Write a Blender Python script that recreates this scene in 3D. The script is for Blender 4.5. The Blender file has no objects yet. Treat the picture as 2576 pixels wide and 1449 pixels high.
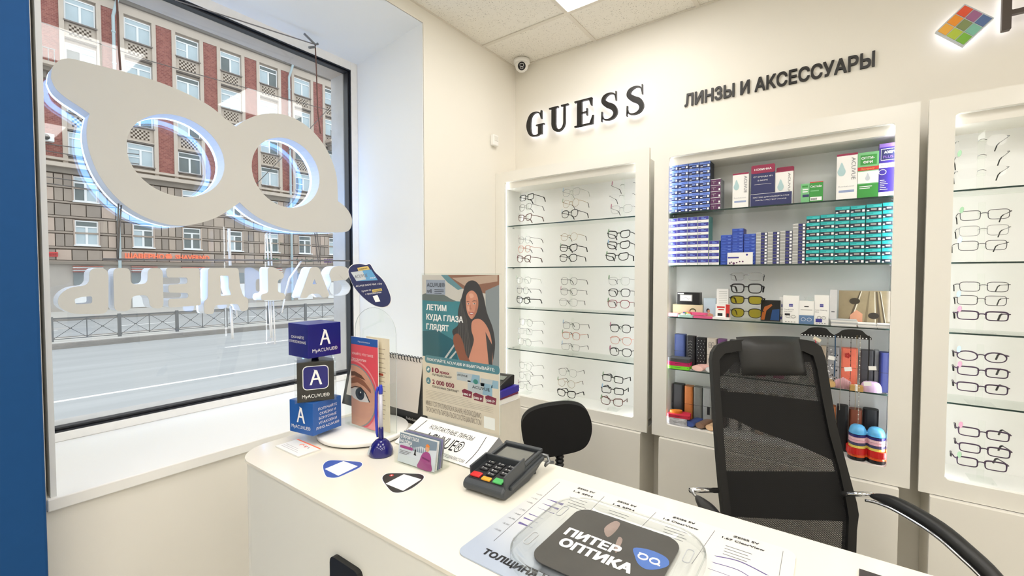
import bpy, math, random
from mathutils import Vector, Matrix
RND = random.Random(7)
SC = bpy.context.scene
COL = SC.collection
PI = math.pi

# ------------------------------------------------------------------ camera, world, lamps, exposure
FPX, CX, CY, YAW, PITCH, HC = 1109.74, 1288.0, 724.5, 0.628, 0.0313, 1.50
cd = bpy.data.cameras.new('camera'); cam = bpy.data.objects.new('camera', cd); COL.objects.link(cam)
cam.location = (0, 0, HC); cam.rotation_euler = (PI / 2 - PITCH, 0, YAW)
cd.sensor_width = 36; cd.lens = 36 * FPX / 2576; cd.clip_start = 0.02; cd.clip_end = 300
SC.camera = cam
world = bpy.data.worlds.new('overcast_sky'); SC.world = world; world.use_nodes = True
bg = world.node_tree.nodes['Background']
bg.inputs[0].default_value = (0.94, 0.975, 1.0, 1); bg.inputs[1].default_value = 1.22
CEIL_L = 6.4          # radiance of the ceiling panels
STRIP_L = 12.0         # radiance of the cabinet strips
vs = SC.view_settings
vs.view_transform = 'Standard'; vs.look = 'None'; vs.exposure = 0.62; vs.gamma = 1.0; vs.use_curve_mapping = False
SC.cycles.transparent_max_bounces = 32; SC.cycles.max_bounces = 12; SC.cycles.diffuse_bounces = 6

# a picture point to a place in the room: the ray through it met with a plane
FW = Vector((-math.sin(YAW) * math.cos(PITCH), math.cos(YAW) * math.cos(PITCH), -math.sin(PITCH)))
RT = Vector((math.cos(YAW), math.sin(YAW), 0)); UP = RT.cross(FW); CAM = Vector((0, 0, HC))
def ray(x, y): return FW + RT * ((x - CX) / FPX) - UP * ((y - CY) / FPX)
def at(x, y, P, n):
    d = ray(x, y); n = Vector(n); return CAM + d * ((Vector(P) - CAM).dot(n) / d.dot(n))
def wx(x, y, X): return at(x, y, (X, 0, 0), (1, 0, 0))
def wy(x, y, Y): return at(x, y, (0, Y, 0), (0, 1, 0))
def wz(x, y, Z): return at(x, y, (0, 0, Z), (0, 0, 1))

# ------------------------------------------------------------------ materials
def lin(c): c /= 255.0; return c / 12.92 if c <= .04045 else ((c + .055) / 1.055) ** 2.4
def rgb(c): return (lin(c[0]), lin(c[1]), lin(c[2]), 1)
MATS = {}
def mat(name, c, rough=.5, metal=0, spec=.5, noise=.05, scale=40, bump=0, emit=0, coat=0):
    if name in MATS: return MATS[name]
    m = bpy.data.materials.new(name); m.use_nodes = True; nt = m.node_tree; N = nt.nodes; L = nt.links
    b = N['Principled BSDF']; col = rgb(c)
    tc = N.new('ShaderNodeTexCoord'); nz = N.new('ShaderNodeTexNoise'); nz.inputs['Scale'].default_value = scale; nz.inputs['Detail'].default_value = 3
    L.new(tc.outputs['Object'], nz.inputs['Vector'])
    mx = N.new('ShaderNodeMix'); mx.data_type = 'RGBA'
    mx.inputs[6].default_value = [max(0, v * (1 - noise)) for v in col[:3]] + [1]
    mx.inputs[7].default_value = [min(1, v * (1 + noise)) for v in col[:3]] + [1]
    L.new(nz.outputs['Fac'], mx.inputs[0]); L.new(mx.outputs[2], b.inputs['Base Color'])
    b.inputs['Roughness'].default_value = rough; b.inputs['Metallic'].default_value = metal
    b.inputs['Specular IOR Level'].default_value = spec
    if coat: b.inputs['Coat Weight'].default_value = coat; b.inputs['Coat Roughness'].default_value = .05
    if bump:
        bp = N.new('ShaderNodeBump'); bp.inputs['Strength'].default_value = bump; bp.inputs['Distance'].default_value = .002
        L.new(nz.outputs['Fac'], bp.inputs['Height']); L.new(bp.outputs['Normal'], b.inputs['Normal'])
    if emit: b.inputs['Emission Color'].default_value = col; b.inputs['Emission Strength'].default_value = emit
    MATS[name] = m; return m
def glow(name, c, s):
    m = bpy.data.materials.new(name); m.use_nodes = True; nt = m.node_tree; nt.nodes.clear()
    e = nt.nodes.new('ShaderNodeEmission'); o = nt.nodes.new('ShaderNodeOutputMaterial')
    e.inputs[0].default_value = rgb(c); e.inputs[1].default_value = s; nt.links.new(e.outputs[0], o.inputs[0]); MATS[name] = m; return m
def clear(name, tint=(255, 255, 255), refl=1.0, ior=1.45, haze=0):
    m = bpy.data.materials.new(name); m.use_nodes = True; nt = m.node_tree; N = nt.nodes; L = nt.links; N.clear()
    t = N.new('ShaderNodeBsdfTransparent'); t.inputs[0].default_value = rgb(tint)
    g = N.new('ShaderNodeBsdfGlossy'); g.inputs['Roughness'].default_value = .02
    f = N.new('ShaderNodeLayerWeight'); f.inputs[0].default_value = .5                      # Schlick's reflectance, the same on both sides of a pane
    pw = N.new('ShaderNodeMath'); pw.operation = 'POWER'; pw.inputs[1].default_value = 5; L.new(f.outputs['Facing'], pw.inputs[0])
    mu = N.new('ShaderNodeMath'); mu.operation = 'MULTIPLY_ADD'; f0 = ((ior - 1) / (ior + 1)) ** 2; mu.inputs[1].default_value = (1 - f0) * refl; mu.inputs[2].default_value = f0 * refl; L.new(pw.outputs[0], mu.inputs[0])
    mx = N.new('ShaderNodeMixShader'); L.new(mu.outputs[0], mx.inputs[0]); L.new(t.outputs[0], mx.inputs[1]); L.new(g.outputs[0], mx.inputs[2])
    last = mx
    if haze:
        d = N.new('ShaderNodeBsdfDiffuse'); d.inputs[0].default_value = rgb((235, 238, 236)); m2 = N.new('ShaderNodeMixShader'); m2.inputs[0].default_value = haze
        L.new(mx.outputs[0], m2.inputs[1]); L.new(d.outputs[0], m2.inputs[2]); last = m2
    o = N.new('ShaderNodeOutputMaterial'); L.new(last.outputs[0], o.inputs[0]); MATS[name] = m; return m

WALL = mat('wall_paint', (236, 232, 222), .6, noise=.015, scale=3)
COOL = mat('reveal_paint', (240, 241, 239), .6, noise=.015, scale=3)
GLOSS = mat('white_gloss_panel', (238, 235, 226), .22, noise=.008, scale=4, coat=.08, spec=.35)
PLAIN = mat('white_matt_panel', (238, 234, 224), .45, noise=.01, scale=4)
WHITE = mat('white_plastic', (243, 242, 238), .35, noise=.01)
PAPER = mat('white_paper', (244, 243, 239), .6, noise=.01)
CREAM = mat('cream_paper', (226, 216, 192), .6, noise=.02)
BLACK = mat('black_plastic', (18, 18, 19), .4)
INK = mat('black_ink', (24, 24, 28), .6)
GREYINK = mat('grey_ink', (120, 120, 124), .6)
CHROME = mat('chrome', (225, 225, 228), .08, metal=1, noise=0)
METAL = mat('grey_metal', (128, 130, 132), .35, metal=.8)
NAVY = mat('navy_print', (28, 32, 92), .4)
WINK = mat('white_ink', (247, 247, 247), .5, noise=0)
CLEAR = clear('acrylic', (254, 255, 254), .6, haze=.004)
SHELFGLASS = clear('shelf_glass', (250, 252, 250), .5)
SHELFEDGE = mat('glass_edge', (38, 58, 54), .12)
LENS = clear('lens', (252, 252, 252), .7)
PANE = clear('window_glass', (250, 252, 252), .9, 1.5)
LEDW = glow('ceiling_led', (255, 251, 245), CEIL_L)
STRIP = glow('cabinet_led', (246, 250, 255), STRIP_L)

# ------------------------------------------------------------------ mesh building
from mathutils.geometry import delaunay_2d_cdt
def up(t, P):                                 # counter-clockwise triangle
    a, b, c = (P[i] for i in t); return tuple(t) if (b[0] - a[0]) * (c[1] - a[1]) - (b[1] - a[1]) * (c[0] - a[0]) > 0 else tuple(t)[::-1]
def area2(q): return sum(q[i - 1][0] * q[i][1] - q[i][0] * q[i - 1][1] for i in range(len(q)))
def inside(p, q):
    r = False
    for i in range(len(q)):
        a, b = q[i - 1], q[i]
        if (a[1] > p[1]) != (b[1] > p[1]) and p[0] < (b[0] - a[0]) * (p[1] - a[1]) / (b[1] - a[1]) + a[0]: r = not r
    return r
GLOOPS = {}
def glyph_loops(t):                           # outlines of a line of text: [(outer loop, [holes])]
    if t in GLOOPS: return GLOOPS[t]
    c = bpy.data.curves.new('t', 'FONT'); c.body = t; c.size = 1; c.resolution_u = 3; c.fill_mode = 'NONE'
    o = bpy.data.objects.new('t', c); me = bpy.data.meshes.new_from_object(o); V = [(v.co.x, v.co.y) for v in me.vertices]; nb = {}
    for e in me.edges: a, b = e.vertices; nb.setdefault(a, []).append(b); nb.setdefault(b, []).append(a)
    loops = []; seen = set()
    for k in range(len(V)):
        if k in seen or k not in nb: continue
        q = [k]; seen.add(k); cur = k
        while True:
            nx = [x for x in nb[cur] if x not in seen]
            if not nx: break
            cur = min(nx, key=lambda x: (x != cur + 1, x)); q.append(cur); seen.add(cur)
        P = [V[x] for x in q]; P = [p for i, p in enumerate(P) if math.hypot(p[0] - P[i - 1][0], p[1] - P[i - 1][1]) > 1e-5]
        if len(P) > 2: loops.append(P)
    bpy.data.objects.remove(o); bpy.data.meshes.remove(me); bpy.data.curves.remove(c)
    if not loops: return None
    pts = []; eds = []
    for q in loops: n0 = len(pts); pts += [Vector(p) for p in q]; eds += [(n0 + i, n0 + (i + 1) % len(q)) for i in range(len(q))]
    vo, _, fo, *_r = delaunay_2d_cdt(pts, eds, [], 0, 1e-6)
    bb = [(min(p[0] for p in q), max(p[0] for p in q), min(p[1] for p in q), max(p[1] for p in q)) for q in loops]; tris = []
    for f in fo:
        x = sum(vo[i].x for i in f) / len(f); y = sum(vo[i].y for i in f) / len(f); wn = 0
        for q, b in zip(loops, bb):
            if not (b[0] <= x <= b[1] and b[2] <= y <= b[3]): continue
            for i in range(len(q)):
                (ax, ay), (bx, by) = q[i - 1], q[i]
                if (ay > y) != (by > y) and x < (bx - ax) * (y - ay) / (by - ay) + ax: wn += 1 if by > ay else -1
        if wn: tris.append(tuple(f))
    V2 = [(v.x, v.y) for v in vo]; G = (V2, [up(f, V2) for f in tris], loops)
    GLOOPS[t] = G; return G
I4 = Matrix.Identity(4)
class MB:
    def __init__(s): s.v = []; s.f = []; s.m = []; s.mats = []
    def slot(s, m):
        if m not in s.mats: s.mats.append(m)
        return s.mats.index(m)
    def add(s, vs, fs, m, xf=None):
        n = len(s.v); k = s.slot(m)
        s.v += [tuple(xf @ Vector(p)) if xf else tuple(p) for p in vs]
        for f in fs: s.f.append([i + n for i in f]); s.m.append(k)
        return s
    def box(s, x0, x1, y0, y1, z0, z1, m, xf=None):
        v = [(x, y, z) for z in (z0, z1) for y in (y0, y1) for x in (x0, x1)]
        return s.add(v, [(0, 2, 3, 1), (4, 5, 7, 6), (0, 1, 5, 4), (2, 6, 7, 3), (0, 4, 6, 2), (1, 3, 7, 5)], m, xf)
    def quad(s, a, b, c, d, m, xf=None): return s.add([a, b, c, d], [(0, 1, 2, 3)], m, xf)
    def prism(s, poly, z0, z1, m, xf=None, mside=None):
        n = len(poly); v = [(p[0], p[1], z0) for p in poly] + [(p[0], p[1], z1) for p in poly]
        if z1 - z0: s.add(v, [tuple(range(n - 1, -1, -1)), tuple(range(n, 2 * n))], m, xf)
        else: return s.add(v[:n], [tuple(range(n))], m, xf)
        return s.add(v, [(i, (i + 1) % n, n + (i + 1) % n, n + i) for i in range(n)], mside or m, xf)
    def tube(s, pts, r, m, n=6, closed=False, xf=None, rz=None):
        pts = [Vector(p) for p in pts]; N = len(pts); vs = []; prev = None
        for i, p in enumerate(pts):
            if closed: t = pts[(i + 1) % N] - pts[i - 1]
            else: t = pts[min(i + 1, N - 1)] - pts[max(i - 1, 0)]
            t.normalize()
            if prev is None:
                a = Vector((0, 0, 1)) if abs(t.z) < .9 else Vector((0, 1, 0)); u = t.cross(a).normalized()
            else:
                u = prev - t * prev.dot(t); u = u.normalized() if u.length > 1e-6 else prev
            prev = u; w = t.cross(u); rr = r[i] if isinstance(r, (list, tuple)) else r; r2 = rz if rz else rr
            for k in range(n):
                a = 2 * PI * (k + .5) / n; vs.append(p + u * (math.cos(a) * rr) + w * (math.sin(a) * r2))
        fs = []
        for i in range(N if closed else N - 1):
            j = (i + 1) % N
            for k in range(n): fs.append((i * n + k, i * n + (k + 1) % n, j * n + (k + 1) % n, j * n + k))
        if not closed: fs += [tuple(range(n - 1, -1, -1)), tuple(range((N - 1) * n, N * n))]
        return s.add(vs, fs, m, xf)
    def lathe(s, prof, m, n=24, xf=None):
        vs = []; fs = []
        for r, z in prof:
            for k in range(n): a = 2 * PI * k / n; vs.append((r * math.cos(a), r * math.sin(a), z))
        for i in range(len(prof) - 1):
            for k in range(n): fs.append((i * n + k, i * n + (k + 1) % n, (i + 1) * n + (k + 1) % n, (i + 1) * n + k))
        fs += [tuple(range(n - 1, -1, -1)), tuple(range((len(prof) - 1) * n, len(prof) * n))]
        return s.add(vs, fs, m, xf)
    def shape(s, loops, z0, z1, m, xf=None):   # filled outlines with holes, extruded
        c = bpy.data.curves.new('c', 'CURVE'); c.dimensions = '2D'; c.fill_mode = 'BOTH'; c.extrude = .5
        for lp in loops:
            sp = c.splines.new('POLY'); sp.points.add(len(lp) - 1); sp.use_cyclic_u = True
            for p, q in zip(sp.points, lp): p.co = (q[0], q[1], 0, 1)
        return s._curve(c, z0, z1, m, xf)
    def _curve(s, c, z0, z1, m, xf, fit=None):
        o = bpy.data.objects.new('c', c); me = bpy.data.meshes.new_from_object(o)
        vs = [v.co.copy() for v in me.vertices]
        if fit: vs = fit(vs)
        if vs: s.add([(v.x, v.y, z0 + (v.z + .5) * (z1 - z0)) for v in vs], [tuple(p.vertices) for p in me.polygons], m, xf)
        bpy.data.meshes.remove(me); bpy.data.objects.remove(o); bpy.data.curves.remove(c); return s
    def text(s, t, m, xf, h=None, w=None, bold=0, align='C', depth=.0003, z=0, shear=0):
        G = glyph_loops(t)
        if not G: return s
        V2, T2, LP = G; x0, x1 = min(p[0] for p in V2), max(p[0] for p in V2); b = bold
        sy = (h / .728) if h else w / (x1 - x0); sx = w / (x1 - x0) if w else sy; ox = {'L': x0, 'C': (x0 + x1) / 2, 'R': x1}[align]
        for ci_, (dx, dy) in enumerate([(0, 0)] if not b else [(-b, -b * .7), (b, -b * .7), (-b, b * .7), (b, b * .7), (0, 0)]):
            f = lambda p: ((p[0] + dx - ox) * sx + shear * p[1] * sy, (p[1] + dy) * sy); zt = z + depth + ci_ * 5e-5
            s.add([f(p) + (zt,) for p in V2], T2, m, xf)
            if depth > .001:
                for q in LP: n = len(q); Q = [f(p) for p in q]; s.add([(x, y, z) for x, y in Q] + [(x, y, zt) for x, y in Q], [(i, (i + 1) % n, n + (i + 1) % n, n + i) for i in range(n)], m, xf)
        return s
    def build(s, name, parent=None, smooth=False, bev=0, loc=None, rot=None, seg=2):
        me = bpy.data.meshes.new(name); me.from_pydata(s.v, [], s.f)
        for m in s.mats: me.materials.append(m)
        me.polygons.foreach_set('material_index', s.m)
        if smooth: me.polygons.foreach_set('use_smooth', [True] * len(s.f))
        me.update(); return put(name, me, parent, loc, rot, bev, seg, smooth)
def put(name, me, parent=None, loc=None, rot=None, bev=0, seg=2, smooth=False):
    o = bpy.data.objects.new(name, me); COL.objects.link(o); o.parent = parent
    if loc: o.location = loc
    if rot: o.rotation_euler = rot
    if bev:
        b = o.modifiers.new('edge', 'BEVEL'); b.width = bev; b.segments = seg; b.limit_method = 'ANGLE'; b.angle_limit = .7
        b.harden_normals = False
    return o
def tag(o, label, cat, group=None, kind=None):
    o['label'] = label; o['category'] = cat
    if group: o['group'] = group
    if kind: o['kind'] = kind
    return o
def thing(name, label, cat, loc=(0, 0, 0), rz=0, group=None):
    o = bpy.data.objects.new(name, None); COL.objects.link(o); o.location = loc; o.rotation_euler = (0, 0, rz); o.empty_display_size = .02
    return tag(o, label, cat, group)
def struct(o): o['kind'] = 'structure'; return o
def dup(root, loc, rz, label):
    r = root.copy(); COL.objects.link(r); r.location = loc; r.rotation_euler = (0, 0, rz); r['label'] = label
    for ch in list(root.children):
        c = ch.copy(); COL.objects.link(c); c.parent = r
    return r
def frame_xf(O, right, up):                  # local x -> right, y -> up, z -> towards the viewer
    r = Vector(right).normalized(); u = Vector(up).normalized(); n = r.cross(u)
    return Matrix(((r.x, u.x, n.x, O[0]), (r.y, u.y, n.y, O[1]), (r.z, u.z, n.z, O[2]), (0, 0, 0, 1)))
XZ = lambda x, y, z: frame_xf((x, y, z), (1, 0, 0), (0, 0, 1))        # faces the room from the display wall
TOPF = lambda x, y, z: frame_xf((x, y, z), (1, 0, 0), (0, 1, 0))      # lies flat
def rrect(w, h, r, n=5, cx=0, cy=0):
    P = []
    for sx, sy, a0 in ((1, 1, 0), (-1, 1, 90), (-1, -1, 180), (1, -1, 270)):
        for i in range(n + 1):
            a = math.radians(a0 + 90 * i / n); P.append((cx + sx * (w / 2 - r) + r * math.cos(a), cy + sy * (h / 2 - r) + r * math.sin(a)))
    return P
def ell(rx, ry, n=28, cx=0, cy=0, rot=0):
    return [(cx + rx * math.cos(a) * math.cos(rot) - ry * math.sin(a) * math.sin(rot), cy + rx * math.cos(a) * math.sin(rot) + ry * math.sin(a) * math.cos(rot)) for a in (2 * PI * k / n for k in range(n))]
def smooth(pts, k=5, closed=True):
    out = []; n = len(pts)
    for i in range(n if closed else n - 1):
        g = (lambda j: pts[j % n]) if closed else (lambda j: pts[max(0, min(n - 1, j))])
        a, b, c, d = g(i - 1), g(i), g(i + 1), g(i + 2)
        for j in range(k):
            t = j / k
            out.append(tuple(.5 * (2 * b[q] + (c[q] - a[q]) * t + (2 * a[q] - 5 * b[q] + 4 * c[q] - d[q]) * t * t + (3 * b[q] - a[q] - 3 * c[q] + d[q]) * t ** 3) for q in range(len(b))))
    if not closed: out.append(tuple(pts[-1]))
    return out
ORD = ['first', 'second', 'third', 'fourth', 'fifth', 'sixth', 'seventh', 'eighth', 'ninth', 'tenth', 'eleventh', 'twelfth', 'thirteenth', 'fourteenth']

# ================================================================== the room
XL, XG = -1.742, -2.30            # window wall face, window frame face
YW, ZC = 2.44, 2.875              # display wall face, ceiling
Y0, Y1 = 0.235, 1.612             # window niche
ZS = 0.88                         # sill top
def slab(name, x0, x1, y0, y1, z0, z1, m): return struct(MB().box(x0, x1, y0, y1, z0, z1, m).build(name))
slab('floor', -1.9, 4.2, -3.2, 2.6, -.1, 0, mat('floor_tile', (216, 212, 204), .35, noise=.06, scale=6))
slab('wall_back', -1.9, 4.2, YW, 2.6, 0, 3.0, WALL)
slab('wall_right', 4.0, 4.2, -3.2, YW, 0, 3.0, WALL)
slab('wall_front', -1.9, 4.0, -3.2, -3.0, 0, 3.0, WALL)
wl = MB()
wl.box(-2.5, XL, Y1, YW, 0, 3.0, WALL)                                   # pier between niche and corner
wl.box(-2.5, XL, -3.0, Y0 - .02, 0, 3.0, WALL)
wl.box(-2.5, XL, Y0 - .02, Y1, 0, .843, WALL)
wl.box(-2.5, XL, Y0 - .02, Y1, 2.803, 3.0, WALL)
struct(wl.build('wall_left'))
nv = MB(); e = .004                                                     # plastered lining of the niche
nv.box(-2.34, XL, Y1 - e, Y1 + .002, ZS, 2.80, COOL)
nv.add([(XL, Y0, 2.80), (XL, Y1, 2.80), (-2.34, Y1, 2.735), (-2.34, Y0, 2.735)], [(0, 3, 2, 1)], COOL)
nv.box(-2.34, XL, Y0 - .012, Y0, ZS, 2.80, COOL)
struct(nv.build('wall_niche'))
sl = MB().box(-2.40, XL + .012, Y0 - .02, Y1, .845, ZS, mat('sill_white', (244, 243, 239), .3, noise=.006, scale=5)).build('trim_1', bev=.003); struct(sl)
bc = MB().box(-1.80, -1.60, -.9, .197, 0, ZC, mat('blue_paint', (20, 72, 126), .7, spec=.25, noise=.05, scale=30)).build('trim_2', bev=.006); struct(bc)

# ceiling: tiles lying in a T-bar grid
TILE = bpy.data.materials.new('mineral_tile'); TILE.use_nodes = True
nt = TILE.node_tree; N = nt.nodes; L = nt.links; b = N['Principled BSDF']; b.inputs['Roughness'].default_value = .9
tc = N.new('ShaderNodeTexCoord'); mp = N.new('ShaderNodeMapping'); L.new(tc.outputs['Object'], mp.inputs[0])
nz = N.new('ShaderNodeTexNoise'); nz.inputs['Scale'].default_value = 90; L.new(mp.outputs[0], nz.inputs['Vector'])
vm = N.new('ShaderNodeMixRGB'); vm.inputs[0].default_value = .05; L.new(mp.outputs[0], vm.inputs[1]); L.new(nz.outputs['Color'], vm.inputs[2])
vo = N.new('ShaderNodeTexVoronoi'); vo.inputs['Scale'].default_value = 75; L.new(vm.outputs[0], vo.inputs['Vector'])
cr = N.new('ShaderNodeValToRGB'); cr.color_ramp.elements[0].position = .13; cr.color_ramp.elements[0].color = rgb((120, 110, 96)); cr.color_ramp.elements[1].position = .22; cr.color_ramp.elements[1].color = rgb((236, 232, 222))
L.new(vo.outputs['Distance'], cr.inputs[0]); L.new(cr.outputs[0], b.inputs['Base Color'])
ceil = struct(MB().box(-1.9, 4.2, -3.2, 2.6, 3.0, 3.06, WALL).build('ceiling'))
TB = mat('tee_bar', (222, 216, 204), .5)
gx = [-1.742] + [-1.16 + .575 * i for i in range(10)]; gx[-1] = 4.0
gy = [2.44] + [2.09 - .575 * i for i in range(9)] + [-3.0]
LAMPS = {(1, 1)} | {(i, j) for i in (1, 3, 5, 7) for j in (3, 5, 7)}
tile_mesh = {}
for i in range(len(gx) - 1):
    for j in range(len(gy) - 1):
        if (i, j) in LAMPS: continue
        w, d = gx[i + 1] - gx[i] - .004, gy[j] - gy[j + 1] - .004; k = (round(w, 3), round(d, 3))
        if k not in tile_mesh:
            o = MB().box(-w / 2, w / 2, -d / 2, d / 2, 0, .015, TILE).build('ceiling_tile', ceil, loc=((gx[i] + gx[i + 1]) / 2, (gy[j] + gy[j + 1]) / 2, ZC + .004)); tile_mesh[k] = o.data
        else: put('ceiling_tile', tile_mesh[k], ceil, ((gx[i] + gx[i + 1]) / 2, (gy[j] + gy[j + 1]) / 2, ZC + .004))
for x in gx: MB().box(x - .011, x + .011, -3.0, 2.44, ZC - .001, ZC + .004, TB).build('grid_bar', ceil)
for y in gy: MB().box(-1.742, 4.0, y - .011, y + .011, ZC - .0015, ZC + .0035, TB).build('grid_bar', ceil)
LN = {(1, 1): 'by the window corner in view', (4, 1): 'over the cabinets'}
for i, j in sorted(LAMPS):
    cxx, cyy = (gx[i] + gx[i + 1]) / 2, (gy[j] + gy[j + 1]) / 2; w = (gx[i + 1] - gx[i]) / 2 - .014; d = (gy[j] - gy[j + 1]) / 2 - .014
    t = thing('ceiling_light', 'square white LED ceiling panel set in the tiled grid near the corner camera' if (i, j) == (1, 1) else 'square white LED ceiling panel out of view, %s row, %s from the window' % (ORD[j // 2], ORD[i // 2]), 'light', (cxx, cyy, ZC), group='ceiling panels')
    MB().box(-w, w, -d, d, .001, .004, LEDW).build('diffuser', t)
    MB().box(-w - .012, w + .012, -d - .012, d + .012, .005, .02, WHITE).build('frame', t)

# ------------------------------------------------------------------ the shop window
win = struct(bpy.data.objects.new('window_1', None)); COL.objects.link(win); win.location = (XG, 0, 0)
FR = mat('window_frame_white', (244, 242, 238), .35); GK = mat('gasket', (30, 32, 38), .4)
wy0, wy1, wz0, wz1 = .272, 1.565, .915, 2.692
fm = MB()
for (a0, a1, z0, z1) in ((Y0, wy0, ZS, 2.76), (wy1, Y1 - .004, ZS, 2.76), (wy0, wy1, ZS, wz0), (wy0, wy1, wz1, 2.76)): fm.box(-.075, 0, a0, a1, z0, z1, FR)
fm.build('window_frame', win, bev=.004)
gk = MB()
for g0, g1, dx in ((0, .006, -.002), (.009, .016, -.012)):
    for (a0, a1, z0, z1) in ((wy0 + g0, wy0 + g1, wz0, wz1), (wy1 - g1, wy1 - g0, wz0, wz1), (wy0, wy1, wz0 + g0, wz0 + g1), (wy0, wy1, wz1 - g1, wz1 - g0)): gk.box(-.05, dx, a0, a1, z0, z1, GK)
gk.build('gasket', win)
MB().box(-.034, -.030, wy0, wy1, wz0, wz1, PANE).build('pane', win)
STONE = mat('outer_stone', (196, 190, 184), .9, noise=.14, scale=14, bump=.3)
ow = MB(); ow.box(-.20, -.076, wy1 - .004, Y1 + .5, .5, 3.4, STONE); ow.box(-.20, -.076, -.6, wy0 + .004, .5, 3.4, STONE); ow.box(-.20, -.076, wy0, wy1, wz1 - .004, 3.4, mat('outer_lintel', (206, 190, 174), .9, noise=.1, scale=10)); ow.box(-.20, -.076, wy0, wy1, .5, wz0 + .002, STONE)
ow.build('outer_reveal', win)

# ================================================================== outside: road, railing, facade
UROT = math.radians(88.5)
ASPH = mat('asphalt', (168, 170, 172), .9, noise=.22, scale=1.0, spec=.25)
_n = ASPH.node_tree; _mp = _n.nodes.new('ShaderNodeMapping'); _mp.inputs['Scale'].default_value = (.12, 1.6, 1); _tc = [q for q in _n.nodes if q.type == 'TEX_COORD'][0]; _nz = [q for q in _n.nodes if q.type == 'TEX_NOISE'][0]
_n.links.new(_tc.outputs['Object'], _mp.inputs[0]); _n.links.new(_mp.outputs[0], _nz.inputs['Vector']); _nz.inputs['Detail'].default_value = 8
PAVE = mat('pavement', (196, 194, 190), .9, noise=.08, scale=2)
KERB = mat('kerb_stone', (140, 136, 132), .9, noise=.15, scale=3)
ZR = -.82
rd = struct(bpy.data.objects.new('road', None)); COL.objects.link(rd); rd.rotation_euler = (0, 0, UROT); rd.location = (0, 0, ZR)
MB().box(-25, 60, 2.3, 31, -.1, 0, ASPH).build('road_surface', rd)
MB().box(-25, 60, 11.35, 11.47, .0, .004, WINK).build('lane_marking', rd)
for k in range(8): MB().box(5.5 + 5 * k, 8.0 + 5 * k, 15.6, 15.72, .0, .004, WINK).build('lane_marking', rd)
for k in range(9): MB().box(-3 + 4 * k, -1 + 4 * k, 26, 26.12, .0, .004, WINK).build('lane_marking', rd)
md = struct(MB().box(-25, 60, 19.6, 21.3, -.82, -.67, PAVE).build('sidewalk', rot=(0, 0, UROT)))
struct(MB().box(-25, 60, 19.35, 19.6, -.82, -.655, KERB).box(-25, 60, 21.3, 21.5, -.82, -.655, KERB).build('kerb', rot=(0, 0, UROT)))
struct(MB().box(-25, 60, 31, 36.3, -.82, -.66, PAVE).box(-25, 60, 30.8, 31, -.82, -.65, KERB).build('sidewalk', rot=(0, 0, UROT)))

RAILM = mat('railing_paint', (104, 106, 108), .5, noise=.08)
fence = thing('street_railing', 'low grey metal railing of crossed bars along the middle of the road', 'railing', (0, 0, -.67), UROT)
post_me = None; pan_me = None
for k in range(-2, 15):
    sx = 3.84 + 1.655 * k
    if post_me is None:
        o = MB().box(-.045, .045, 20.15, 20.24, 0, .80, RAILM).build('post', fence, loc=(sx, 0, 0)); post_me = o.data
        p = MB(); W = 1.565
        p.box(0, W, 20.18, 20.21, .72, .76, RAILM); p.box(0, W, 20.18, 20.21, .06, .085, RAILM); p.box(W / 2 - .012, W / 2 + .012, 20.18, 20.21, .085, .72, RAILM)
        for a, b in ((0, W / 2), (W / 2, W)):
            p.tube([(a, 20.195, .09), (b, 20.195, .72)], .011, RAILM, 4); p.tube([(a, 20.195, .72), (b, 20.195, .09)], .011, RAILM, 4)
            p.box((a + b) / 2 - .035, (a + b) / 2 + .035, 20.175, 20.215, .385, .425, RAILM)
        o = p.build('crossed_panel', fence, loc=(sx + .045, 0, 0)); pan_me = o.data
    else:
        put('post', post_me, fence, (sx, 0, 0)); put('crossed_panel', pan_me, fence, (sx + .045, 0, 0))

bl = thing('apartment_building', 'long old building across the road with red brick bays above pale stone floors', 'building', (-36, 0, 0), UROT)
PLAST = mat('facade_plaster', (190, 178, 166), .9, noise=.09, scale=1.6)
BRK = bpy.data.materials.new('red_brick'); BRK.use_nodes = True; nt = BRK.node_tree; N = nt.nodes; L = nt.links; b = N['Principled BSDF']; b.inputs['Roughness'].default_value = .9
tc = N.new('ShaderNodeTexCoord'); mp = N.new('ShaderNodeMapping'); mp.inputs['Rotation'].default_value = (PI / 2, 0, 0); L.new(tc.outputs['Object'], mp.inputs[0])
bk = N.new('ShaderNodeTexBrick'); bk.inputs['Scale'].default_value = 2.6; bk.inputs['Color1'].default_value = rgb((150, 94, 86)); bk.inputs['Color2'].default_value = rgb((124, 70, 66)); bk.inputs['Mortar'].default_value = rgb((168, 128, 118)); bk.inputs['Mortar Size'].default_value = .012
L.new(mp.outputs[0], bk.inputs['Vector']); L.new(bk.outputs['Color'], b.inputs['Base Color'])
STB = [mat('stone_pale_%s' % n, c, .9, noise=.1, scale=2.5) for n, c in (('a', (172, 158, 146)), ('b', (156, 144, 134)), ('c', (182, 164, 152)), ('d', (144, 134, 126)))]
JNT = mat('stone_joint', (98, 86, 78), .95, noise=.1, scale=2)
DARKB = mat('belt_stone', (132, 124, 116), .9, noise=.15, scale=1.5)
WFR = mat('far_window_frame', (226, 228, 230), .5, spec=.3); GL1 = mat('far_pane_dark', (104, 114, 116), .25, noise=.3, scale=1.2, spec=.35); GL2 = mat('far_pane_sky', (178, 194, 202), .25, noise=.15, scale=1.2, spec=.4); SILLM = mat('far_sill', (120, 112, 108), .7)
LATT = mat('lattice_dark', (104, 92, 82), .95)
SA, SB = -4.0, 29.0
MB().box(SA, SB, .32, 9, -.8, 19.0, PLAST).box(SA, SB, .05, .32, 17.66, 18.2, PLAST).build('facade_wall', bl)
MB().box(SA, SB, .12, .32, 2.3, 7.3, JNT).build('stone_backing', bl)
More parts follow.
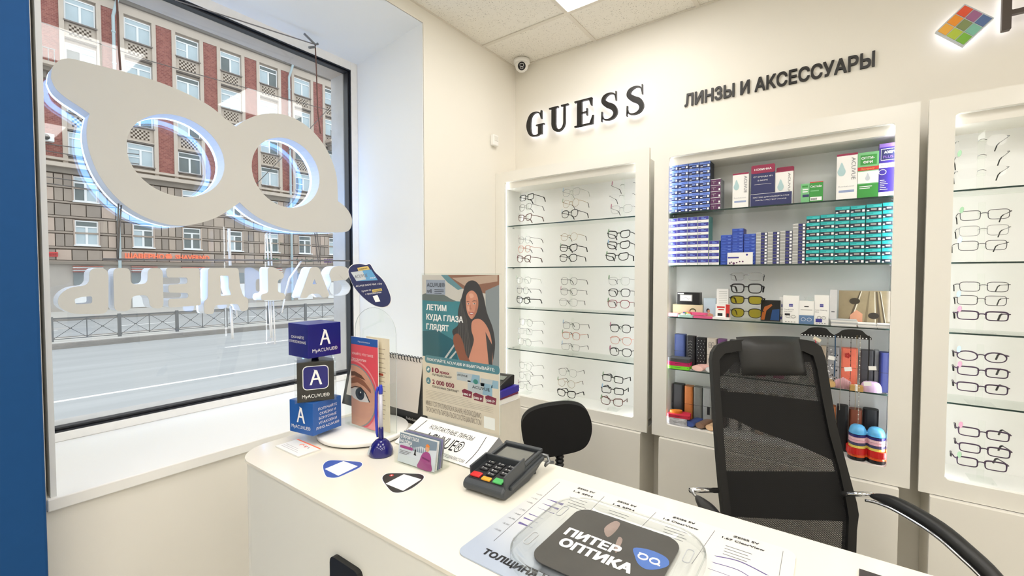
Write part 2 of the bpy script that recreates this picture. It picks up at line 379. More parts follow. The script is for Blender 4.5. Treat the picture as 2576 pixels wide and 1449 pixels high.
cols = [9.075 + 2.64 * k for k in range(-3, 8)]
rows = [16.13, 13.5, 10.88, 8.4]
# brick bays between the windows, cream piers around them
bm_ = None; pm = None
for c in [cols[0] - 2.64] + cols:
    x = c + 1.32
    if x < SA + .5 or x > SB - .5: continue
    if bm_ is None: o = MB().box(-.42, .42, .10, .32, 8.2, 17.66, BRK).build('brick_bay', bl, loc=(x, 0, 0)); bm_ = o.data
    else: put('brick_bay', bm_, bl, (x, 0, 0))
for c in cols:
    for sg in (-1, 1):
        if pm is None: o = MB().box(-.105, .105, .02, .32, 7.9, 17.66, PLAST).build('pier', bl, loc=(c + sg * .795, 0, 0)); pm = o.data
        else: put('pier', pm, bl, (c + sg * .795, 0, 0))
def far_window(w, h, gl, mull=True, cross=False):
    m = MB(); t = .065
    m.box(-w / 2, w / 2, .18, .24, 0, t, WFR).box(-w / 2, w / 2, .18, .24, h - t, h, WFR).box(-w / 2, -w / 2 + t, .18, .24, t, h - t, WFR).box(w / 2 - t, w / 2, .18, .24, t, h - t, WFR)
    m.box(-.055, .055, .175, .24, t, h * .74, WFR).box(-w / 2 + t, w / 2 - t, .175, .24, h * .72, h * .72 + .08, WFR)
    if cross: m.box(-w / 2 + t, -.05, .18, .24, h * .36, h * .36 + .05, WFR)
    m.box(-w / 2 - .06, w / 2 + .06, -.02, .2, -.07, 0, SILLM if gl else WFR)
    p = []
    hh = h * .72
    p.append(MB().box(-w / 2 + t, -.055, .22, .235, t, hh, (GL1, GL2)[RND.random() > .45]))
    p.append(MB().box(.055, w / 2 - t, .22, .235, t, hh, (GL1, GL2)[RND.random() > .4]))
    p.append(MB().box(-w / 2 + t, w / 2 - t, .22, .235, hh + .08, h - t, (GL1, GL2)[RND.random() > .5]))
    return m, p
lat = None; wm = {}
for ci, c in enumerate(cols):
    for ri, z in enumerate(rows):
        w, h = 1.33, 1.38
        cross = (ci * 3 + ri * 5) % 4 == 0; key = (ri == 3, cross)
        if key not in wm:
            m, p = far_window(w, h, True, cross=cross); o = m.build('window', bl, loc=(c, 0, z)); wm[key] = (o.data, [q.build('pane', o).data for q in p])
            for q in (GL1, GL2): pass
        else:
            o = put('window', wm[key][0], bl, (c, 0, z))
            for q in wm[key][1]:
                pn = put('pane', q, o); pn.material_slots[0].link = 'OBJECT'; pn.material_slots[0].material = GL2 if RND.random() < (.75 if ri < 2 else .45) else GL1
        if ri < 3:       # pierced panel of small openings under each window
            if lat is None:
                m = MB(); m.box(-.475, .475, .20, .24, 0, .60, LATT)
                for r in range(5):
                    for q in range(9):
                        if (r + q) % 2: m.box(-.475 + q * .1056, -.475 + (q + 1) * .1056, .13, .2, r * .12, (r + 1) * .12, PLAST)
                o = m.build('pierced_panel', bl, loc=(c, 0, z - .78)); lat = o.data
                o2 = MB().box(-.69, .69, .0, .3, 0, .07, PLAST).box(-.69, .69, .06, .3, -.07, 0, SILLM).build('ledge', bl, loc=(c, 0, z - .98)); led = o2.data
                o3 = MB().box(-.69, -.475, .17, .32, -.1, .76, PLAST).box(.475, .69, .17, .32, -.1, .76, PLAST).box(-.475, .475, .17, .32, .6, .76, PLAST).box(-.475, .475, .17, .32, -.1, 0, PLAST).build('spandrel', bl, loc=(c, 0, z - .78)); spn = o3.data
            else: put('pierced_panel', lat, bl, (c, 0, z - .78)); put('ledge', led, bl, (c, 0, z - .98)); put('spandrel', spn, bl, (c, 0, z - .78))
# belt course, cornice and its lamps
MB().box(SA, SB, -.35, .32, 7.62, 7.85, PLAST).box(SA, SB, -.1, .32, 7.3, 7.62, DARKB).box(SA, SB, -.12, .3, 8.02, 8.16, PLAST).build('belt_course', bl)
CORN = mat('cornice_grey', (122, 116, 110), .9, noise=.12, scale=1.2)
MB().box(SA, 22.6, -.15, .32, 18.2, 18.45, CORN).box(SA, 22.6, -.35, .32, 18.45, 18.8, CORN).box(SA, 22.6, -.95, .32, 18.8, 19.0, mat('cornice_soffit', (140, 120, 106), .9, noise=.1, scale=1.5)).box(SA, 22.6, -1.05, .3, 19.0, 19.12, WFR).build('cornice', bl)
lm = None
for k in range(26):
    s_ = 3.0 + .74 * k
    if lm is None: o = MB().box(-.09, .09, -.52, -.36, 18.46, 18.62, WINK).build('cornice_block', bl, loc=(s_, 0, 0)); lm = o.data
    else: put('cornice_block', lm, bl, (s_, 0, 0))
# stone floors: blocks in courses, windows cut into them
lows = [(c - .0, z) for c in cols for z in (5.78, 3.22)]
courses = [(7.26, 6.62), (6.46, 5.74), (5.58, 4.90), (4.74, 4.0), (3.84, 3.12), (2.94, 2.33)]
bmesh_cache = {}; nb = 0
for z1, z0 in courses:
    ylist = []
    for c in cols:
        wins = any(zz < z1 - .1 and zz + 1.44 > z0 + .1 for (cc, zz) in lows if cc == c)
        hw = .56 if wins else 0
        a, b_ = c - 1.32, c + 1.32
        spans = [(a, c - hw), (c + hw, b_)] if wins else [(a, b_)]
        for u0, u1 in spans:
            n = 2 if wins else 4; st = (u1 - u0) / n
            for q in range(n): ylist.append((u0 + q * st, u0 + (q + 1) * st))
    for u0, u1 in ylist:
        if u1 < 2.5 or u0 > 24.5: continue
        w, h = u1 - u0 - .045, z1 - z0 - .03; k = (round(w, 2), round(h, 2), RND.randrange(4))
        loc = ((u0 + u1) / 2, 0, z0)
        if k not in bmesh_cache:
            o = MB().box(-w / 2, w / 2, .0, .13, 0, h, STB[k[2]]).build('stone_block', bl, loc=loc); bmesh_cache[k] = o.data
        else: put('stone_block', bmesh_cache[k], bl, loc)
    MB().box(SA, SB, .03, .13, z0 - .13, z0 - .03, STB[1]).build('stone_band', bl)
lw = None
for c, z in lows:
    if lw is None:
        m, p = far_window(1.03, 1.44, False); m.box(-.57, -.515, .09, .24, -.05, 1.46, STB[2]).box(.515, .57, .09, .24, -.05, 1.46, STB[2]); o = m.build('window', bl, loc=(c, -.125, z)); lw = (o.data, [q.build('pane', o).data for q in p])
        hole = MB().box(-.52, .52, .12, .125, 0, 1.44, GL1)
    else:
        o = put('window', lw[0], bl, (c, -.125, z))
        for q in lw[1]:
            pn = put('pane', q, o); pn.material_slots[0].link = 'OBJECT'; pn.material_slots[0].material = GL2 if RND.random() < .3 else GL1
# street floor
SH = mat('shopfront', (170, 164, 158), .8, noise=.1, scale=1.5); AWN = mat('awning_red', (196, 122, 112), .7); DG = mat('shop_glass', (120, 128, 130), .1, noise=.3, scale=2)
MB().box(SA, SB, .1, .32, -.8, 2.2, SH).box(SA, SB, -.15, .32, 2.08, 2.22, DARKB).build('shop_wall', bl)
for k, c in enumerate(cols):
    MB().box(c - .62, c + .62, .05, .1, .85, 1.6, DG).build('shop_window', bl)
    MB().box(c - .62, c + .62, .04, .1, -.6, .78, WFR).build('shop_panel', bl)
    if k % 2 == 0 or k == 3:
        m = MB()
        for q in range(5): m.box(c - .65, c + .65, -.3 + .03 * q, .1, 1.62 + .08 * q, 1.66 + .08 * q, AWN if q % 2 == 0 else WFR)
        m.build('awning', bl)
PIPE = mat('drain_pipe', (168, 186, 192), .5)
for s_ in (7.86, 18.45):
    m = MB().tube([(s_, -.14, -.6), (s_, -.14, 17.2), (s_ + .25, -.7, 18.7)], .085, PIPE, 8)
    for q in range(9): m.tube([(s_, -.14, 1 + 1.9 * q), (s_, -.14, 1.1 + 1.9 * q)], .11, PIPE, 8)
    m.build('drain_pipe', bl)
ac = thing('air_conditioner', 'white outdoor air conditioner box fixed to a red brick bay across the road', 'air conditioner', (0, 0, 0))
ac.parent = None; ac.location = bl.matrix_basis @ Vector((4.9, 0, 8.92)) if False else (Matrix.Translation((-36, 0, 0)) @ Matrix.Rotation(UROT, 4, 'Z')) @ Vector((4.9, 0, 8.92)); ac.rotation_euler = (0, 0, UROT)
MB().box(-.3, .26, -.40, .012, 0, .42, WFR).build('body', ac, bev=.02)
MB().prism(ell(.17, .17, 18, -.08, .21), 0, .02, INK, frame_xf((0, -.402, 0), (1, 0, 0), (0, 0, 1))).build('fan_grille', ac)
for s0, s1, nm in ((2.6, 5.25, 'balcony'), (21.5, 24.2, 'balcony')):
    zb = 13.0 if s0 < 10 else 12.75
    m = MB().box(s0, s1, -.95, .1, zb, zb + .18, PLAST).box(s0 + .2, s1 - .2, -.55, .1, zb - .22, zb, DARKB).box(s0 + .3, s1 - .3, -.25, .1, zb - .55, zb - .2, DARKB)
    for q in range(12): x = s0 + .05 + q * (s1 - s0 - .1) / 11; m.box(x - .02, x + .02, -.92, -.88, zb + .18, zb + .85, METAL)
    m.box(s0, s1, -.93, -.87, zb + .85, zb + .9, METAL); m.build('balcony', bl)
# shop signs
XS_ = lambda s_, z: frame_xf((s_, -.05, z), (1, 0, 0), (0, 0, 1))
def fsign(name, label, parts):
    t = thing(name, label, 'sign', (-36, 0, 0), UROT)
    for nm, mb in parts: mb.build(nm, t)
    return t
ORG = mat('sign_orange', (232, 112, 78), .5, emit=.25); RED = mat('sign_red', (206, 58, 62), .5); GRN = mat('sign_green', (52, 104, 78), .6); PUR = mat('sign_purple', (112, 82, 140), .6)
icon = MB().prism([(10.25, 2.44), (10.45, 2.44), (10.55, 2.72), (10.15, 2.72)], 0, .05, ORG, XS_(0, 0)).prism(rrect(.28, .1, .04, 4, 10.35, 2.78), 0, .05, ORG, XS_(0, 0))
fsign('shop_sign', 'orange letters of a shop sign with a small cup emblem over the street floor', [('lettering', MB().text('ШАВЕРНО', ORG, XS_(9.12, 2.5), h=.31, w=1.95, bold=.03, depth=.04)), ('emblem', icon), ('lettering', MB().text('SHAVERNO', ORG, XS_(11.7, 2.5), h=.31, w=1.95, bold=.03, depth=.04))])
rs = MB()
for q in range(9): rs.box(4.3 + q * .1, 4.37 + q * .1, -.12, -.08, 2.56, 2.7, mat('red_dark', (150, 40, 46), .6))
fsign('shop_sign', 'narrow red signboard at the left end of the street floor', [('board', MB().box(3.4, 5.19, -.08, .0, 2.5, 2.76, RED)), ('lettering', rs)])
g = MB()
for q in range(9): g.box(16.4 + q * .125, 16.5 + q * .125, -.08, -.04, 2.52, 2.7 + .06 * (q % 2), GRN)
fsign('shop_sign', 'small dark green sign lettering left of the grey drain pipe', [('lettering', g)])
g = MB()
for q in range(10): g.box(18.85 + q * .14, 18.95 + q * .14, -.08, -.04, 2.56, 2.7 + .05 * (q % 3 == 0), GRN)
fsign('shop_sign', 'small dark green sign lettering right of the grey drain pipe', [('lettering', g)])
fsign('shop_sign', 'purple sign lettering with a green leaf at the far right shopfront', [('lettering', MB().text('БЛАГО', PUR, XS_(21.75, 2.5), h=.3, w=.95, bold=.02, depth=.04)), ('emblem', MB().prism(ell(.16, .22, 14, 22.4, 2.66), 0, .04, GRN, XS_(0, 0)))])
# overhead wires of the street
WIRE = mat('wire_dark', (92, 88, 88), .6)
OHW = [((60, 39), (380, 154), 'upper'), ((380, 154), (885, 292), 'upper'), ((72, 372), (345, 412), 'middle'), ((72, 355), (345, 388), 'middle'), ((80, 440), (345, 470), 'lower'), ((640, 468), (862, 236), 'crossing'), ((60, 452), (560, 520), 'lower')]
for k, (p, q, nm) in enumerate(OHW):
    FP, FN = (-35.75 + .03 * k, 0, 0), (math.cos(.02618), -math.sin(.02618), 0); A, B_ = at(*p, FP, FN), at(*q, FP, FN); d = (B_ - A) * .02
    MBt = MB().tube([A - d, A * .5 + B_ * .5 - Vector((0, 0, .06)), B_ + d], .028, WIRE, 5).build('overhead_wire')
    tag(MBt, ['thin overhead wire sloping down past the top left facade windows', 'thin overhead wire crossing the upper facade windows on the right', 'thin overhead wire just below the outdoor air conditioner, the lower of two', 'thin overhead wire crossing the outdoor air conditioner, the upper of two', 'thin overhead wire across the upper stone blocks, short and almost level', 'thin overhead wire rising to the right across the right lens opening', 'thin overhead wire falling to the right across the stone blocks'][k], 'wire', 'overhead street wires')

# ================================================================== hanging window sign (seen from behind)
SX = -2.175                                   # back face of the sign
SBACK = mat('sign_back', (208, 206, 200), .7, noise=.015, scale=6)
SRET = mat('sign_return', (214, 220, 230), .5, noise=.01)
SLED = glow('sign_led', (150, 190, 255), 5.0)
SFACE = mat('sign_face', (240, 244, 250), .5, noise=0); SFLIT = glow('sign_lit_face', (118, 176, 255), 15.0)
def inset(P, d):                                # outline moved inwards by d (outwards when negative)
    if area2(P) < 0: d = -d
    n = len(P); Q = []
    for i in range(n):
        ax, ay = P[i - 2]; bx, by = P[(i + 2) % n]; l = math.hypot(bx - ax, by - ay) or 1; Q.append((P[i][0] - (by - ay) / l * d, P[i][1] + (bx - ax) / l * d))
    return Q
SY = frame_xf((SX, 0, 0), (0, 1, 0), (0, 0, 1))          # local x = room y, local y = room z, local z = room +x
def sp(pts): return [(p.y, p.z) for p in (wx(x, y, SX) for x, y in pts)]
outer = [(128, 196), (132, 170), (146, 154), (166, 147), (192, 150), (250, 165), (310, 180), (360, 193), (420, 214), (480, 240), (530, 268), (565, 297), (594, 319)]
outer2 = [(594, 319), (618, 302), (648, 290), (690, 285), (732, 294), (772, 317), (806, 352), (830, 392), (845, 435), (849, 470), (850, 506)]
outer3 = [(850, 506), (866, 518), (880, 536), (886, 556), (880, 577), (862, 584), (800, 584), (745, 581), (700, 570), (660, 553), (628, 532), (603, 509)]
outer4 = [(603, 509), (566, 535), (530, 553), (480, 566), (440, 567), (390, 556), (345, 536), (303, 506), (268, 468), (241, 424), (223, 374), (218, 335), (221, 305), (226, 286)]
outer5 = [(226, 286), (200, 268), (165, 245), (140, 222)]
def arc(pts, k=4): return smooth(pts, k, False)[:-1]
loop = sp(arc(outer) + arc(outer2) + arc(outer3) + arc(outer4) + arc(outer5 + [(128, 196)]))
def fitell(pl, pt, pr, pb):
    a, b_, c, d = sp([pl, pt, pr, pb]); cy, cz = (a[0] + c[0]) / 2, (b_[1] + d[1]) / 2; return ell((c[0] - a[0]) / 2, (b_[1] - d[1]) / 2, 48, cy, cz)
h1 = fitell((318, 372), (412, 282), (565, 412), (465, 496)); h2 = fitell((633, 410), (705, 344), (804, 447), (736, 523))
SD = .095
sign = thing('window_sign', 'large white pair of spectacles outline sign hanging in the shop window, seen from behind', 'sign', (0, 0, 0))
MB().shape([loop, h1, h2], -.004, 0, SBACK, SY).build('back_panel', sign)
MB().shape([loop, h1, h2], -SD + .02, -.004, SRET, SY).build('return', sign)
MB().shape([loop, h1, h2], -SD, -SD + .02, SLED, SY).build('lit_edge', sign)
MB().shape([loop, h1, h2], -SD - .003, -SD, SFACE, SY).build('face', sign)
g = MB().shape([inset(loop, .004), inset(loop, .022)], -SD - .005, -SD - .0032, SFLIT, SY)
for q in (h1, h2): g.shape([inset(q, -.022), inset(q, -.004)], -SD - .005, -SD - .0032, SFLIT, SY)
g.build('led_tube', sign)
CORD = mat('brown_cord', (112, 84, 76), .7); GCORD = mat('grey_cord', (120, 116, 114), .6); WCORD = mat('white_cord', (246, 248, 252), .5)
def cord(pts, r, m, label, X=SX - .03, name='cord', grp=None):
    o = MB().tube([wx(x, y, X) for x, y in pts], r, m, 6).build(name, smooth=True); return tag(o, label, 'cord', grp)
cord([(292, -30), (297, 60), (299, 120), (303, 176)], .0035, CORD, 'brown cord running up from the top of the spectacles sign near the blue column')
cord([(793, 112), (796, 180), (799, 280), (806, 336)], .0035, CORD, 'brown cord tied to a bracket in the top window corner')
br = thing('cord_bracket', 'small metal hook holding a cord in the top corner of the window niche', 'bracket', wx(793, 112, SX - .03))
MB().tube([(0, -.06, .03), (0, 0, 0), (0, .015, .01)], .006, METAL, 6).tube([(0, 0, -.012), (0, -.035, -.03)], .006, METAL, 6).build('hook', br)
MB().tube([wx(440, 0, -2.26) - wx(793, 112, SX - .03), Vector((0, 0, 0))], .003, GCORD, 6).build('stay_wire', br)
for k, (pts, lab) in enumerate([([(298, 512), (297, 560), (296, 652)], 'thin grey cord left of a pair below the left lens of the sign'), ([(305, 516), (301, 570), (297, 652)], 'thin grey cord right of a pair below the left lens of the sign'), ([(792, 586), (797, 630), (801, 660)], 'thin dark cord below the tail of the spectacles sign'), ([(797, 586), (803, 630), (806, 660)], 'thin pale cord below the tail of the spectacles sign')]):
    cord(pts, .0028, GCORD, lab)
WL = [([(576, 575), (579, 668)], 'white cable above the fourth hanging letter', .006), ([(679, 586), (684, 668)], 'white cable above the numeral, nearest the pier', .004), ([(671, 586), (676, 668)], 'white cable above the numeral, nearest the blue column', .004),
      ([(581, 770), (585, 852)], 'white cable end below the fourth hanging letter, the longer one', .006), ([(593, 765), (596, 797)], 'short white cable end below the fourth hanging letter', .004),
      ([(676, 757), (681, 850)], 'white cable end below the numeral, shortest of three', .0035), ([(681, 757), (685, 858)], 'white cable end below the numeral, in the middle of three', .0035), ([(688, 757), (692, 866)], 'white cable end below the numeral, longest of three', .0035), ([(716, 752), (709, 787)], 'slanting white cable end below the numeral', .004), ([(758, 657), (728, 700), (716, 745)], 'curved white cable beside the last but one letter', .005)]
for pts, lab, r in WL: cord(pts, r, WCORD, lab, SX - .06, 'cable', 'white sign cables')
tag(MB().tube([wx(258, 652, SX - .05), wx(880, 656, SX - .05)], .004, GCORD, 6).build('hanging_rod', smooth=True), 'thin grey rod from which the row of window letters hangs', 'rod')
# mirrored letters of the row, read from the street: ЗА 1 ДЕНЬ
def fit_glyph(ch, px, m, z0, z1, mb, bold=.09):
    a = sp([(px[0], px[1]), (px[2], px[1]), (px[0], px[3]), (px[2], px[3])]); y0, y1 = a[0][0], a[1][0]; zt = (a[0][1] + a[1][1]) / 2; zb = (a[2][1] + a[3][1]) / 2
    c = bpy.data.curves.new('t', 'FONT'); c.body = ch; c.size = 1; c.resolution_u = 3; c.offset = bold; c.extrude = .5; c.fill_mode = 'BOTH'
    def fit(vs):
        x0, x1 = min(v.x for v in vs), max(v.x for v in vs); v0, v1 = min(v.y for v in vs), max(v.y for v in vs)
        return [Vector((y1 - (v.x - x0) / (x1 - x0) * (y1 - y0), zb + (v.y - v0) / (v1 - v0) * (zt - zb), v.z)) for v in vs]
    return mb._curve(c, z0, z1, m, SY, fit)
def poly_glyph(px, m, z0, z1, mb): return mb.shape([sp(px)] if not isinstance(px[0], list) else [sp(q) for q in px], z0, z1, m, SY)
def rpoly(pts, r=.25):        # rounded polygon in picture points
    out = []; n = len(pts)
    for i in range(n):
        a, b_, c = [Vector(pts[(i + j) % n]) for j in (-1, 0, 1)]
        d1, d2 = (a - b_), (c - b_); l1, l2 = min(d1.length * .45, r), min(d2.length * .45, r); p0, p2 = b_ + d1.normalized() * l1, b_ + d2.normalized() * l2
        for t in (0, .25, .5, .75, 1): q = p0 * (1 - t) ** 2 + b_ * (2 * t * (1 - t)) + p2 * t ** 2; out.append((q.x, q.y))
    return out
GLY = [('soft sign letter', [rpoly([(224, 674), (273, 674), (273, 790), (180, 790), (146, 772), (146, 745), (175, 722), (226, 718)], 22), rpoly([(232, 763), (190, 766), (187, 752), (205, 747), (232, 745)], 6)]),
       ('letter shaped like H', [rpoly([(285, 674), (328, 674), (328, 716), (372, 714), (372, 674), (409, 674), (412, 776), (378, 776), (374, 742), (330, 744), (330, 782), (288, 784)], 15)]),
       ('letter shaped like reversed E', [rpoly([(418, 674), (502, 674), (506, 768), (424, 774), (424, 752), (474, 750), (474, 737), (424, 736), (424, 716), (472, 714), (472, 698), (420, 698)], 7)]),
       ('fourth letter with two feet', [rpoly([(524, 674), (600, 674), (604, 720), (612, 745), (624, 750), (625, 780), (606, 784), (600, 764), (540, 768), (538, 790), (514, 790), (513, 758), (523, 752)], 8), rpoly([(554, 694), (575, 694), (576, 725), (582, 742), (556, 744)], 3)]),
       ('numeral one', [rpoly([(674, 672), (690, 672), (714, 688), (714, 700), (699, 704), (699, 735), (717, 738), (717, 754), (657, 756), (657, 740), (675, 737)], 7)]),
       ('letter shaped like A', [rpoly([(782, 672), (802, 672), (830, 745), (812, 750), (804, 738), (778, 740), (772, 750), (754, 750)], 7), rpoly([(791, 702), (797, 715), (786, 715)], 2)]),
       ('letter shaped like three', [smooth([(829, 690), (838, 673), (858, 669), (876, 676), (880, 692), (873, 702), (866, 704), (852, 690), (866, 704), (874, 710), (882, 722), (876, 738), (858, 744), (838, 742), (828, 728), (834, 708)], 3)])]
for nm, lp in GLY:
    t = thing('hanging_letter', 'white block ' + nm + ' hanging in the window below the spectacles sign', 'letter', (0, 0, 0), group='hanging window letters')
    LD = .085
    poly_glyph(lp, SBACK, -.004, 0, MB()).build('back_panel', t)
    poly_glyph(lp, SFACE, -LD + .018, -.004, MB()).build('return', t)
    poly_glyph(lp, SLED if nm in ('numeral one', 'letter shaped like A', 'fourth letter with two feet') else SFACE, -LD, -LD + .018, MB()).build('face', t)

# ================================================================== display wall: cabinets and base units
YF, YB = 2.22, 2.417
ZT, ZB = HC + .638, HC - .815
SHZ = [HC + .305, HC + .044, HC - .213, HC - .472]; ZBOT = HC - .752; ZTOPI = HC + .575
CABS = [(-1.741, -.757, -1.672, -.828, 'white framed display cabinet in the corner, showing three columns of spectacles'), (-.731, .252, -.660, .183, 'white framed open cabinet in the middle, full of lens boxes and spectacle cases'), (.276, 1.262, .346, 1.192, 'white framed display cabinet at the right, showing one visible column of spectacles')]
INNER = mat('cabinet_inside', (234, 234, 230), .4, noise=.01)
INNER_G = mat('cabinet_inside_grey', (232, 234, 232), .45, noise=.01)
shelves = {}
for ci, (x0, x1, o0, o1, lab) in enumerate(CABS):
    c = thing('display_cabinet', lab, 'cabinet', (0, 0, 0)); IN = INNER_G if ci == 1 else INNER
    loopo = [(x0, ZB), (x1, ZB), (x1, ZT), (x0, ZT)]; loopi = rrect(o1 - o0, ZTOPI - ZBOT, .012, 4, (o0 + o1) / 2, (ZTOPI + ZBOT) / 2)
    MB().shape([loopo, loopi], 0, .02, GLOSS, frame_xf((0, YF + .02, 0), (1, 0, 0), (0, 0, 1))).build('front_frame', c)
    i0, i1 = o0 - .012, o1 + .012
    MB().box(i0, i1, YB, YB + .01, ZBOT - .02, ZTOPI + .045, IN).build('back_panel', c)
    for a in (i0, i1): s_ = -1 if a == i0 else 1; MB().box(min(a, a + s_ * .016), max(a, a + s_ * .016), YF + .021, YB + .01, ZB + .02, ZT - .02, IN).build('side_panel', c)
    MB().box(i0 + .001, i1 - .001, YF + .021, YB - .001, ZTOPI + .001, ZTOPI + .017, IN).build('top_panel', c)
    MB().box(i0 + .001, i1 - .001, YF + .021, YB - .001, ZBOT - .017, ZBOT - .001, IN).build('bottom_panel', c)
    for z in SHZ:
        g = MB(); g.box(i0 + .002, i1 - .002, YF + .034, YB - .003, z - .006, z, SHELFGLASS); g.box(i0 + .002, i1 - .002, YF + .0335, YF + .0341, z - .006, z, SHELFEDGE)
        sh = g.build('glass_shelf', c)
        for px_ in (i0 + .004, i1 - .010):
            MB().box(px_, px_ + .006, YF + .10, YF + .112, z - .011, z - .0065, METAL).build('shelf_pin', c)
    for a in (i0 + .001, i1 - .005): MB().box(a, a + .004, YF + .022, YF + .030, ZBOT + .01, ZTOPI - .01, STRIP).build('led_strip', c)
    MB().box(x0 + .045, x1 - .045, YF + .03, YW - .002, ZT - .10, ZT - .018, PLAIN).build('carcass_top', c)
BASES = [(-1.735, -.785, 'low white base unit under the corner display cabinet'), (-.690, .220, 'low white base unit under the middle cabinet, behind the office chair'), (.306, 1.23, 'low white base unit under the display cabinet at the right')]
for x0, x1, lab in BASES:
    u = thing('base_unit', lab, 'cabinet', ((x0 + x1) / 2, 2.32, 0)); w = (x1 - x0) / 2
    MB().box(-w, w, -.12, -.10, .06, .681, PLAIN).build('front_panel', u, bev=.0015)
    MB().box(-w + .004, w - .004, -.099, .115, .0, .675, PLAIN).build('carcass', u)
    MB().box(-w + .002, w - .002, -.098, .118, .6755, .682, WHITE).build('top', u)
sr = thing('slotted_rail', 'dark slotted upright in the gap between two base units', 'rail', (-.715, 2.42, 0))
m = MB().box(-.012, .012, 0, .018, 0, .66, mat('rail_grey', (176, 168, 150), .5)).build('upright', sr)
m = MB()
for q in range(12): m.box(-.010, .010, -.001, 0, .05 + q * .05, .055 + q * .05, INK)
m.build('slots', sr)

# ------------------------------------------------------------------ spectacles
def lens_outline(kind, lw, lh, n=26):
    P = []
    ex = {'round': 2.0, 'oval': 2.2, 'rect': 4.5, 'cat': 2.8, 'panto': 2.6, 'square': 3.4, 'pilot': 3.0}[kind]
    for k in range(n):
        a = 2 * PI * k / n; c, s_ = math.cos(a), math.sin(a)
        x = math.copysign(abs(c) ** (2 / ex), c) * lw / 2; z = math.copysign(abs(s_) ** (2 / ex), s_) * lh / 2
        if kind == 'cat': z += max(0, x / lw) * (.34 * lh if z > 0 else .12 * lh); x *= 1 + .10 * (z / lh)
        if kind in ('panto', 'pilot', 'square', 'rect'): x *= 1 + (.16 if kind != 'rect' else .06) * (z / lh)
        P.append((x, z))
    return P
GCACHE = {}
FRM = {'black': mat('frame_black', (20, 18, 20), .25), 'brown': mat('frame_brown', (92, 48, 38), .3), 'gold': mat('frame_gold', (176, 142, 100), .25, metal=.8), 'silver': mat('frame_silver', (150, 150, 152), .2, metal=.8), 'gun': mat('frame_gunmetal', (62, 60, 62), .3, metal=.6), 'purple': mat('frame_purple', (58, 36, 62), .3), 'clear': clear('frame_clear', (222, 222, 220), 1.0, haze=.25), 'red': mat('frame_red', (120, 34, 40), .3), 'rose': mat('frame_rose', (190, 130, 112), .3)}
TIPB = FRM['black']
TAGC = {'green': mat('tag_green', (120, 150, 116), .5), 'blue': mat('tag_blue', (150, 182, 210), .5), 'pink': mat('tag_pink', (176, 120, 140), .5)}
YEL = clear('lens_yellow', (214, 196, 60), .9)
def glasses_meshes(kind, lw, lh, rr, col, bridge=.019, lensm=None, rim=True):
    key = (kind, lw, lh, rr, col, lensm.name if lensm else '', rim)
    if key in GCACHE: return GCACHE[key]
    fm_ = FRM[col]; W = 2 * lw + bridge + .012; out = []
    f = MB(); P = lens_outline(kind, lw, lh)
    for s_ in (-1, 1):
        cx_ = s_ * (lw + bridge) / 2
        if rim: f.tube([(cx_ + s_ * x, -.0015 * abs(x) / lw, z) for x, z in P], [rr * (1.35 if z > lh * .1 and rr > .0012 else 1) for x, z in P], fm_, 5, True)
        f.tube([(s_ * (bridge / 2 + lw - .001), 0, lh * .26), (s_ * (W / 2 - .001), .001, lh * .27), (s_ * W / 2, .006, lh * .27)], max(rr, .0011) * 1.15, fm_, 5)
        f.tube([(s_ * bridge * .55, 0, 0), (s_ * bridge * .42, .007, -.006), (s_ * bridge * .5, .009, -.012)], .0012, CLEAR, 4)
    f.tube([(-bridge / 2 - .002, 0, lh * .12), (-bridge * .2, -.001, lh * .22), (bridge * .2, -.001, lh * .22), (bridge / 2 + .002, 0, lh * .12)], max(rr, .0011) * 1.1, fm_, 5)
    out.append(('front', f, (0, 0, 0)))
    for s_ in (-1, 1):
        cx_ = s_ * (lw + bridge) / 2
        g = MB().add([(cx_ + s_ * x * .98, .0003, z * .98) for x, z in P], [tuple(range(len(P)))], lensm or LENS); out.append(('lens', g, (0, 0, 0)))
    for s_ in (-1, 1):
        t = MB(); tr = max(rr, .0012) * 1.05
        t.tube([(s_ * W / 2, .005, lh * .27), (s_ * (W / 2 - .002), .05, lh * .27), (s_ * (W / 2 - .006), .085, lh * .25)], tr, fm_, 5)
        t.tube([(s_ * (W / 2 - .006), .085, lh * .25), (s_ * (W / 2 - .009), .096, lh * .12), (s_ * (W / 2 - .012), .108, lh * .27 - .024)], tr * 1.5, TIPB if col not in ('clear', 'brown') else fm_, 5)
        out.append(('temple', t, (0, 0, 0)))
    res = []
    for nm, mb, _ in out:
        me = bpy.data.meshes.new(nm); me.from_pydata(mb.v, [], mb.f)
        for q in mb.mats: me.materials.append(q)
        me.polygons.foreach_set('material_index', mb.m); me.polygons.foreach_set('use_smooth', [True] * len(mb.f)); me.update(); res.append((nm, me))
    GCACHE[key] = res; return res
tagme = {}
def glasses(pos, rz, rx, spec, label, group, tagc=None):
    t = thing('eyeglasses', label, 'glasses', pos, rz, group); t.rotation_euler = (rx, 0, rz)
    for nm, me in glasses_meshes(*spec[:5], **(spec[5] if len(spec) > 5 else {})): put(nm, me, t)
    if tagc:
        if tagc not in tagme:
            tagme[tagc] = MB().prism(ell(.0065, .012, 12), -.0004, .0004, TAGC[tagc], frame_xf((-.058, -.004, .022), (.8, -.6, 0), (.1, 0, 1))).build('price_tag', t).data
        else: put('price_tag', tagme[tagc], t)
    return t
STAND = None
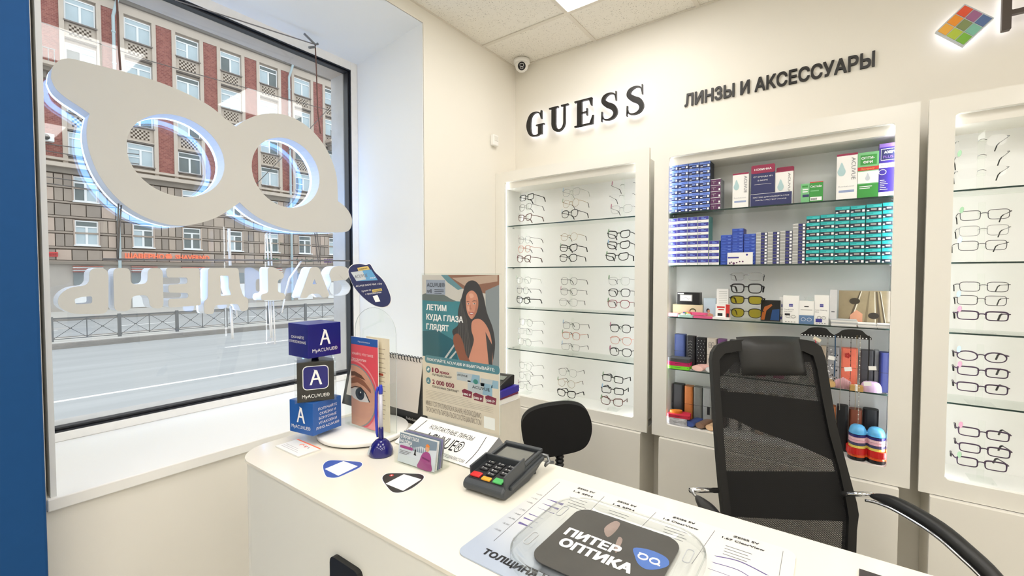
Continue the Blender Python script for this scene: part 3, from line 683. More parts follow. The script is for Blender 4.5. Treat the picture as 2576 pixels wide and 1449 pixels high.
def stand(x, y, z, n, label, group='acrylic spectacle stands'):
    global STAND
    t = thing('spectacle_stand', label, 'stand', (x, y, z), 0, group)
    if STAND is None:
        a = MB().box(-.034, .034, -.03, .045, 0, .003, CLEAR).build('base', t); b_ = MB().box(-.009, .009, .014, .018, .003, .215, CLEAR).build('post', t)
        c_ = MB().box(-.011, .011, .004, .0135, 0, .008, CLEAR).build('nose_rest', t, loc=(0, 0, .05)); STAND = (a.data, b_.data, c_.data)
    else:
        for nm, me in zip(('base', 'post', 'nose_rest'), STAND): put(nm, me, t, (0, 0, .05) if nm == 'nose_rest' else None)
    for q in (1, 2): put('nose_rest', STAND[2], t, (0, 0, .05 + q * .062))
SP = {'blk_rect': ('rect', .052, .034, .0021, 'black'), 'blk_cat': ('cat', .052, .038, .0022, 'black'), 'blk_round': ('panto', .049, .042, .0018, 'black'), 'blk_sq': ('square', .052, .040, .0022, 'black'),
      'gun_rect': ('rect', .052, .034, .0011, 'gun'), 'gun_panto': ('panto', .050, .041, .0010, 'gun'), 'gold_round': ('round', .048, .044, .0009, 'gold'), 'sil_round': ('panto', .050, .043, .0008, 'silver'), 'sil_rect': ('rect', .052, .036, .0009, 'silver'),
      'clr': ('panto', .051, .042, .0012, 'clear'), 'rose': ('panto', .050, .042, .0014, 'rose'), 'brn_cat': ('cat', .051, .039, .0019, 'brown'), 'red_round': ('panto', .050, .042, .0016, 'red'), 'pur_rect': ('rect', .054, .031, .0020, 'purple'), 'pur_oval': ('oval', .053, .034, .0019, 'purple'), 'rimless': ('square', .052, .040, .0008, 'silver', {'rim': False})}
DESC = {'blk_rect': 'black rectangular', 'blk_cat': 'black cat-eye', 'blk_round': 'thin black rounded', 'blk_sq': 'heavy black square', 'gun_rect': 'thin dark metal rectangular', 'gun_panto': 'thin dark metal rounded', 'gold_round': 'thin gold round', 'sil_round': 'thin silver rounded', 'sil_rect': 'thin silver rectangular', 'clr': 'transparent rounded', 'rose': 'rose rounded', 'brn_cat': 'brown cat-eye', 'red_round': 'dark red rounded', 'pur_rect': 'dark purple rectangular', 'pur_oval': 'dark purple oval', 'rimless': 'rimless'}
def G_(s): return s.split()
LEFTC = [  # shelf from the top: three stands, glasses top to bottom, picture centres
 [((1324, 500), G_('blk_rect gun_panto brn_cat')), ((1436, 490), G_('clr gold_round blk_round')), ((1565, 477), G_('rimless rimless sil_round'))],
 [((1319, 607), G_('sil_round rose brn_cat')), ((1431, 603), G_('gold_round blk_cat blk_round')), ((1556, 593), G_('blk_cat blk_cat blk_cat'))],
 [((1317, 719), G_('clr gun_panto blk_cat')), ((1433, 717), G_('gun_panto gun_panto sil_round')), ((1559, 719), G_('sil_round blk_round red_round'))],
 [((1323, 820), G_('clr sil_rect clr')), ((1437, 829), G_('gun_panto rose sil_rect')), ((1562, 840), G_('blk_round rose blk_round'))],
 [((1322, 926), G_('clr sil_round sil_round')), ((1427, 942), G_('sil_round gold_round blk_cat')), ((1542, 961), G_('blk_rect blk_rect brn_cat'))]]
SN = ['first', 'second', 'third', 'fourth', 'bottom']; PN = ['top', 'middle', 'lowest']
TG = ['green', 'blue', 'pink', None, 'green', None]
for si, row in enumerate(LEFTC):
    zs = (SHZ + [ZBOT])[si]
    for ki, (pc, kinds) in enumerate(row):
        Yg = 2.288; x = wy(pc[0], pc[1], Yg).x
        stand(x, Yg, zs + .0005, 3, 'clear acrylic spectacle stand, %s of three, %s shelf of the corner cabinet' % (['nearest the window', 'the middle one', 'nearest the middle cabinet'][ki], SN[si]))
        for gi, k in enumerate(kinds):
            z = zs + .172 - gi * .062 + RND.uniform(-.004, .004)
            glasses((x + RND.uniform(-.004, .004), Yg - .004 * gi, z), RND.uniform(-.10, .10) - (.25 if ki == 0 else .1 if ki == 1 else 0), -.06, SP[k], '%s glasses, %s on the %s stand, %s shelf, corner cabinet' % (DESC[k], PN[gi], ['window-side', 'centre', 'inner'][ki], SN[si]), 'glasses in the corner cabinet', TG[(si * 2 + ki + gi * 3) % 6])
RIGHTC = [((2472, 365), G_('rimless rimless rimless')), ((2472, 553), G_('gun_rect sil_rect gun_rect')), ((2470, 740), G_('gun_rect gun_rect pur_rect')), ((2468, 922), G_('pur_oval pur_rect pur_rect')), ((2472, 1106), G_('pur_rect pur_rect pur_rect'))]
for si, (pc, kinds) in enumerate(RIGHTC):
    zs = (SHZ + [ZBOT])[si]; Yg = 2.288; x = wy(pc[0], pc[1], Yg).x
    stand(x, Yg, zs + .0005, 3, 'clear acrylic spectacle stand on the %s shelf of the cabinet at the right' % SN[si])
    for gi, k in enumerate(kinds):
        z = zs + .170 - gi * .054 + RND.uniform(-.003, .003)
        glasses((x + RND.uniform(-.004, .004), Yg - .003 * gi, z), RND.uniform(-.06, .06), -.05, SP[k], '%s glasses, %s of three on the %s shelf, cabinet at the right' % (DESC[k], PN[gi], SN[si]), 'glasses in the cabinet at the right', [None, 'green', None, 'blue', 'pink'][(si + gi) % 5])

# ================================================================== stock in the middle cabinet
K = 4.1403
def c6(x, y): return (1660 + x / K, 340 + y / K)
def c7(x, y): return (1660 + x / K, 660 + y / K)
def c8(x, y): return (1660 + x / K, 860 + y / K)
S1, S2, S3, S4, S5 = SHZ[0], SHZ[1], SHZ[2], SHZ[3], ZBOT
YS = 2.262                                     # front face of things set near the shelf edge
TEAL = mat('teal_print', (30, 172, 172), .4); TEAL2 = mat('teal_print_light', (70, 196, 196), .4); DNAVY = mat('dark_navy_print', (30, 40, 58), .4); LBLUE = mat('light_blue_print', (122, 150, 222), .4); MBLUE = mat('mid_blue_print', (40, 72, 172), .4); MBLUE2 = mat('mid_blue_light', (78, 110, 200), .4)
VIO = mat('violet_print', (64, 62, 150), .4); PURP = mat('purple_print', (92, 44, 88), .4); GREYP = mat('grey_print', (168, 168, 164), .5); SIDEP = mat('side_grey', (140, 144, 150), .5); NAVY2 = mat('navy_box', (34, 44, 92), .4)
CRIM = mat('crimson_print', (150, 30, 72), .4); INDG = mat('indigo_print', (40, 46, 96), .4); GREENP = mat('green_print', (56, 150, 62), .4); LGREEN = mat('light_green_print', (120, 190, 130), .4); REDP = mat('red_print', (206, 50, 48), .4); PURB = mat('purple_blue_print', (60, 44, 150), .4); PURL = mat('purple_light_print', (136, 104, 190), .4); SILV = mat('silver_print', (196, 204, 210), .25)
def lens_mesh(kind, w, h, d=.085):
    m = MB(); f = -.0003
    base = {'blue': NAVY2, 'purple': PURP, 'white': WHITE, 'mid': MBLUE, 'grey': GREYP, 'teal': DNAVY}[kind]
    side = {'blue': DNAVY, 'purple': SIDEP, 'white': mat('teal_side', (70, 150, 150), .4), 'mid': VIO, 'grey': SIDEP, 'teal': TEAL}[kind]
    m.box(-w / 2, w / 2, 0, d, 0, h, side)
    def fq(a0, a1, b0, b1, mm, k=1): m.quad((-w / 2 + a0 * w, f * k, b0 * h), (-w / 2 + a1 * w, f * k, b0 * h), (-w / 2 + a1 * w, f * k, b1 * h), (-w / 2 + a0 * w, f * k, b1 * h), mm)
    fq(.005, .995, .01, .99, base)
    if kind == 'blue':
        fq(.01, .99, .55, .97, LBLUE, 2); fq(.35, .9, .68, .86, MBLUE2, 3); fq(.1, .3, .1, .22, WINK, 2); fq(.34, .66, .22, .42, LBLUE, 2); fq(.74, .92, .14, .46, WINK, 2)
    elif kind == 'purple':
        fq(.01, .99, .93, .99, WINK, 2); fq(.12, .55, .55, .62, GREYP, 2); fq(.3, .34, .2, .6, GREYP, 2); fq(.8, .95, .1, .42, WINK, 2)
    elif kind == 'white':
        fq(.02, .98, .42, .97, VIO, 2); fq(.3, .75, .55, .68, LBLUE, 3); fq(.3, .55, .75, .85, LBLUE, 3); fq(.05, .3, .12, .2, GREYP, 2)
    elif kind == 'mid':
        fq(.02, .98, .8, .97, MBLUE2, 2); fq(.1, .45, .25, .5, MBLUE2, 2); fq(.65, .9, .45, .65, LBLUE, 2)
    elif kind == 'grey':
        fq(.44, .99, .06, .94, NAVY2, 2); fq(.78, .96, .18, .8, WINK, 3); fq(.5, .7, .3, .6, VIO, 3); fq(.01, .42, .8, .94, WINK, 2)
    elif kind == 'teal':
        fq(.01, .99, .52, .97, TEAL, 2); fq(.45, .95, .66, .84, TEAL2, 3); fq(.1, .75, .56, .63, TEAL2, 3); fq(.04, .2, .06, .22, WINK, 2); fq(.3, .66, .18, .4, GREYP, 2); fq(.78, .95, .1, .42, WINK, 2)
    me = bpy.data.meshes.new('lens_box'); me.from_pydata(m.v, [], m.f)
    for q in m.mats: me.materials.append(q)
    me.polygons.foreach_set('material_index', m.m); me.update(); return me
def stack(cols, zs, kind, n0s, text, grp, gap=.0008):
    """cols: list of ((x_left, x_right, y_top) picture points, rows)"""
    for ci, (xl, xr, yt, n) in enumerate(cols):
        A = wy(xl, yt, YS); B_ = wy(xr, yt, YS); A.x = max(A.x, -.6712); B_.x = min(B_.x, .1942); h = (A.z - zs) / n; w = B_.x - A.x - gap
        me = lens_mesh(kind, w, h - .0005)
        for r in range(n):
            o = put('lens_box', me, None, ((A.x + B_.x) / 2, YS + RND.uniform(-.001, .001), zs + .0003 + r * h))
            pl = '' if len(cols) == 1 else ', %s column from window' % ORD[ci]
            tag(o, '%s, %s%s' % (text, ORD[r] + ' from bottom' if r else 'lowest', pl), 'box', grp)
def cx6(a, b, y, n): return c6(a, y)[0], c6(b, y)[0], c6(a, y)[1], n
stack([cx6(88, 190, 316, 8), cx6(190, 300, 302, 8), cx6(300, 412, 291, 8), cx6(413, 528, 280, 8)], S1, 'blue', 0, 'light blue lens box on the top shelf', 'blue lens boxes on the top shelf')
stack([cx6(528, 636, 462, 5)], S1, 'purple', 0, 'purple lens box on the top shelf', 'purple lens boxes')
stack([cx6(78, 180, 872, 8), cx6(180, 287, 862, 8), cx6(287, 396, 855, 8), cx6(397, 511, 848, 8), cx6(511, 620, 1100, 4)], S2, 'white', 0, 'white and violet lens box', 'white lens boxes on the second shelf')
stack([cx6(634, 752, 1042, 9), cx6(753, 873, 976, 11), cx6(876, 1000, 1030, 9)], S2, 'mid', 0, 'thin bright blue lens box', 'thin blue lens boxes')
stack([cx6(1001, 1122, 1016, 10), cx6(1123, 1251, 1008, 10), cx6(1252, 1382, 998, 10), cx6(1384, 1520, 924, 12)], S2, 'grey', 0, 'grey and navy lens box', 'grey and navy lens boxes')
stack([cx6(1526, 1670, 845, 7), cx6(1672, 1824, 830, 7), cx6(1827, 1982, 748, 8), cx6(1985, 2145, 738, 8), cx6(2149, 2318, 722, 8), cx6(2322, 2492, 704, 8)], S2, 'teal', 0, 'teal and black lens box', 'teal lens boxes')
def carton(name, label, cat, p0, p1, zs, m, dep=.05, Y=YS, side=None, grp=None, z0=None):
    A, B_ = wy(*p0, Y), wy(*p1, Y); w = B_.x - A.x; h = A.z - (z0 if z0 is not None else zs)
    t = thing(name, label, cat, ((A.x + B_.x) / 2, Y, (z0 if z0 is not None else zs) + .0004), 0, grp)
    bo = MB().box(-w / 2, w / 2, 0, dep, 0, h, side or m); bo.quad((-w / 2, -.0002, 0), (w / 2, -.0002, 0), (w / 2, -.0002, h), (-w / 2, -.0002, h), m); bo.build('body', t)
    return t, w, h
FX = lambda k=1: frame_xf((0, -.0003 * k, 0), (1, 0, 0), (0, 0, 1))
def panel(mb, w, h, u0, u1, v0, v1, m, k=2): mb.quad((-w / 2 + u0 * w, -.0003 * k, v0 * h), (-w / 2 + u1 * w, -.0003 * k, v0 * h), (-w / 2 + u1 * w, -.0003 * k, v1 * h), (-w / 2 + u0 * w, -.0003 * k, v1 * h), m); return mb
def vtext(mb, t, m, w, h, u, v0, v1, size):      # reads downwards
    xf = frame_xf((-w / 2 + u * w, -.0012, v1 * h), (0, 0, -1), (1, 0, 0)); mb.text(t, m, xf, h=size, w=(v1 - v0) * h, align='L')
def htext(mb, t, m, w, h, u, v, size, wid=None, bold=0, align='C', shear=0, k=4): mb.text(t, m, frame_xf((-w / 2 + u * w, -.0003 * k, v * h), (1, 0, 0), (0, 0, 1)), h=size, w=wid, bold=bold, align=align, shear=shear)
def drop(mb, w, h, u, v, s, m=None):
    P = [(-w / 2 + u * w + x * s, v * h + y * s) for x, y in smooth([(0, 1), (.22, .45), (.34, .05), (.22, -.3), (0, -.4), (-.22, -.3), (-.34, .05), (-.2, .45)], 3)]
    mb.prism(P, 0, 0, m or mat('drop_print', (176, 206, 208), .4), FX(3))
def acuvue(p0, p1, lab):
    t, w, h = carton('solution_box', lab, 'box', p0, p1, S1, WHITE, .045, side=mat('carton_side', (216, 214, 210), .5))
    g = MB(); panel(g, w, h, 0, 1, .955, 1, CRIM); drop(g, w, h, .24, .60, .030 * h / .14); vtext(g, 'ACUVUE', GREYINK, w, h, .72, .42, .90, .20 * w); htext(g, 'RevitaLens', mat('silver_ink', (176, 178, 182), .4), w, h, .48, .27, .08 * w, .76 * w); panel(g, w, h, .12, .86, .15, .20, mat('soft_blue', (150, 164, 200), .5)); g.build('print', t)
acuvue(c6(760, 405), c6(926, 405), 'small white solution carton with a drop, beside the dark promotional card')
acuvue(c6(1845, 206), c6(2062, 206), 'large white solution carton with a drop, beside the green carton')
# promotional holder with its carton
t = thing('promotional_stand', 'navy promotional card stand holding a drop carton on the top shelf', 'display stand', (wy(*c6(1160, 600), YS).x, YS, S1 + .0004))
ox = t.location.x
def locq(p, Y=YS): q = wy(*p, Y); return q.x - ox, q.z - S1
a0, a1 = locq(c6(950, 320)), locq(c6(1198, 320)); wA = a1[0] - a0[0]; hA = a0[1]
def rel(xf_c, wv, hv): return Matrix.Translation((xf_c, 0, 0))
g = MB().prism(rrect(wA, hA, .006, 3, (a0[0] + a1[0]) / 2, hA / 2), 0, .004, INDG, frame_xf((0, .012, 0), (1, 0, 0), (0, 0, 1)))
g.prism(rrect(wA, hA * .20, .006, 3, (a0[0] + a1[0]) / 2, hA * .90), 0, .0005, CRIM, frame_xf((0, .0078, 0), (1, 0, 0), (0, 0, 1)))
xm = (a0[0] + a1[0]) / 2
g.text('НОВИНКА', WINK, frame_xf((xm, .0068, hA * .87), (1, 0, 0), (0, 0, 1)), h=.0085, w=wA * .72, bold=.02)
g.text('ОТ БРЕНДА №1', WINK, frame_xf((xm, .0074, hA * .70), (1, 0, 0), (0, 0, 1)), h=.006, w=wA * .80); g.text('В МИРЕ', WINK, frame_xf((xm, .0074, hA * .61), (1, 0, 0), (0, 0, 1)), h=.006, w=wA * .42)
g.box(xm - wA * .36, xm + wA * .36, .0072, .0076, hA * .53, hA * .535, WINK); g.build('back_card', t)
b0, b1 = locq(c6(1203, 318)), locq(c6(1390, 318)); wB = b1[0] - b0[0]; hB = b0[1]; xm2 = (b0[0] + b1[0]) / 2
g = MB().prism(rrect(wB, hB, .006, 3, xm2, hB / 2), 0, .004, CRIM, frame_xf((0, .055, 0), (1, 0, 0), (0, 0, 1))); g.build('crimson_card', t)
hb = locq(c6(1210, 375))[1]
g = MB().box(xm2 - wB / 2, xm2 + wB / 2 - .001, .012, .05, .003, hb, WHITE); tt = MB()
drop(tt, wB, hb, .30, .52, .035); tt.text('ACUVUE', GREYINK, frame_xf((xm2 + wB * .22, .0110, hb * .92), (0, 0, -1), (1, 0, 0)), h=.009, w=hb * .6, align='L')
tt.box(-wB / 2, wB / 2, -.0003, -.0001, hb * .97, hb, CRIM)
k_ = g.build('carton', t); 
for i in range(len(tt.v)): tt.v[i] = (tt.v[i][0] + (xm2 if tt.v[i][1] < .005 else 0), tt.v[i][1] + (.0115 if tt.v[i][1] < .005 else 0), tt.v[i][2])
tt.build('carton_print', t)
f0, f1 = locq(c6(940, 628)), locq(c6(1378, 600)); hF = f0[1] + .003; xm3 = (f0[0] + f1[0]) / 2; wF = f1[0] - f0[0]
g = MB().box(f0[0], f1[0], .0, .004, 0, hF, INDG)
for a in ((f0[0], f0[0] + .0012, 0, hF), (f1[0] - .0012, f1[0], 0, hF), (f0[0], f1[0], hF - .0012, hF)): g.box(a[0], a[1], -.0006, 0, a[2], a[3], WINK)
g.text('СИСТЕМА ДЛЯ КОМФОРТА ГЛАЗ', WINK, frame_xf((xm3, -.0006, hF * .66), (1, 0, 0), (0, 0, 1)), h=.005, w=wF * .86); g.text('ЛИНЗЫ • РАСТВОР ACUVUE', WINK, frame_xf((xm3, -.0006, hF * .42), (1, 0, 0), (0, 0, 1)), h=.005, w=wF * .74)
g.build('front_card', t)
t, w, h = carton('drops_box', 'small light green carton at the left of a pair on the top shelf', 'box', c6(1470, 512), c6(1560, 512), S1, LGREEN, .03)
g = MB(); panel(g, w, h, .2, .95, .28, .42, INDG); panel(g, w, h, .15, .8, .8, .9, GREENP); panel(g, w, h, .2, .85, .66, .72, WINK); panel(g, w, h, .2, .8, .54, .60, WINK); g.build('print', t)
t, w, h = carton('drops_box', 'small bright green carton with a barcode on the top shelf', 'box', c6(1563, 492), c6(1700, 492), S1, GREENP, .045)
g = MB(); panel(g, w, h, 0, 1, .96, 1, REDP); htext(g, 'Систейн', WINK, w, h, .48, .72, .0085, w * .86, .02); panel(g, w, h, .04, .92, .06, .24, WINK); 
for q in range(12): panel(g, w, h, .10 + q * .04, .12 + q * .04, .09, .19, INK, 3)
panel(g, w, h, .05, .7, .52, .58, LGREEN); g.build('print', t)
t, w, h = carton('solution_box', 'tall green and white solution carton with a red band on the top shelf', 'box', c6(2066, 190), c6(2284, 190), S1, LGREEN, .045, side=GREENP)
g = MB(); panel(g, w, h, .12, .9, .72, .94, GREENP); htext(g, 'ОПТИ-', WINK, w, h, .48, .845, .0095, w * .62, .03); htext(g, 'ФРИ', WINK, w, h, .48, .755, .0095, w * .44, .03); panel(g, w, h, 0, 1, .60, .68, REDP); htext(g, 'Экспресс', mat('orange_ink', (240, 170, 90), .5), w, h, .46, .62, .006, w * .66, .02, shear=.2)
panel(g, w, h, 0, 1, .32, .58, WHITE); panel(g, w, h, 0, 1, 0, .30, GREENP); drop(g, w, h, .48, .42, .022, SILV); panel(g, w, h, .1, .7, .24, .255, WINK, 3); panel(g, w, h, .1, .6, .2, .215, WINK, 3); g.build('print', t)
t, w, h = carton('solution_box', 'tall purple and blue solution carton partly hidden by the cabinet frame', 'box', c6(2288, 96), c6(2462, 96), S1, PURB, .045, side=PURL)
g = MB(); panel(g, w, h, 0, 1, .93, 1, PURL); panel(g, w, h, .10, 1, .68, .90, INDG)
for a in ((.10, 1, .89, .90), (.10, .12, .68, .9), (.10, 1, .68, .69)): panel(g, w, h, *a, WINK, 3)
htext(g, 'AOSEPT', WINK, w, h, .30, .81, .010, w * .66, .04, 'L'); htext(g, 'PLUS', PURL, w, h, .24, .72, .010, w * .6, .02, 'L'); panel(g, w, h, 0, 1, .54, .63, WHITE); htext(g, 'HydraGlyde', GREYINK, w, h, .1, .57, .006, w * .8, 0, 'L', .2); g.prism(ell(.012, .011, 18, -w * .28, h * .46), 0, 0, WINK, FX(3)); g.prism(ell(.010, .009, 18, -w * .28, h * .46), 0, 0, PURB, FX(4))
for q in range(6): panel(g, w, h, .08, .35 + .1 * (q % 3), .30 - q * .035, .31 - q * .035, WINK, 3)
panel(g, w, h, 0, 1, .0, .08, WHITE); g.build('print', t)
t, w, h = carton('sample_box', 'white lens carton with a violet ball standing before the thin blue boxes', 'box', c6(704, 1226), c6(966, 1226), S2, WHITE, .012, Y=YS - .022)
g = MB(); panel(g, w, h, .02, .46, .52, .64, VIO); g.prism(ell(.0045, .0045, 16, w * .28, h * .80), 0, 0, VIO, FX(3))
for u, v, r in ((.1, .12, .004), (.17, .2, .003), (.26, .1, .005), (.38, .15, .0035), (.5, .24, .003), (.62, .24, .0035)): g.prism(ell(r, r, 12, -w / 2 + u * w, v * h), 0, 0, PURP, FX(3))
g.build('print', t)

# third shelf
def pts_on(fn, P, Y): return [wy(*fn(*p), Y) for p in P]
BEIGE = mat('beige_card', (206, 196, 160), .5); SKIN = mat('printed_skin', (206, 150, 120), .6)
t, w, h = carton('accessory_box', 'beige carton with a dark oval print lying on the third shelf', 'box', c7(135, 436), c7(446, 436), S3, BEIGE, .08, Y=YS + .05)
g = MB(); g.prism(ell(.016, .013, 20, w * .18, h * .5), 0, 0, mat('olive_print', (70, 76, 48), .5), FX(2)); g.prism(ell(.012, .009, 20, w * .18, h * .45), 0, 0, BEIGE, FX(3)); htext(g, 'LOUPE', GREYINK, w, h, .16, .42, .004) if False else None; g.build('print', t); zb = S3 + h
t, w, h = carton('spectacle_case_box', 'glossy black carton with a window showing a white cord, on the beige carton', 'box', c7(182, 312), c7(414, 312), zb, BLACK, .05, Y=YS + .055, z0=zb + .0006)
g = MB(); panel(g, w, h, .12, .68, .28, .82, GREYP); panel(g, w, h, .16, .64, .32, .76, WHITE, 3); g.tube([(-w * .3, -.0015, h * .4), (-w * .1, -.0015, h * .62), (0, -.0015, h * .44), (w * .1, -.0015, h * .5)], .0008, GREYINK, 4); panel(g, w, h, .02, .3, .86, .94, WINK); g.build('print', t)
t, w, h = carton('accessory_box', 'pale blue carton with a portrait print on the third shelf', 'box', c7(456, 372), c7(582, 372), S3, mat('pale_blue_card', (186, 204, 214), .5), .03, Y=YS + .06)
g = MB(); g.prism(ell(.008, .010, 16, -w * .12, h * .36), 0, 0, INK, FX(2)); g.prism(ell(.006, .008, 16, -w * .06, h * .32), 0, 0, SKIN, FX(3)); g.prism([(-w * .4, 0), (w * .35, 0), (w * .3, h * .16), (0, h * .24), (-w * .25, h * .14)], 0, 0, SKIN, FX(3)); g.build('print', t)
t, w, h = carton('accessory_box', 'tall white carton standing behind the red and white one on the third shelf', 'box', c7(592, 276), c7(714, 276), S3, WHITE, .03, Y=YS + .06)
g = MB(); [panel(g, w, h, .2, .9, .9 - .06 * q, .91 - .06 * q, GREYP) for q in range(8)]; g.build('print', t)
t, w, h = carton('accessory_box', 'white carton with a red end on the third shelf', 'box', c7(581, 436), c7(728, 436), S3, WHITE, .03, Y=YS + .015)
g = MB(); panel(g, w, h, .72, 1, 0, 1, REDP); panel(g, w, h, .1, .65, .75, .86, REDP); panel(g, w, h, .2, .6, .6, .68, REDP); panel(g, w, h, .15, .5, .2, .4, INK); panel(g, w, h, .78, .95, .1, .4, INK, 3); g.build('print', t)
PINK = mat('pink_plastic', (222, 96, 140), .35); PINKL = mat('pale_pink_plastic', (232, 176, 190), .35); MINT = mat('mint_plastic', (190, 226, 216), .35)
def lying(name, label, cat, p0, p1, m, hgt, dep, Y, zs, rz=0, r=.006, grp=None):
    A, B_ = wy(*p0, Y), wy(*p1, Y); w = B_.x - A.x
    t = thing(name, label, cat, ((A.x + B_.x) / 2, Y + dep / 2, zs + .0004), rz, grp)
    MB().prism(rrect(w, dep, min(r, dep * .45)), 0, hgt, m, TOPF(0, 0, 0)).build('body', t, bev=min(hgt * .3, .004)); return t, w
t, w = lying('lens_case', 'pink packet with a rainbow of colour samples lying on the third shelf', 'packet', c7(236, 500), c7(490, 500), PINK, .012, .03, YS + .01, S3 + .013, -.12)
g = MB()
for q, cc in enumerate(((60, 90, 160), (80, 150, 90), (230, 200, 80), (230, 120, 60), (200, 50, 60))): g.box(-w * .48 + q * w * .075, -w * .48 + (q + 1) * w * .075, -.0154, -.0150, .002, .011, mat('sample_%d' % q, cc, .4))
g.build('colour_samples', t)
t, w = lying('lens_case', 'white and mint lens case on the third shelf edge', 'lens case', c7(182, 560), c7(340, 560), MINT, .012, .03, YS - .012, S3, 0, .013)
g = MB(); [g.lathe([(.011, 0), (.011, .004), (.009, .006)], WHITE if s_ < 0 else MINT, 16, Matrix.Translation((s_ * .013, 0, .012))) for s_ in (-1, 1)]; g.build('screw_caps', t)
lying('lens_case', 'flat pink packet on the edge of the third shelf', 'packet', c7(345, 560), c7(542, 560), PINK, .010, .03, YS - .012, S3)
lying('lens_case', 'pale pink bundle at the window end of the third shelf', 'packet', c7(84, 530), c7(190, 530), PINKL, .016, .03, YS + .02, S3)
lying('cleaning_cloth', 'white folded cloths lying flat before the red and white carton', 'cloth', c7(545, 575), c7(720, 575), PAPER, .009, .045, YS - .018, S3)
# the four demonstration glasses on their own stand
xg = wy(*c7(900, 500), 2.265).x
t = thing('spectacle_stand', 'tall clear acrylic spectacle stand on the third shelf of the middle cabinet', 'stand', (xg, 2.275, S3 + .0004))
MB().box(-.035, .035, -.03, .04, 0, .003, CLEAR).build('base', t); MB().box(-.010, .010, .014, .018, .003, .205, CLEAR).build('post', t)
for (yy, spec, lab) in ((148, ('rect', .054, .034, .0009, 'silver'), 'thin silver rectangular glasses, top of four on the tall stand'), (272, ('square', .052, .040, .0026, 'black'), 'black square glasses with a white mark, second of four on the tall stand'), (393, ('square', .055, .036, .0022, 'black', {'lensm': YEL}), 'glasses with yellow lenses, third of four on the tall stand'), (528, ('panto', .052, .041, .0016, 'black', {'lensm': YEL}), 'rounded glasses with yellow lenses, lowest on the tall stand')):
    q = wy(*c7(900, yy), 2.265); glasses((q.x, 2.265, q.z), 0, -.05, spec, lab, 'glasses on the tall stand')
t, w, h = carton('picture_pack', 'dark packet printed with sunglasses, beside the yellow glasses', 'packet', c7(1052, 392), c7(1256, 392), S3, BLACK, .01, Y=YS + .04)
g = MB(); g.prism([(-w * .48, h * .05), (-w * .3, h * .05), (-w * .2, h * .5), (w * .1, h * .75), (w * .05, h * .82), (-w * .3, h * .68), (-w * .42, h * .4)], 0, 0, mat('amber_print', (190, 104, 48), .4), FX(2)); g.prism([(w * .0, h * .05), (w * .45, h * .05), (w * .46, h * .6), (w * .1, h * .55)], 0, 0, mat('deep_blue_print', (38, 78, 134), .4), FX(3)); g.build('print', t)
def wipes(p0, p1, lab, Y, blue=False, title='ZEISS'):
    t, w, h = carton('wipes_box', lab, 'box', p0, p1, S3, WHITE, .045, Y=Y); g = MB()
    if blue:
        panel(g, w, h, 0, 1, 0, .38, mat('sky_print', (96, 128, 168), .5)); panel(g, w, h, .35, .65, .74, .78, INK); panel(g, w, h, .1, .9, .6, .63, GREYP)
        for s_ in (-1, 1): g.tube([(s_ * w * .2 + x, -.0012, h * .2 + z) for x, z in ell(w * .15, h * .07, 14)], .0008, WINK, 4, True)
    else:
        panel(g, w, h, .38, .62, .60, .70, VIO); htext(g, 'ZEISS', WINK, w, h, .5, .635, .0028, w * .2); htext(g, 'Салфетки' if title == 'a' else 'Lens Cleaning', GREYINK, w, h, .08, .48, .0045, w * (.6 if title == 'a' else .8), 0, 'L'); htext(g, 'для линз' if title == 'a' else 'Kit', GREYINK, w, h, .08, .41, .0045, w * (.5 if title == 'a' else .25), 0, 'L')
        for s_ in (-1, 1): g.tube([(s_ * w * .16 + x, -.0012, h * .24 + z) for x, z in ell(w * .13, h * .05, 14)], .0006, INK, 4, True)
        panel(g, w, h, .12, .45, .28, .35, INK) if title == 'a' else panel(g, w, h, .1, .55, .08, .2, VIO)
        for q in range(4): panel(g, w, h, .15 + q * .18, .25 + q * .18, .03, .06, GREYP)
    g.build('print', t)
wipes(c7(1246, 362), c7(1300, 362), 'plain white carton half hidden behind the wipes carton', YS + .05, False, 'b')
wipes(c7(1284, 346), c7(1452, 346), 'white wipes carton with a drawing of glasses and cloths', YS, False, 'a')
wipes(c7(1452, 402), c7(1606, 402), 'low white carton with a blue lower half and white glasses', YS - .005, True)
wipes(c7(1612, 342), c7(1764, 342), 'white lens cleaning kit carton with a drawing of thin glasses', YS, False, 'b')
q0, q1 = wy(*c7(1485, 250), 2.32), wy(*c7(1680, 250), 2.32)
t = thing('spray_bottle', 'pale blue bottle in a clear bag behind the wipes cartons', 'bottle', ((q0.x + q1.x) / 2 - .006, 2.34, S3 + .0004))
MB().lathe([(.014, 0), (.018, .004), (.018, .085), (.011, .094), (.008, .097)], mat('sky_plastic', (150, 206, 222), .3), 18).build('bottle', t, True); MB().lathe([(.021, 0), (.027, .02), (.026, .09), (.016, .104), (.022, .112)], CLEAR, 14).build('bag', t, True)
t, w, h = carton('hanging_card', 'narrow pale grey card with a hang slot on the third shelf', 'card', c7(1772, 286), c7(1848, 286), S3, mat('pale_grey_card', (206, 206, 206), .5), .006, Y=YS + .02)
g = MB(); panel(g, w, h, .25, .7, .36, .40, GREYINK); g.build('slot', t)
t, w, h = carton('picture_pack', 'large foil wrapped picture packet leaning at the right of the third shelf', 'packet', c7(1866, 292), c7(2440, 300), S3, mat('foil_print', (150, 136, 108), .15, noise=.3, scale=25), .012, Y=YS + .05)
g = MB()
for q in range(9): a = RND.uniform(-.4, .4); g.prism([(a * w, h * .02), ((a + RND.uniform(.02, .06)) * w, h * .02), ((a * .5 + .09) * w, h * .98), ((a * .5 + .07) * w, h * .98)], 0, 0, mat('foil_%d' % (q % 3), ((226, 220, 200), (120, 108, 84), (84, 74, 60))[q % 3], .12), FX(2 + q % 3))
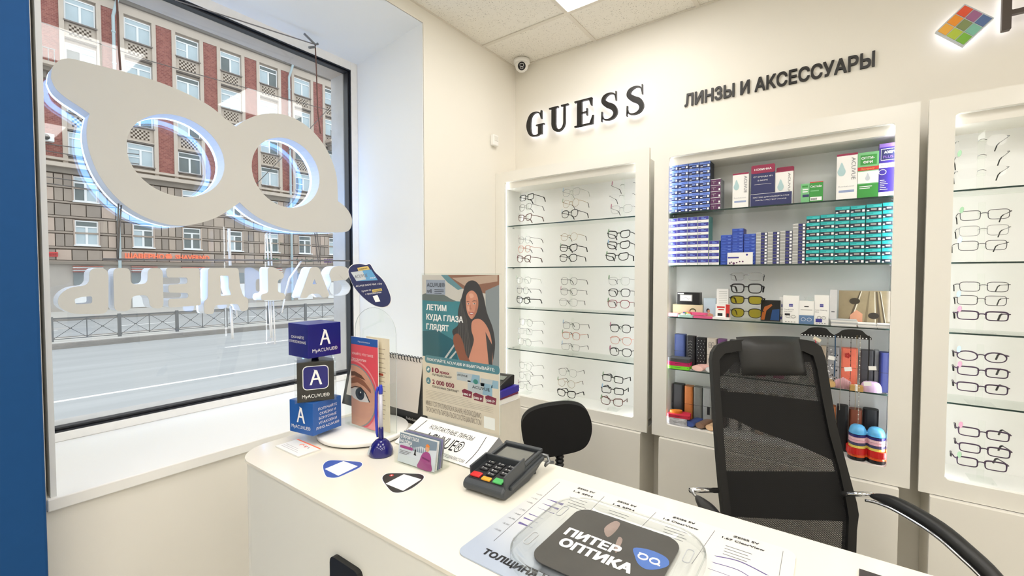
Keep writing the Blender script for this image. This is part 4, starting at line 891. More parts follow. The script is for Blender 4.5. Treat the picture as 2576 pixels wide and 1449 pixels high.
g.prism([(-.3 * w, 0), (-.05 * w, 0), (-.05 * w, h * .34), (-.16 * w, h * .45), (-.28 * w, h * .3)], 0, 0, SKIN, FX(6)); g.prism(ell(w * .10, h * .09, 16, w * .15, h * .3), 0, 0, mat('foil_3', (52, 48, 44), .12), FX(6)); g.prism(ell(w * .10, h * .09, 16, -w * .2, h * .7), 0, 0, mat('foil_4', (60, 54, 44), .12), FX(6)); g.build('print', t)
def papers(p0, p1, n, lab, Y, zs):
    A, B_ = wy(*p0, Y), wy(*p1, Y); t = thing('leaflet_stack', lab, 'leaflets', ((A.x + B_.x) / 2, Y + .03, zs + .0004)); w = B_.x - A.x
    for q in range(n): MB().box(-w / 2, w / 2, -.03, .03, q * .0035, q * .0035 + .0028, PAPER if q % 3 else mat('grey_paper', (196, 198, 200), .6)).build('leaflet', t, rot=(0, 0, RND.uniform(-.05, .05)), loc=(RND.uniform(-.003, .003), 0, 0))
    return zs + n * .0035
zt = papers(c7(1790, 640), c7(2055, 640), 4, 'lower stack of white leaflets beside the grey card', YS - .022, S3)
papers(c7(1775, 580), c7(2060, 580), 4, 'upper fan of white leaflets lying on another stack', YS - .022, zt)
papers(c7(2066, 650), c7(2258, 650), 5, 'middle stack of white leaflets before the foil packet', YS - .022, S3)
papers(c7(2262, 650), c7(2440, 650), 5, 'stack of white leaflets at the right end of the third shelf', YS - .022, S3)
# spectacle cases on the two lowest shelves
def case(fn, x0, x1, yt, c, lab, zs, Y=YS + .05, r=.010, dep=.045, extra=None, rough=.5, nm='spectacle_case'):
    A, B_ = wy(*fn(x0, yt), Y), wy(*fn(x1, yt), Y); w = B_.x - A.x; h = A.z - zs
    t = thing(nm, lab, 'case', ((A.x + B_.x) / 2, Y + dep / 2, zs + .0004)); m = c if not isinstance(c, tuple) else mat('case_%d_%d_%d' % c, c, rough, noise=.12, scale=60)
    MB().prism(rrect(w * .96, dep, min(r, w * .3, dep * .3), 3), 0, h, m, TOPF(0, 0, 0)).build('body', t, bev=.004)
    MB().box(-w * .47, w * .47, -dep / 2 - .0004, -dep / 2 + .002, h * .49, h * .497, INK).build('seam', t)
    if extra: g = MB(); extra(g, w, h, -dep / 2 - .0012); g.build('pattern', t)
    return t
def dots(g, w, h, y):
    for a in range(3):
        for b_ in range(10): g.prism(ell(.0014, .0014, 6, -w * .3 + a * w * .3 + (b_ % 2) * w * .1, h * (.06 + .095 * b_)), 0, 0, WINK, frame_xf((0, y, 0), (1, 0, 0), (0, 0, 1)))
def squig(g, w, h, y):
    for b_ in range(9): g.tube([(-w * .2, y, h * (.1 + .09 * b_)), (0, y, h * (.14 + .09 * b_)), (w * .2, y, h * (.1 + .09 * b_))], .0008, GREYP, 4)
def clover(g, w, h, y):
    for v in (.8, .3):
        for a in range(4): g.tube([(math.cos(a * PI / 2 + .8) * .009 + x, y, v * h + math.sin(a * PI / 2 + .8) * .009 + z) for x, z in ell(.007, .007, 10)], .0008, GREYINK, 4, True)
def flower(g, w, h, y): 
    for a in range(5): g.prism(ell(.004, .006, 10, math.cos(a * 1.26) * .006 - w * .1, h * .82 + math.sin(a * 1.26) * .006), 0, 0, mat('flower_red', (176, 44, 40), .5), frame_xf((0, y - .0002 * a, 0), (1, 0, 0), (0, 0, 1)))
def bw(g, w, h, y):
    for q in range(40): u, v = RND.uniform(-.4, .4), RND.uniform(.04, .94); g.prism(ell(RND.uniform(.002, .005), RND.uniform(.001, .003), 7, u * w, v * h, RND.uniform(0, 3)), 0, 0, (INK, WINK)[q % 2], frame_xf((0, y - .00005 * q, 0), (1, 0, 0), (0, 0, 1)))
case(c7, 146, 264, 748, (58, 74, 126), 'blue spectacle case standing nearest the window on the fourth shelf', S4)
case(c7, 268, 368, 768, (34, 34, 38), 'black spectacle case with a pale squiggle, fourth shelf', S4, extra=squig)
case(c7, 371, 480, 785, (22, 22, 26), 'black spectacle case with white dots, fourth shelf', S4, extra=dots)
case(c7, 484, 590, 792, (206, 196, 182), 'beige spectacle case with clover outlines, fourth shelf', S4, extra=clover)
case(c7, 596, 690, 800, (112, 70, 120), 'purple spectacle case beside the beige one, behind the chair', S4)
case(c7, 720, 830, 810, (60, 60, 64), 'dark grey spectacle case seen through the chair mesh, fourth shelf', S4)
case(c7, 860, 960, 815, (196, 190, 184), 'pale spectacle case seen through the chair mesh, fourth shelf', S4)
case(c7, 1000, 1110, 820, (160, 60, 90), 'crimson spectacle case seen through the chair mesh, fourth shelf', S4)
case(c7, 1180, 1300, 826, (150, 80, 110), 'plum spectacle case seen through the chair mesh, fourth shelf', S4)
case(c7, 1350, 1460, 836, (210, 204, 196), 'ivory spectacle case seen through the chair mesh, fourth shelf', S4)
case(c7, 1560, 1660, 850, (170, 160, 150), 'taupe spectacle case at the edge of the chair, fourth shelf', S4)
case(c7, 1672, 1735, 872, (196, 180, 158), 'narrow beige spectacle case beside the patterned one, fourth shelf', S4)
case(c7, 1738, 1880, 880, (150, 150, 152), 'black and white patterned spectacle case, fourth shelf', S4, extra=bw)
case(c7, 1886, 2068, 893, (226, 116, 92), 'orange spectacle case with a red flower, fourth shelf', S4, extra=flower, r=.006)
case(c7, 2086, 2236, 915, (58, 58, 62), 'dark grey spectacle case at the right of the orange one', S4, r=.006)
case(c7, 2238, 2290, 922, (140, 142, 148), 'narrow grey spectacle case before the navy one', S4)
case(c7, 2292, 2400, 940, (36, 46, 104), 'navy spectacle case at the right end of the fourth shelf', S4, Y=YS + .02)
def pouch(fn, x0, x1, y, m, lab, zs, hgt, Y=YS, rz=0, dep=.07):
    A, B_ = wy(*fn(x0, y), Y), wy(*fn(x1, y), Y); A.x = max(A.x, -.660); w = B_.x - A.x
    t = thing('pouch', lab, 'pouch', ((A.x + B_.x) / 2, Y + dep / 2 - .02, zs + .0005), rz); P = [(x * w / 2, yy * dep / 2) for x, yy in smooth([(-1, -.9), (0, -1), (1, -.9), (1, 0), (.96, .9), (0, 1), (-.97, .92), (-1, 0)], 3)]
    MB().prism(P, 0, hgt, m, TOPF(0, 0, 0)).build('body', t, bev=hgt * .4, seg=3); MB().tube([(-w * .48, -dep * .47, hgt * .55), (0, -dep * .51, hgt * .6), (w * .48, -dep * .46, hgt * .55)], .0009, INK, 4).build('zip', t); return zs + hgt
LIME = mat('lime_cloth', (122, 220, 50), .6); MAG = mat('magenta_cloth', (196, 28, 96), .6); GRAYC = mat('grey_cloth', (72, 74, 76), .8); ORC = mat('orange_leather', (208, 122, 36), .5); REDC = mat('red_cloth', (198, 36, 66), .6); BWC = mat('striped_cloth', (176, 176, 180), .7, noise=.6, scale=70)
z_ = pouch(c7, 68, 305, 1100, LIME, 'lime green cloth pouch, lowest of a pile on the fourth shelf', S4, .017)
z_ = pouch(c7, 76, 310, 1060, MAG, 'magenta cloth pouch in the middle of a pile on the fourth shelf', z_, .019, rz=.05)
pouch(c7, 80, 312, 1000, GRAYC, 'dark grey cloth pouch on top of a pile on the fourth shelf', z_, .018, rz=-.05)
def roll(fn, x0, x1, y, c, lab, zs, hgt, ln=.10, Y=YS - .02, rz=-.25):
    A, B_ = wy(*fn(x0, y), Y), wy(*fn(x1, y), Y); w = B_.x - A.x
    t = thing('spectacle_case', lab, 'case', ((A.x + B_.x) / 2 + .008, Y + .012, zs + .0004), rz); m = mat('case_%d_%d_%d' % c, c, .45, noise=.15, scale=40)
    P = ell(w * .48, hgt / 2, 20, 0, hgt / 2); xf = frame_xf((0, 0, 0), (1, 0, 0), (0, 0, 1)) @ Matrix.Translation((0, 0, -ln)); MB().prism(P, 0, ln, m, xf).build('body', t, bev=.002)
    MB().prism(ell(w * .44, hgt * .42, 20, 0, hgt / 2), 0, .0012, mat('case_end_%d_%d_%d' % c, tuple(min(255, int(v * 1.12)) for v in c), .5), frame_xf((0, 0, 0), (1, 0, 0), (0, 0, 1))).build('end_cap', t)
roll(c7, 296, 436, 1100, (232, 186, 176), 'pink oval spectacle case lying end-on, fourth shelf', S4, .028)
roll(c7, 440, 580, 1120, (200, 202, 202), 'grey oval spectacle case lying end-on beside the pink one', S4, .028)
roll(c7, 1690, 1820, 1260, (190, 156, 104), 'gold oval case lying by the patterned case, fourth shelf', S4, .028, rz=.2)
t = thing('ribbed_pouch', 'pink ribbed purse lying before the patterned case, fourth shelf', 'purse', (wy(*c7(1905, 1290), YS).x, YS - .002, S4 + .0004))
g = MB()
for q in range(7): g.lathe([(.0, 0), (.005, .001), (.006, .03 + .004 * (3 - abs(q - 3))), (.002, .036 + .004 * (3 - abs(q - 3)))], mat('pink_satin', (206, 160, 166), .4), 10, Matrix.Translation((-.021 + q * .007, 0, 0)))
g.build('ribs', t, True)
def dome_case(fn, x0, x1, y0, y1, c, lab, zs, Y=YS - .01):
    A, B_ = wy(*fn(x0, y0), Y), wy(*fn(x1, y0), Y); w = B_.x - A.x; h = .036
    t = thing('spectacle_case', lab, 'case', ((A.x + B_.x) / 2, Y + .03, zs + .0004)); m = mat('case_%d_%d_%d' % c, c, .2)
    vs = []; fs = []
    n, k = 20, 6
    for i in range(k + 1):
        a = i / k * PI / 2
        for x, y in rrect(w * math.cos(a) ** .5 if i < k else .002, .058 * math.cos(a) ** .5 if i < k else .002, (.028 * math.cos(a) ** .5 if i < k else .0009), 4): vs.append((x, y, .004 + math.sin(a) * h))
    M_ = 20
    for i in range(k):
        for j in range(M_): fs.append((i * M_ + j, i * M_ + (j + 1) % M_, (i + 1) * M_ + (j + 1) % M_, (i + 1) * M_ + j))
    MB().add(vs, fs, m).build('lid', t, True); MB().prism(rrect(w, .058, .028, 4), 0, .004, m, TOPF(0, 0, 0)).build('rim', t)
dome_case(c7, 2088, 2324, 1300, 0, (206, 180, 214), 'glossy lilac domed spectacle case at the right of the fourth shelf', S4)
t, w, h = carton('gift_box', 'small gold and white trinket box with a ribbon, fourth shelf', 'box', c7(1975, 1280), c7(2120, 1280), S4, mat('gold_card', (196, 156, 92), .4), .03, Y=YS - .02)
g = MB(); g.box(-w * .1, w * .1, -.001, .031, 0, h + .001, PAPER); g.build('ribbon', t)
# bottom compartment
case(c8, 126, 250, 436, (16, 16, 18), 'black spectacle case standing nearest the window, bottom shelf', S5, Y=YS + .075)
case(c8, 252, 344, 460, (176, 104, 48), 'tan leather spectacle case, bottom shelf', S5, Y=YS + .075)
case(c8, 346, 440, 470, (110, 112, 108), 'olive grey spectacle case, bottom shelf', S5, Y=YS + .075)
case(c8, 442, 540, 478, (150, 154, 154), 'light grey spectacle case with a dark buckle, bottom shelf', S5, Y=YS + .075, extra=lambda g, w, h, y: g.box(w * .05, w * .34, y, y + .001, h * .28, h * .5, INK))
for q, (a, b_, cc, nm) in enumerate(((600, 690, (70, 60, 58), 'dark brown'), (720, 820, (200, 196, 190), 'pale grey'), (850, 950, (210, 206, 200), 'ivory'), (990, 1080, (188, 170, 150), 'sand'), (1130, 1230, (150, 146, 130), 'olive'), (1290, 1400, (160, 160, 150), 'stone grey'), (1450, 1570, (206, 202, 196), 'cream'))): case(c8, a, b_, 500 + q * 14, cc, nm + ' spectacle case seen through the chair mesh, bottom shelf', S5, Y=YS + .075)
case(c8, 1730, 1838, 668, (170, 98, 52), 'tan spectacle case by the hanging chains, bottom shelf', S5, Y=YS + .06)
case(c8, 1842, 1966, 664, (22, 22, 24), 'black spectacle case by the hanging chains, bottom shelf', S5, Y=YS + .06)
case(c8, 1970, 2112, 700, (130, 70, 48), 'brown leather spectacle case, bottom shelf', S5, Y=YS + .08)
case(c8, 2116, 2288, 700, (20, 20, 24), 'rounded black spectacle case behind the blue lens cases', S5, Y=YS + .08, r=.02)
z_ = pouch(c8, 66, 280, 830, BWC, 'black and white striped cloth pouch, lowest of a pile on the bottom shelf', S5, .024)
z_ = pouch(c8, 68, 275, 770, mat('pale_cloth', (206, 206, 208), .7), 'pale cloth pouch with cords in a pile on the bottom shelf', z_, .012, rz=.05)
z_ = pouch(c8, 66, 306, 710, REDC, 'red cloth pouch near the top of a pile on the bottom shelf', z_, .016, rz=.12)
t = thing('leather_case', 'orange leather leaf shaped case on top of the pouches', 'case', (wy(*c8(160, 650), YS).x, YS + .015, z_ + .0005), .25)
MB().prism([(x * .03, y * .022) for x, y in smooth([(-1, -.2), (-.4, -.8), (.4, -.8), (1, .3), (.5, .9), (-.4, .7)], 4)], 0, .012, ORC, TOPF(0, 0, 0)).build('body', t, bev=.005, seg=3)
roll(c8, 232, 340, 830, (58, 78, 140), 'blue oval spectacle case lying end-on, bottom shelf', S5, .028)
roll(c8, 338, 440, 860, (128, 100, 82), 'brown oval spectacle case with a picture, lying end-on, bottom shelf', S5, .03)
roll(c8, 443, 545, 880, (214, 178, 140), 'beige oval spectacle case lying end-on, bottom shelf', S5, .028)
# stack of lens trays shaped like spectacles
def bino(w, d): return [(x * w / 2, y * d / 2) for x, y in smooth([(-1, 0), (-.86, -.72), (-.5, -1), (-.14, -.72), (0, -.22), (.14, -.72), (.5, -1), (.86, -.72), (1, 0), (.86, .72), (.5, 1), (.14, .72), (0, .22), (-.14, .72), (-.5, 1), (-.86, .72)], 3)]
xc_ = wy(2182, 1090, YS - .02).x; wt = min(.118, (.191 - xc_) * 2 / 1.14); z_ = S5
for q, (cc, hh, lab, sc) in enumerate((((28, 24, 26), .014, 'black spectacle shaped tray at the bottom of the pile', 1.04), ((226, 96, 44), .010, 'orange spectacle shaped tray, second from the bottom of the pile', 1.06), ((206, 40, 40), .026, 'red spectacle shaped tray in the pile', 1.14), ((232, 214, 110), .011, 'yellow spectacle shaped case in the pile', 1.0), ((74, 74, 112), .011, 'slate spectacle shaped case in the pile', 1.0), ((232, 182, 196), .011, 'pink spectacle shaped case in the pile, the lower of two', 1.0), ((236, 196, 206), .011, 'pink spectacle shaped case in the pile, the upper of two', 1.0), ((52, 44, 116), .010, 'indigo spectacle shaped case, second from the top of the pile', 1.0), ((96, 176, 224), .036, 'light blue spectacle shaped case on top of the pile', 1.0))):
    t = thing('lens_tray', lab, 'case', (xc_, YS + .012, z_ + .0004), 0, 'pile of spectacle shaped cases'); m = mat('tray_%d' % q, cc, .3)
    w = wt * sc
    if q == 8:
        for sg_ in (-1, 1): MB().lathe([(.0272, 0), (.0275, .004), (.0255, .016), (.021, .026), (.015, .031), (.004, .033)], m, 24, Matrix.Translation((sg_ * w * .25, 0, 0)) @ Matrix.Diagonal((w * .25 / .0275, 1.2, 1.05, 1))).build('dome', t, True)
        MB().box(-.006, .006, -.012, .012, 0, .012, m).build('bridge', t, bev=.003)
    else: MB().prism(bino(w, .072 * sc), 0, hh - .0006, m, TOPF(0, 0, 0)).build('body', t, bev=min(.010, hh * .45), seg=3)
    MB().prism(bino(w * 1.01, .074 * sc), hh * .05, hh * .05 + .002, m, TOPF(0, 0, 0)).build('rim', t); z_ += hh
# chain hangers
for k, (a, b_, yy) in enumerate(((1468, 1826, 740), (1806, 2206, 760))):
    A, B_ = wy(*c7(a, yy), YF + .012), wy(*c7(b_, yy + 20), YF + .012); w = B_.x - A.x; zt = S3 - .007
    t = thing('chain_hanger', 'black plastic hanger hooked under the third shelf, %s' % ('nearer the chair headrest' if k == 0 else 'nearer the cabinet frame'), 'hanger', ((A.x + B_.x) / 2, YF + .012, zt))
    hz = A.z - zt; P = smooth([(-w / 2, hz), (-w * .36, hz + .012), (-w * .2, -.004), (w * .2, -.002), (w * .36, hz + .012), (w / 2, hz)], 4, False)
    MB().prism([(w / 2, hz - .008), ] + P[::-1] + [(-w / 2, hz - .008)], 0, .004, BLACK, frame_xf((0, 0, 0), (1, 0, 0), (0, 0, 1))).build('body', t)
    g = MB()
    for q in range(11): u = -w * .46 + q * w * .092; g.box(u - .0022, u + .0022, -.0046, -.0041, hz - .006, hz - .002, WINK)
    g.build('notches', t)
def chain(x, y0, y1, r, m, lab, Y=YF + .006, bead=None, tagm=None, nm='spectacle_chain', ty=None):
    p0, p1 = wy(*c7(x, y0), Y), wy(*c7(x - 6, y1), Y); t = thing(nm, lab, 'chain', tuple(p0)); L_ = p0.z - p1.z
    MB().tube([(0, 0, .002), (.001, 0, -L_ * .4), (-.0005, 0, -L_)], r, m, 5).build('strand', t)
    if bead:
        g = MB()
        for q in range(int(L_ / .018)): g.lathe([(0, -.002), (.0022, 0), (0, .002)], bead, 6, Matrix.Translation((0, 0, -.01 - q * .018)))
        g.build('beads', t)
    if tagm is not None:
        zt_ = wy(*c7(x, tagm), Y).z - p0.z; MB().box(-.012, .012, -.002, -.001, zt_ - .008, zt_ + .008, PAPER).build('price_tag', t, rot=(0, RND.uniform(-.4, .4), 0))
TC = mat('chain_silver', (190, 188, 184), .2, metal=.8); BC = mat('cord_blue', (44, 74, 104), .6)
chain(1752, 770, 1330, .0008, TC, 'thin beaded chain nearest the chair headrest', bead=BLACK)
chain(1828, 765, 1190, .0025, BC, 'dark blue cord with a white tag', tagm=1000, nm='lanyard')
chain(1890, 760, 1540, .0009, TC, 'silver chain reaching down to the bottom shelf', tagm=1110)
chain(1992, 765, 1500, .0008, mat('chain_dark', (60, 56, 54), .3, metal=.6), 'dark chain hanging before the orange case', bead=BLACK)
chain(2052, 765, 1540, .0007, mat('chain_gold', (200, 176, 130), .25, metal=.8), 'thin gold chain right of the orange case', bead=None)
chain(2088, 765, 1690, .0010, TC, 'long pale chain reaching the light blue case', bead=WHITE, tagm=1260)
chain(2180, 770, 1235, .0022, BLACK, 'black looped cord with a white tag', tagm=1100, nm='lanyard')
t = thing('price_ticket', 'crumpled white price ticket on red beads under the hanger', 'tag', tuple(wy(*c7(1640, 800), YF + .004)))
MB().box(-.014, .014, -.001, 0, -.008, .006, CREAM).build('ticket', t, rot=(0, .5, 0)); g = MB(); [g.lathe([(0, -.003), (.003, 0), (0, .003)], REDC, 7, Matrix.Translation((-.008 + .003 * math.sin(q), 0, -.004 - q * .005))) for q in range(4)]; g.build('beads', t)

# ================================================================== wall signs, camera, sensor
LTR = mat('letter_black', (30, 27, 25), .35); HALO = glow('sign_halo', (250, 246, 255), 2.2); EDGE_ = mat('letter_edge', (60, 54, 50), .3, metal=.5)
def stroke(pts, k=6):
    S = smooth(pts, k, False); Lf, Rt = [], []
    for i, (x, y, w) in enumerate(S):
        a = S[max(0, i - 1)]; b_ = S[min(len(S) - 1, i + 1)]; dx, dy = b_[0] - a[0], b_[1] - a[1]; l = math.hypot(dx, dy) or 1
        Lf.append((x - dy / l * w / 2, y + dx / l * w / 2)); Rt.append((x + dy / l * w / 2, y - dx / l * w / 2))
    return Lf + Rt[::-1]
def R_(x0, x1, y0, y1): return [(x0, y0), (x1, y0), (x1, y1), (x0, y1)]
SER = {'G': (.98, [stroke([(.80, .74, .03), (.72, .91, .05), (.50, .975, .05), (.26, .87, .13), (.15, .5, .21), (.26, .13, .13), (.5, .025, .05), (.70, .06, .07), (.78, .16, .09)]), [(.80, 1), (.84, 1), (.84, .66), (.80, .66), (.76, .84)], R_(.66, .85, .04, .43), R_(.55, .96, .41, .46)]),
       'U': (1.0, [[(.14, 1), (.34, 1), (.34, .34)] + [(.53 + .19 * math.cos(a), .34 + .27 * math.sin(a)) for a in [PI + PI * i / 12 for i in range(13)]] + [(.72, 1), (.80, 1), (.80, .34)] + [(.47 + .33 * math.cos(a), .34 + .355 * math.sin(a)) for a in [2 * PI - PI * i / 12 for i in range(13)]], R_(.02, .46, .945, 1), R_(.60, .94, .945, 1)]),
       'E': (.88, [R_(.14, .35, 0, 1), R_(.02, .80, .945, 1), R_(.02, .84, 0, .055), R_(.34, .58, .475, .53), R_(.56, .60, .37, .64), [(.80, 1), (.80, .70), (.765, .70), (.66, .95)], [(.84, 0), (.87, .33), (.83, .33), (.70, .05)]]),
       'S': (.82, [stroke([(.72, .72, .03), (.66, .90, .05), (.46, .972, .055), (.25, .90, .12), (.20, .74, .17), (.36, .58, .20), (.60, .44, .21), (.70, .25, .17), (.62, .09, .11), (.42, .028, .055), (.21, .09, .05), (.13, .30, .03)]), [(.70, 1), (.735, 1), (.74, .66), (.71, .66)], [(.11, 0), (.145, 0), (.16, .36), (.12, .36)]])}
gs = thing('wall_sign', 'backlit black serif letters standing off the wall over the corner cabinet', 'sign', (-1.631, YW + .022, 2.383))
Wt = .785; Hh = .155; adv = [SER[c][0] for c in 'GUESS']; gap_ = .22; tot = sum(adv) + gap_ * 4; kx = Wt / tot; u = 0
for c in 'GUESS':
    w, polys = SER[c]; f = MB(); hb = MB(); xf = frame_xf((u * kx, -.05, 0), (1, 0, 0), (0, 0, 1))
    for qi, P in enumerate(polys): P = [(x * kx, y * Hh) for x, y in P]; f.shape([P], -.0002 * qi, .018 - .0002 * qi, LTR, xf); hb.shape([P], -.006, -.002, HALO, xf)
    lo = f.build('letter', gs); hb.build('back_light', lo); u += w + gap_
lt = thing('wall_sign', 'flat black upper case lettering on the wall above the middle cabinet', 'sign', (-.644, YW - .0005, 2.381))
MB().text('ЛИНЗЫ И АКСЕССУАРЫ', LTR, frame_xf((0, 0, 0), (1, 0, 0), (0, 0, 1)), h=.062, w=.771, bold=.028, align='L', depth=.008).build('lettering', lt)
dg = thing('wall_sign', 'backlit square emblem of nine coloured squares standing on its corner', 'sign', (.3885, YW - .044, 2.449))
a = .112; xf = frame_xf((0, 0, 0), (1, 0, 1), (-1, 0, 1))
MB().box(-a / 2, a / 2, -a / 2, a / 2, -.018, 0, SILV, xf).build('plate', dg); MB().box(-a / 2 + .006, a / 2 - .006, -a / 2 + .006, a / 2 - .006, -.024, -.020, HALO, xf).build('back_light', dg)
CC = [[(226, 84, 50), (158, 100, 142), (84, 110, 160)], [(238, 150, 40), (128, 142, 90), (126, 190, 168)], [(236, 176, 66), (180, 200, 62), (122, 182, 58)]]
for r in range(3):
    for c in range(3):   # rows run down to the right, columns up to the right
        uu = -a / 2 + a * .03 + (2 - r) * a * .325 if False else 0
        px_, py_ = (c - r) * 0, 0
        X_ = -a / 2 + .0035 + c * (a - .005) / 3; Y_ = -a / 2 + .0035 + r * (a - .005) / 3
        # local x runs up-right, local y runs up-left; the red square is topmost
        col_ = CC[2 - c][2 - r] if False else CC[(2 - c)][(2 - r)]
        MB().box(X_, X_ + a / 3 - .005, Y_, Y_ + a / 3 - .005, .0002, .002, mat('sq_%d%d' % (r, c), {(2, 2): (226, 84, 50), (2, 1): (158, 100, 142), (2, 0): (84, 110, 160), (1, 2): (238, 150, 40), (1, 1): (128, 142, 90), (1, 0): (126, 190, 168), (0, 2): (236, 176, 66), (0, 1): (180, 200, 62), (0, 0): (122, 182, 58)}[(c, r)], .5), xf).build('colour_square', dg)
hl = thing('wall_sign', 'backlit dark letter cut off at the right edge, beside the coloured squares', 'sign', (.486, YW - .032, 2.392))
f = MB().shape([rpoly([(0, 0), (.024, 0), (.024, .052), (.085, .052), (.085, 0), (.109, 0), (.109, .15), (.085, .15), (.085, .068), (.024, .068), (.024, .15), (0, .15)], .004)], 0, .02, mat('letter_bronze', (74, 64, 58), .4), frame_xf((0, 0, 0), (1, 0, 0), (0, 0, 1))).build('letter', hl)
MB().shape([R_(.003, .021, .003, .147)], -.006, -.002, HALO, frame_xf((0, 0, 0), (1, 0, 0), (0, 0, 1))).box(.085, .106, .002, .006, .003, .147, HALO).build('back_light', hl)
dc = thing('security_camera', 'white dome security camera with a black eye in the ceiling corner', 'camera', (-1.640, 2.365, ZC - .002))
MB().lathe([(.052, 0), (.052, -.018), (.046, -.026)][::-1], WHITE, 24).build('base', dc, True)
MB().lathe([(.001, -.075), (.02, -.071), (.036, -.058), (.043, -.036), (.044, -.02)], WHITE, 24).build('dome', dc, True)
d = (CAM - Vector((-1.640, 2.365, ZC - .04))).normalized(); r_ = Vector((0, 0, 1)).cross(d).normalized(); u_ = d.cross(r_); O_ = Vector((0, 0, -.036)) + d * .0415
xf = frame_xf(O_, r_, u_); MB().prism(ell(.025, .025, 22), -.008, .003, INK, xf).build('eye', dc)
g = MB()
for lp in (rrect(.022, .015, .003, 3, 0, .006), rrect(.017, .009, .003, 3, 0, -.010)): g.tube([(x, y, .004) for x, y in lp], .0011, WINK, 4, True, xf)
g.build('lens_ring', dc)
ms = thing('motion_sensor', 'small white motion sensor on the pier beside the window niche', 'sensor', (XL + .001, 2.192, 2.336))
MB().box(0, .028, -.026, .026, -.034, .034, WHITE).build('body', ms, bev=.006); MB().box(.0265, .031, -.018, .018, -.006, .024, mat('sensor_lens', (226, 224, 216), .3)).build('lens', ms, bev=.003)

# ================================================================== the counter
CT = 1.08; CF, CB, CLX, CRX = .4415, .832, -1.134, 1.6
ct = thing('reception_counter', 'glossy white reception counter with a rounded end by the window', 'counter', (0, 0, 0))
def cpoly(g_):
    r = .085 - g_; P = [(CRX, CF + g_), (CRX, CB - g_), (CLX + g_, CB - g_)]; a0 = (CLX + g_ + r, CF + g_ + r)
    return P[::-1][0:0] + [(CRX, CB - g_), (CLX + g_, CB - g_)] + [(a0[0] + r * math.cos(a), a0[1] + r * math.sin(a)) for a in [PI + PI / 2 * i / 12 for i in range(13)]] + [(CRX, CF + g_)]
CTM = mat('counter_white', (236, 231, 218), .14, noise=.006, scale=3, coat=.15, spec=.4); CFM = mat('counter_front', (232, 232, 224), .25, noise=.008, scale=3)
MB().prism(cpoly(0), CT - .006, CT, CTM).build('countertop', ct, bev=.002)
MB().prism(cpoly(.004), .0, CT - .0063, CFM).build('body', ct)
w0 = wy(836, 1386, CF); w1 = wy(918, 1449, CF)
L0 = w0.x; Zt = w0.z - .004; Wl = .085
MB().shape([rpoly([(0, -.12), (.0, 0), (Wl, 0), (Wl, -.12), (Wl - .028, -.12), (Wl - .028, -.026), (.026, -.026), (.026, -.12)], .014)], 0, .010, BLACK, frame_xf((L0, CF + .0045, Zt), (1, 0, 0), (0, 0, 1))).build('front_letter', ct)
# lower desk behind it, mostly hidden
dk = thing('work_desk', 'white work desk behind the counter, almost wholly hidden', 'desk', (0, 0, 0))
MB().box(-1.25, -.66, .84, 1.32, .722, .75, PLAIN).build('desk_top', dk); MB().box(-1.25, -1.22, .86, 1.30, 0, .722, PLAIN).build('side_panel', dk); MB().box(-.69, -.66, .86, 1.30, 0, .722, PLAIN).build('side_panel', dk)

# ------------------------------------------------------------------ things on the counter
tt_ = thing('display_turntable', 'round white turntable plate on the counter under the leaflet holder', 'display stand', (-.998, .706, CT + .0004))
MB().lathe([(.109, 0), (.111, .003)], BLACK, 48).build('foot', tt_); MB().lathe([(.113, .0032), (.1155, .006), (.1155, .012), (.114, .014)], WHITE, 48).build('plate', tt_, True)
DZ = CT + .0148
# tower of three turning cubes
C0 = wz(788, 1097, CT + .026); tx, ty = C0.x - .0486, C0.y + .0354
tw = thing('cube_tower', 'tower of three advertising cubes on a chrome pole, blue below, black between, navy on top', 'display stand', (tx, ty, DZ))
MB().prism(rrect(.055, .055, .005), .0004, .010, CLEAR, Matrix.Rotation(.16, 4, 'Z')).build('foot', tw)
MB().tube([(0, 0, .008), (0, 0, .215)], .009, CHROME, 12).build('pole', tw, True)
BLU = mat('app_blue', (36, 92, 168), .35); NVY = mat('app_navy', (18, 20, 116), .3); ABOX = mat('black_marble', (42, 42, 42), .2, noise=.5, scale=70)
def logoA(mb, m, xf, x, y, h):
    P = [(-.48, 0), (-.10, 1.0), (-.18, 1.08), (.12, 1.0), (.50, 0), (.32, 0), (.19, .34), (-.20, .34), (-.32, 0)]
    mb.shape([[(x + a * h * .82, y + b_ * h) for a, b_ in P], [(x + a * h * .82, y + b_ * h) for a, b_ in ((-.14, .46), (.145, .46), (.01, .82))]], .0002, .0006, m, xf)
def cube(nm, lab, s_, z0, h, yaw, m, faces, edge=False):
    o = MB().box(-s_ / 2, s_ / 2, -s_ / 2, s_ / 2, 0, h, m).build(nm, tw, bev=.001, loc=(0, 0, z0), rot=(0, 0, yaw)); o['label'] = lab
    g = MB(); faces(g, frame_xf((s_ / 2 + .0006, 0, 0), (0, 1, 0), (0, 0, 1)), frame_xf((0, -s_ / 2 - .0006, 0), (1, 0, 0), (0, 0, 1)), s_, h); g.build('print', o); return o
def f_top(g, fr, fl, s_, h):
    logoA(g, WINK, fr, 0, h * .36, h * .44); g.text('MyACUVUE®', WINK, fr, h=.0085, w=s_ * .74, z=.0004) if False else g.text('MyACUVUE®', WINK, fr @ Matrix.Translation((0, h * .16, 0)), h=.0088, w=s_ * .76)
    g.text('СКАЧАЙТЕ', WINK, fl @ Matrix.Translation((0, h * .56, 0)), h=.0062, w=s_ * .64); g.text('ПРИЛОЖЕНИЕ', WINK, fl @ Matrix.Translation((0, h * .42, 0)), h=.0062, w=s_ * .84)
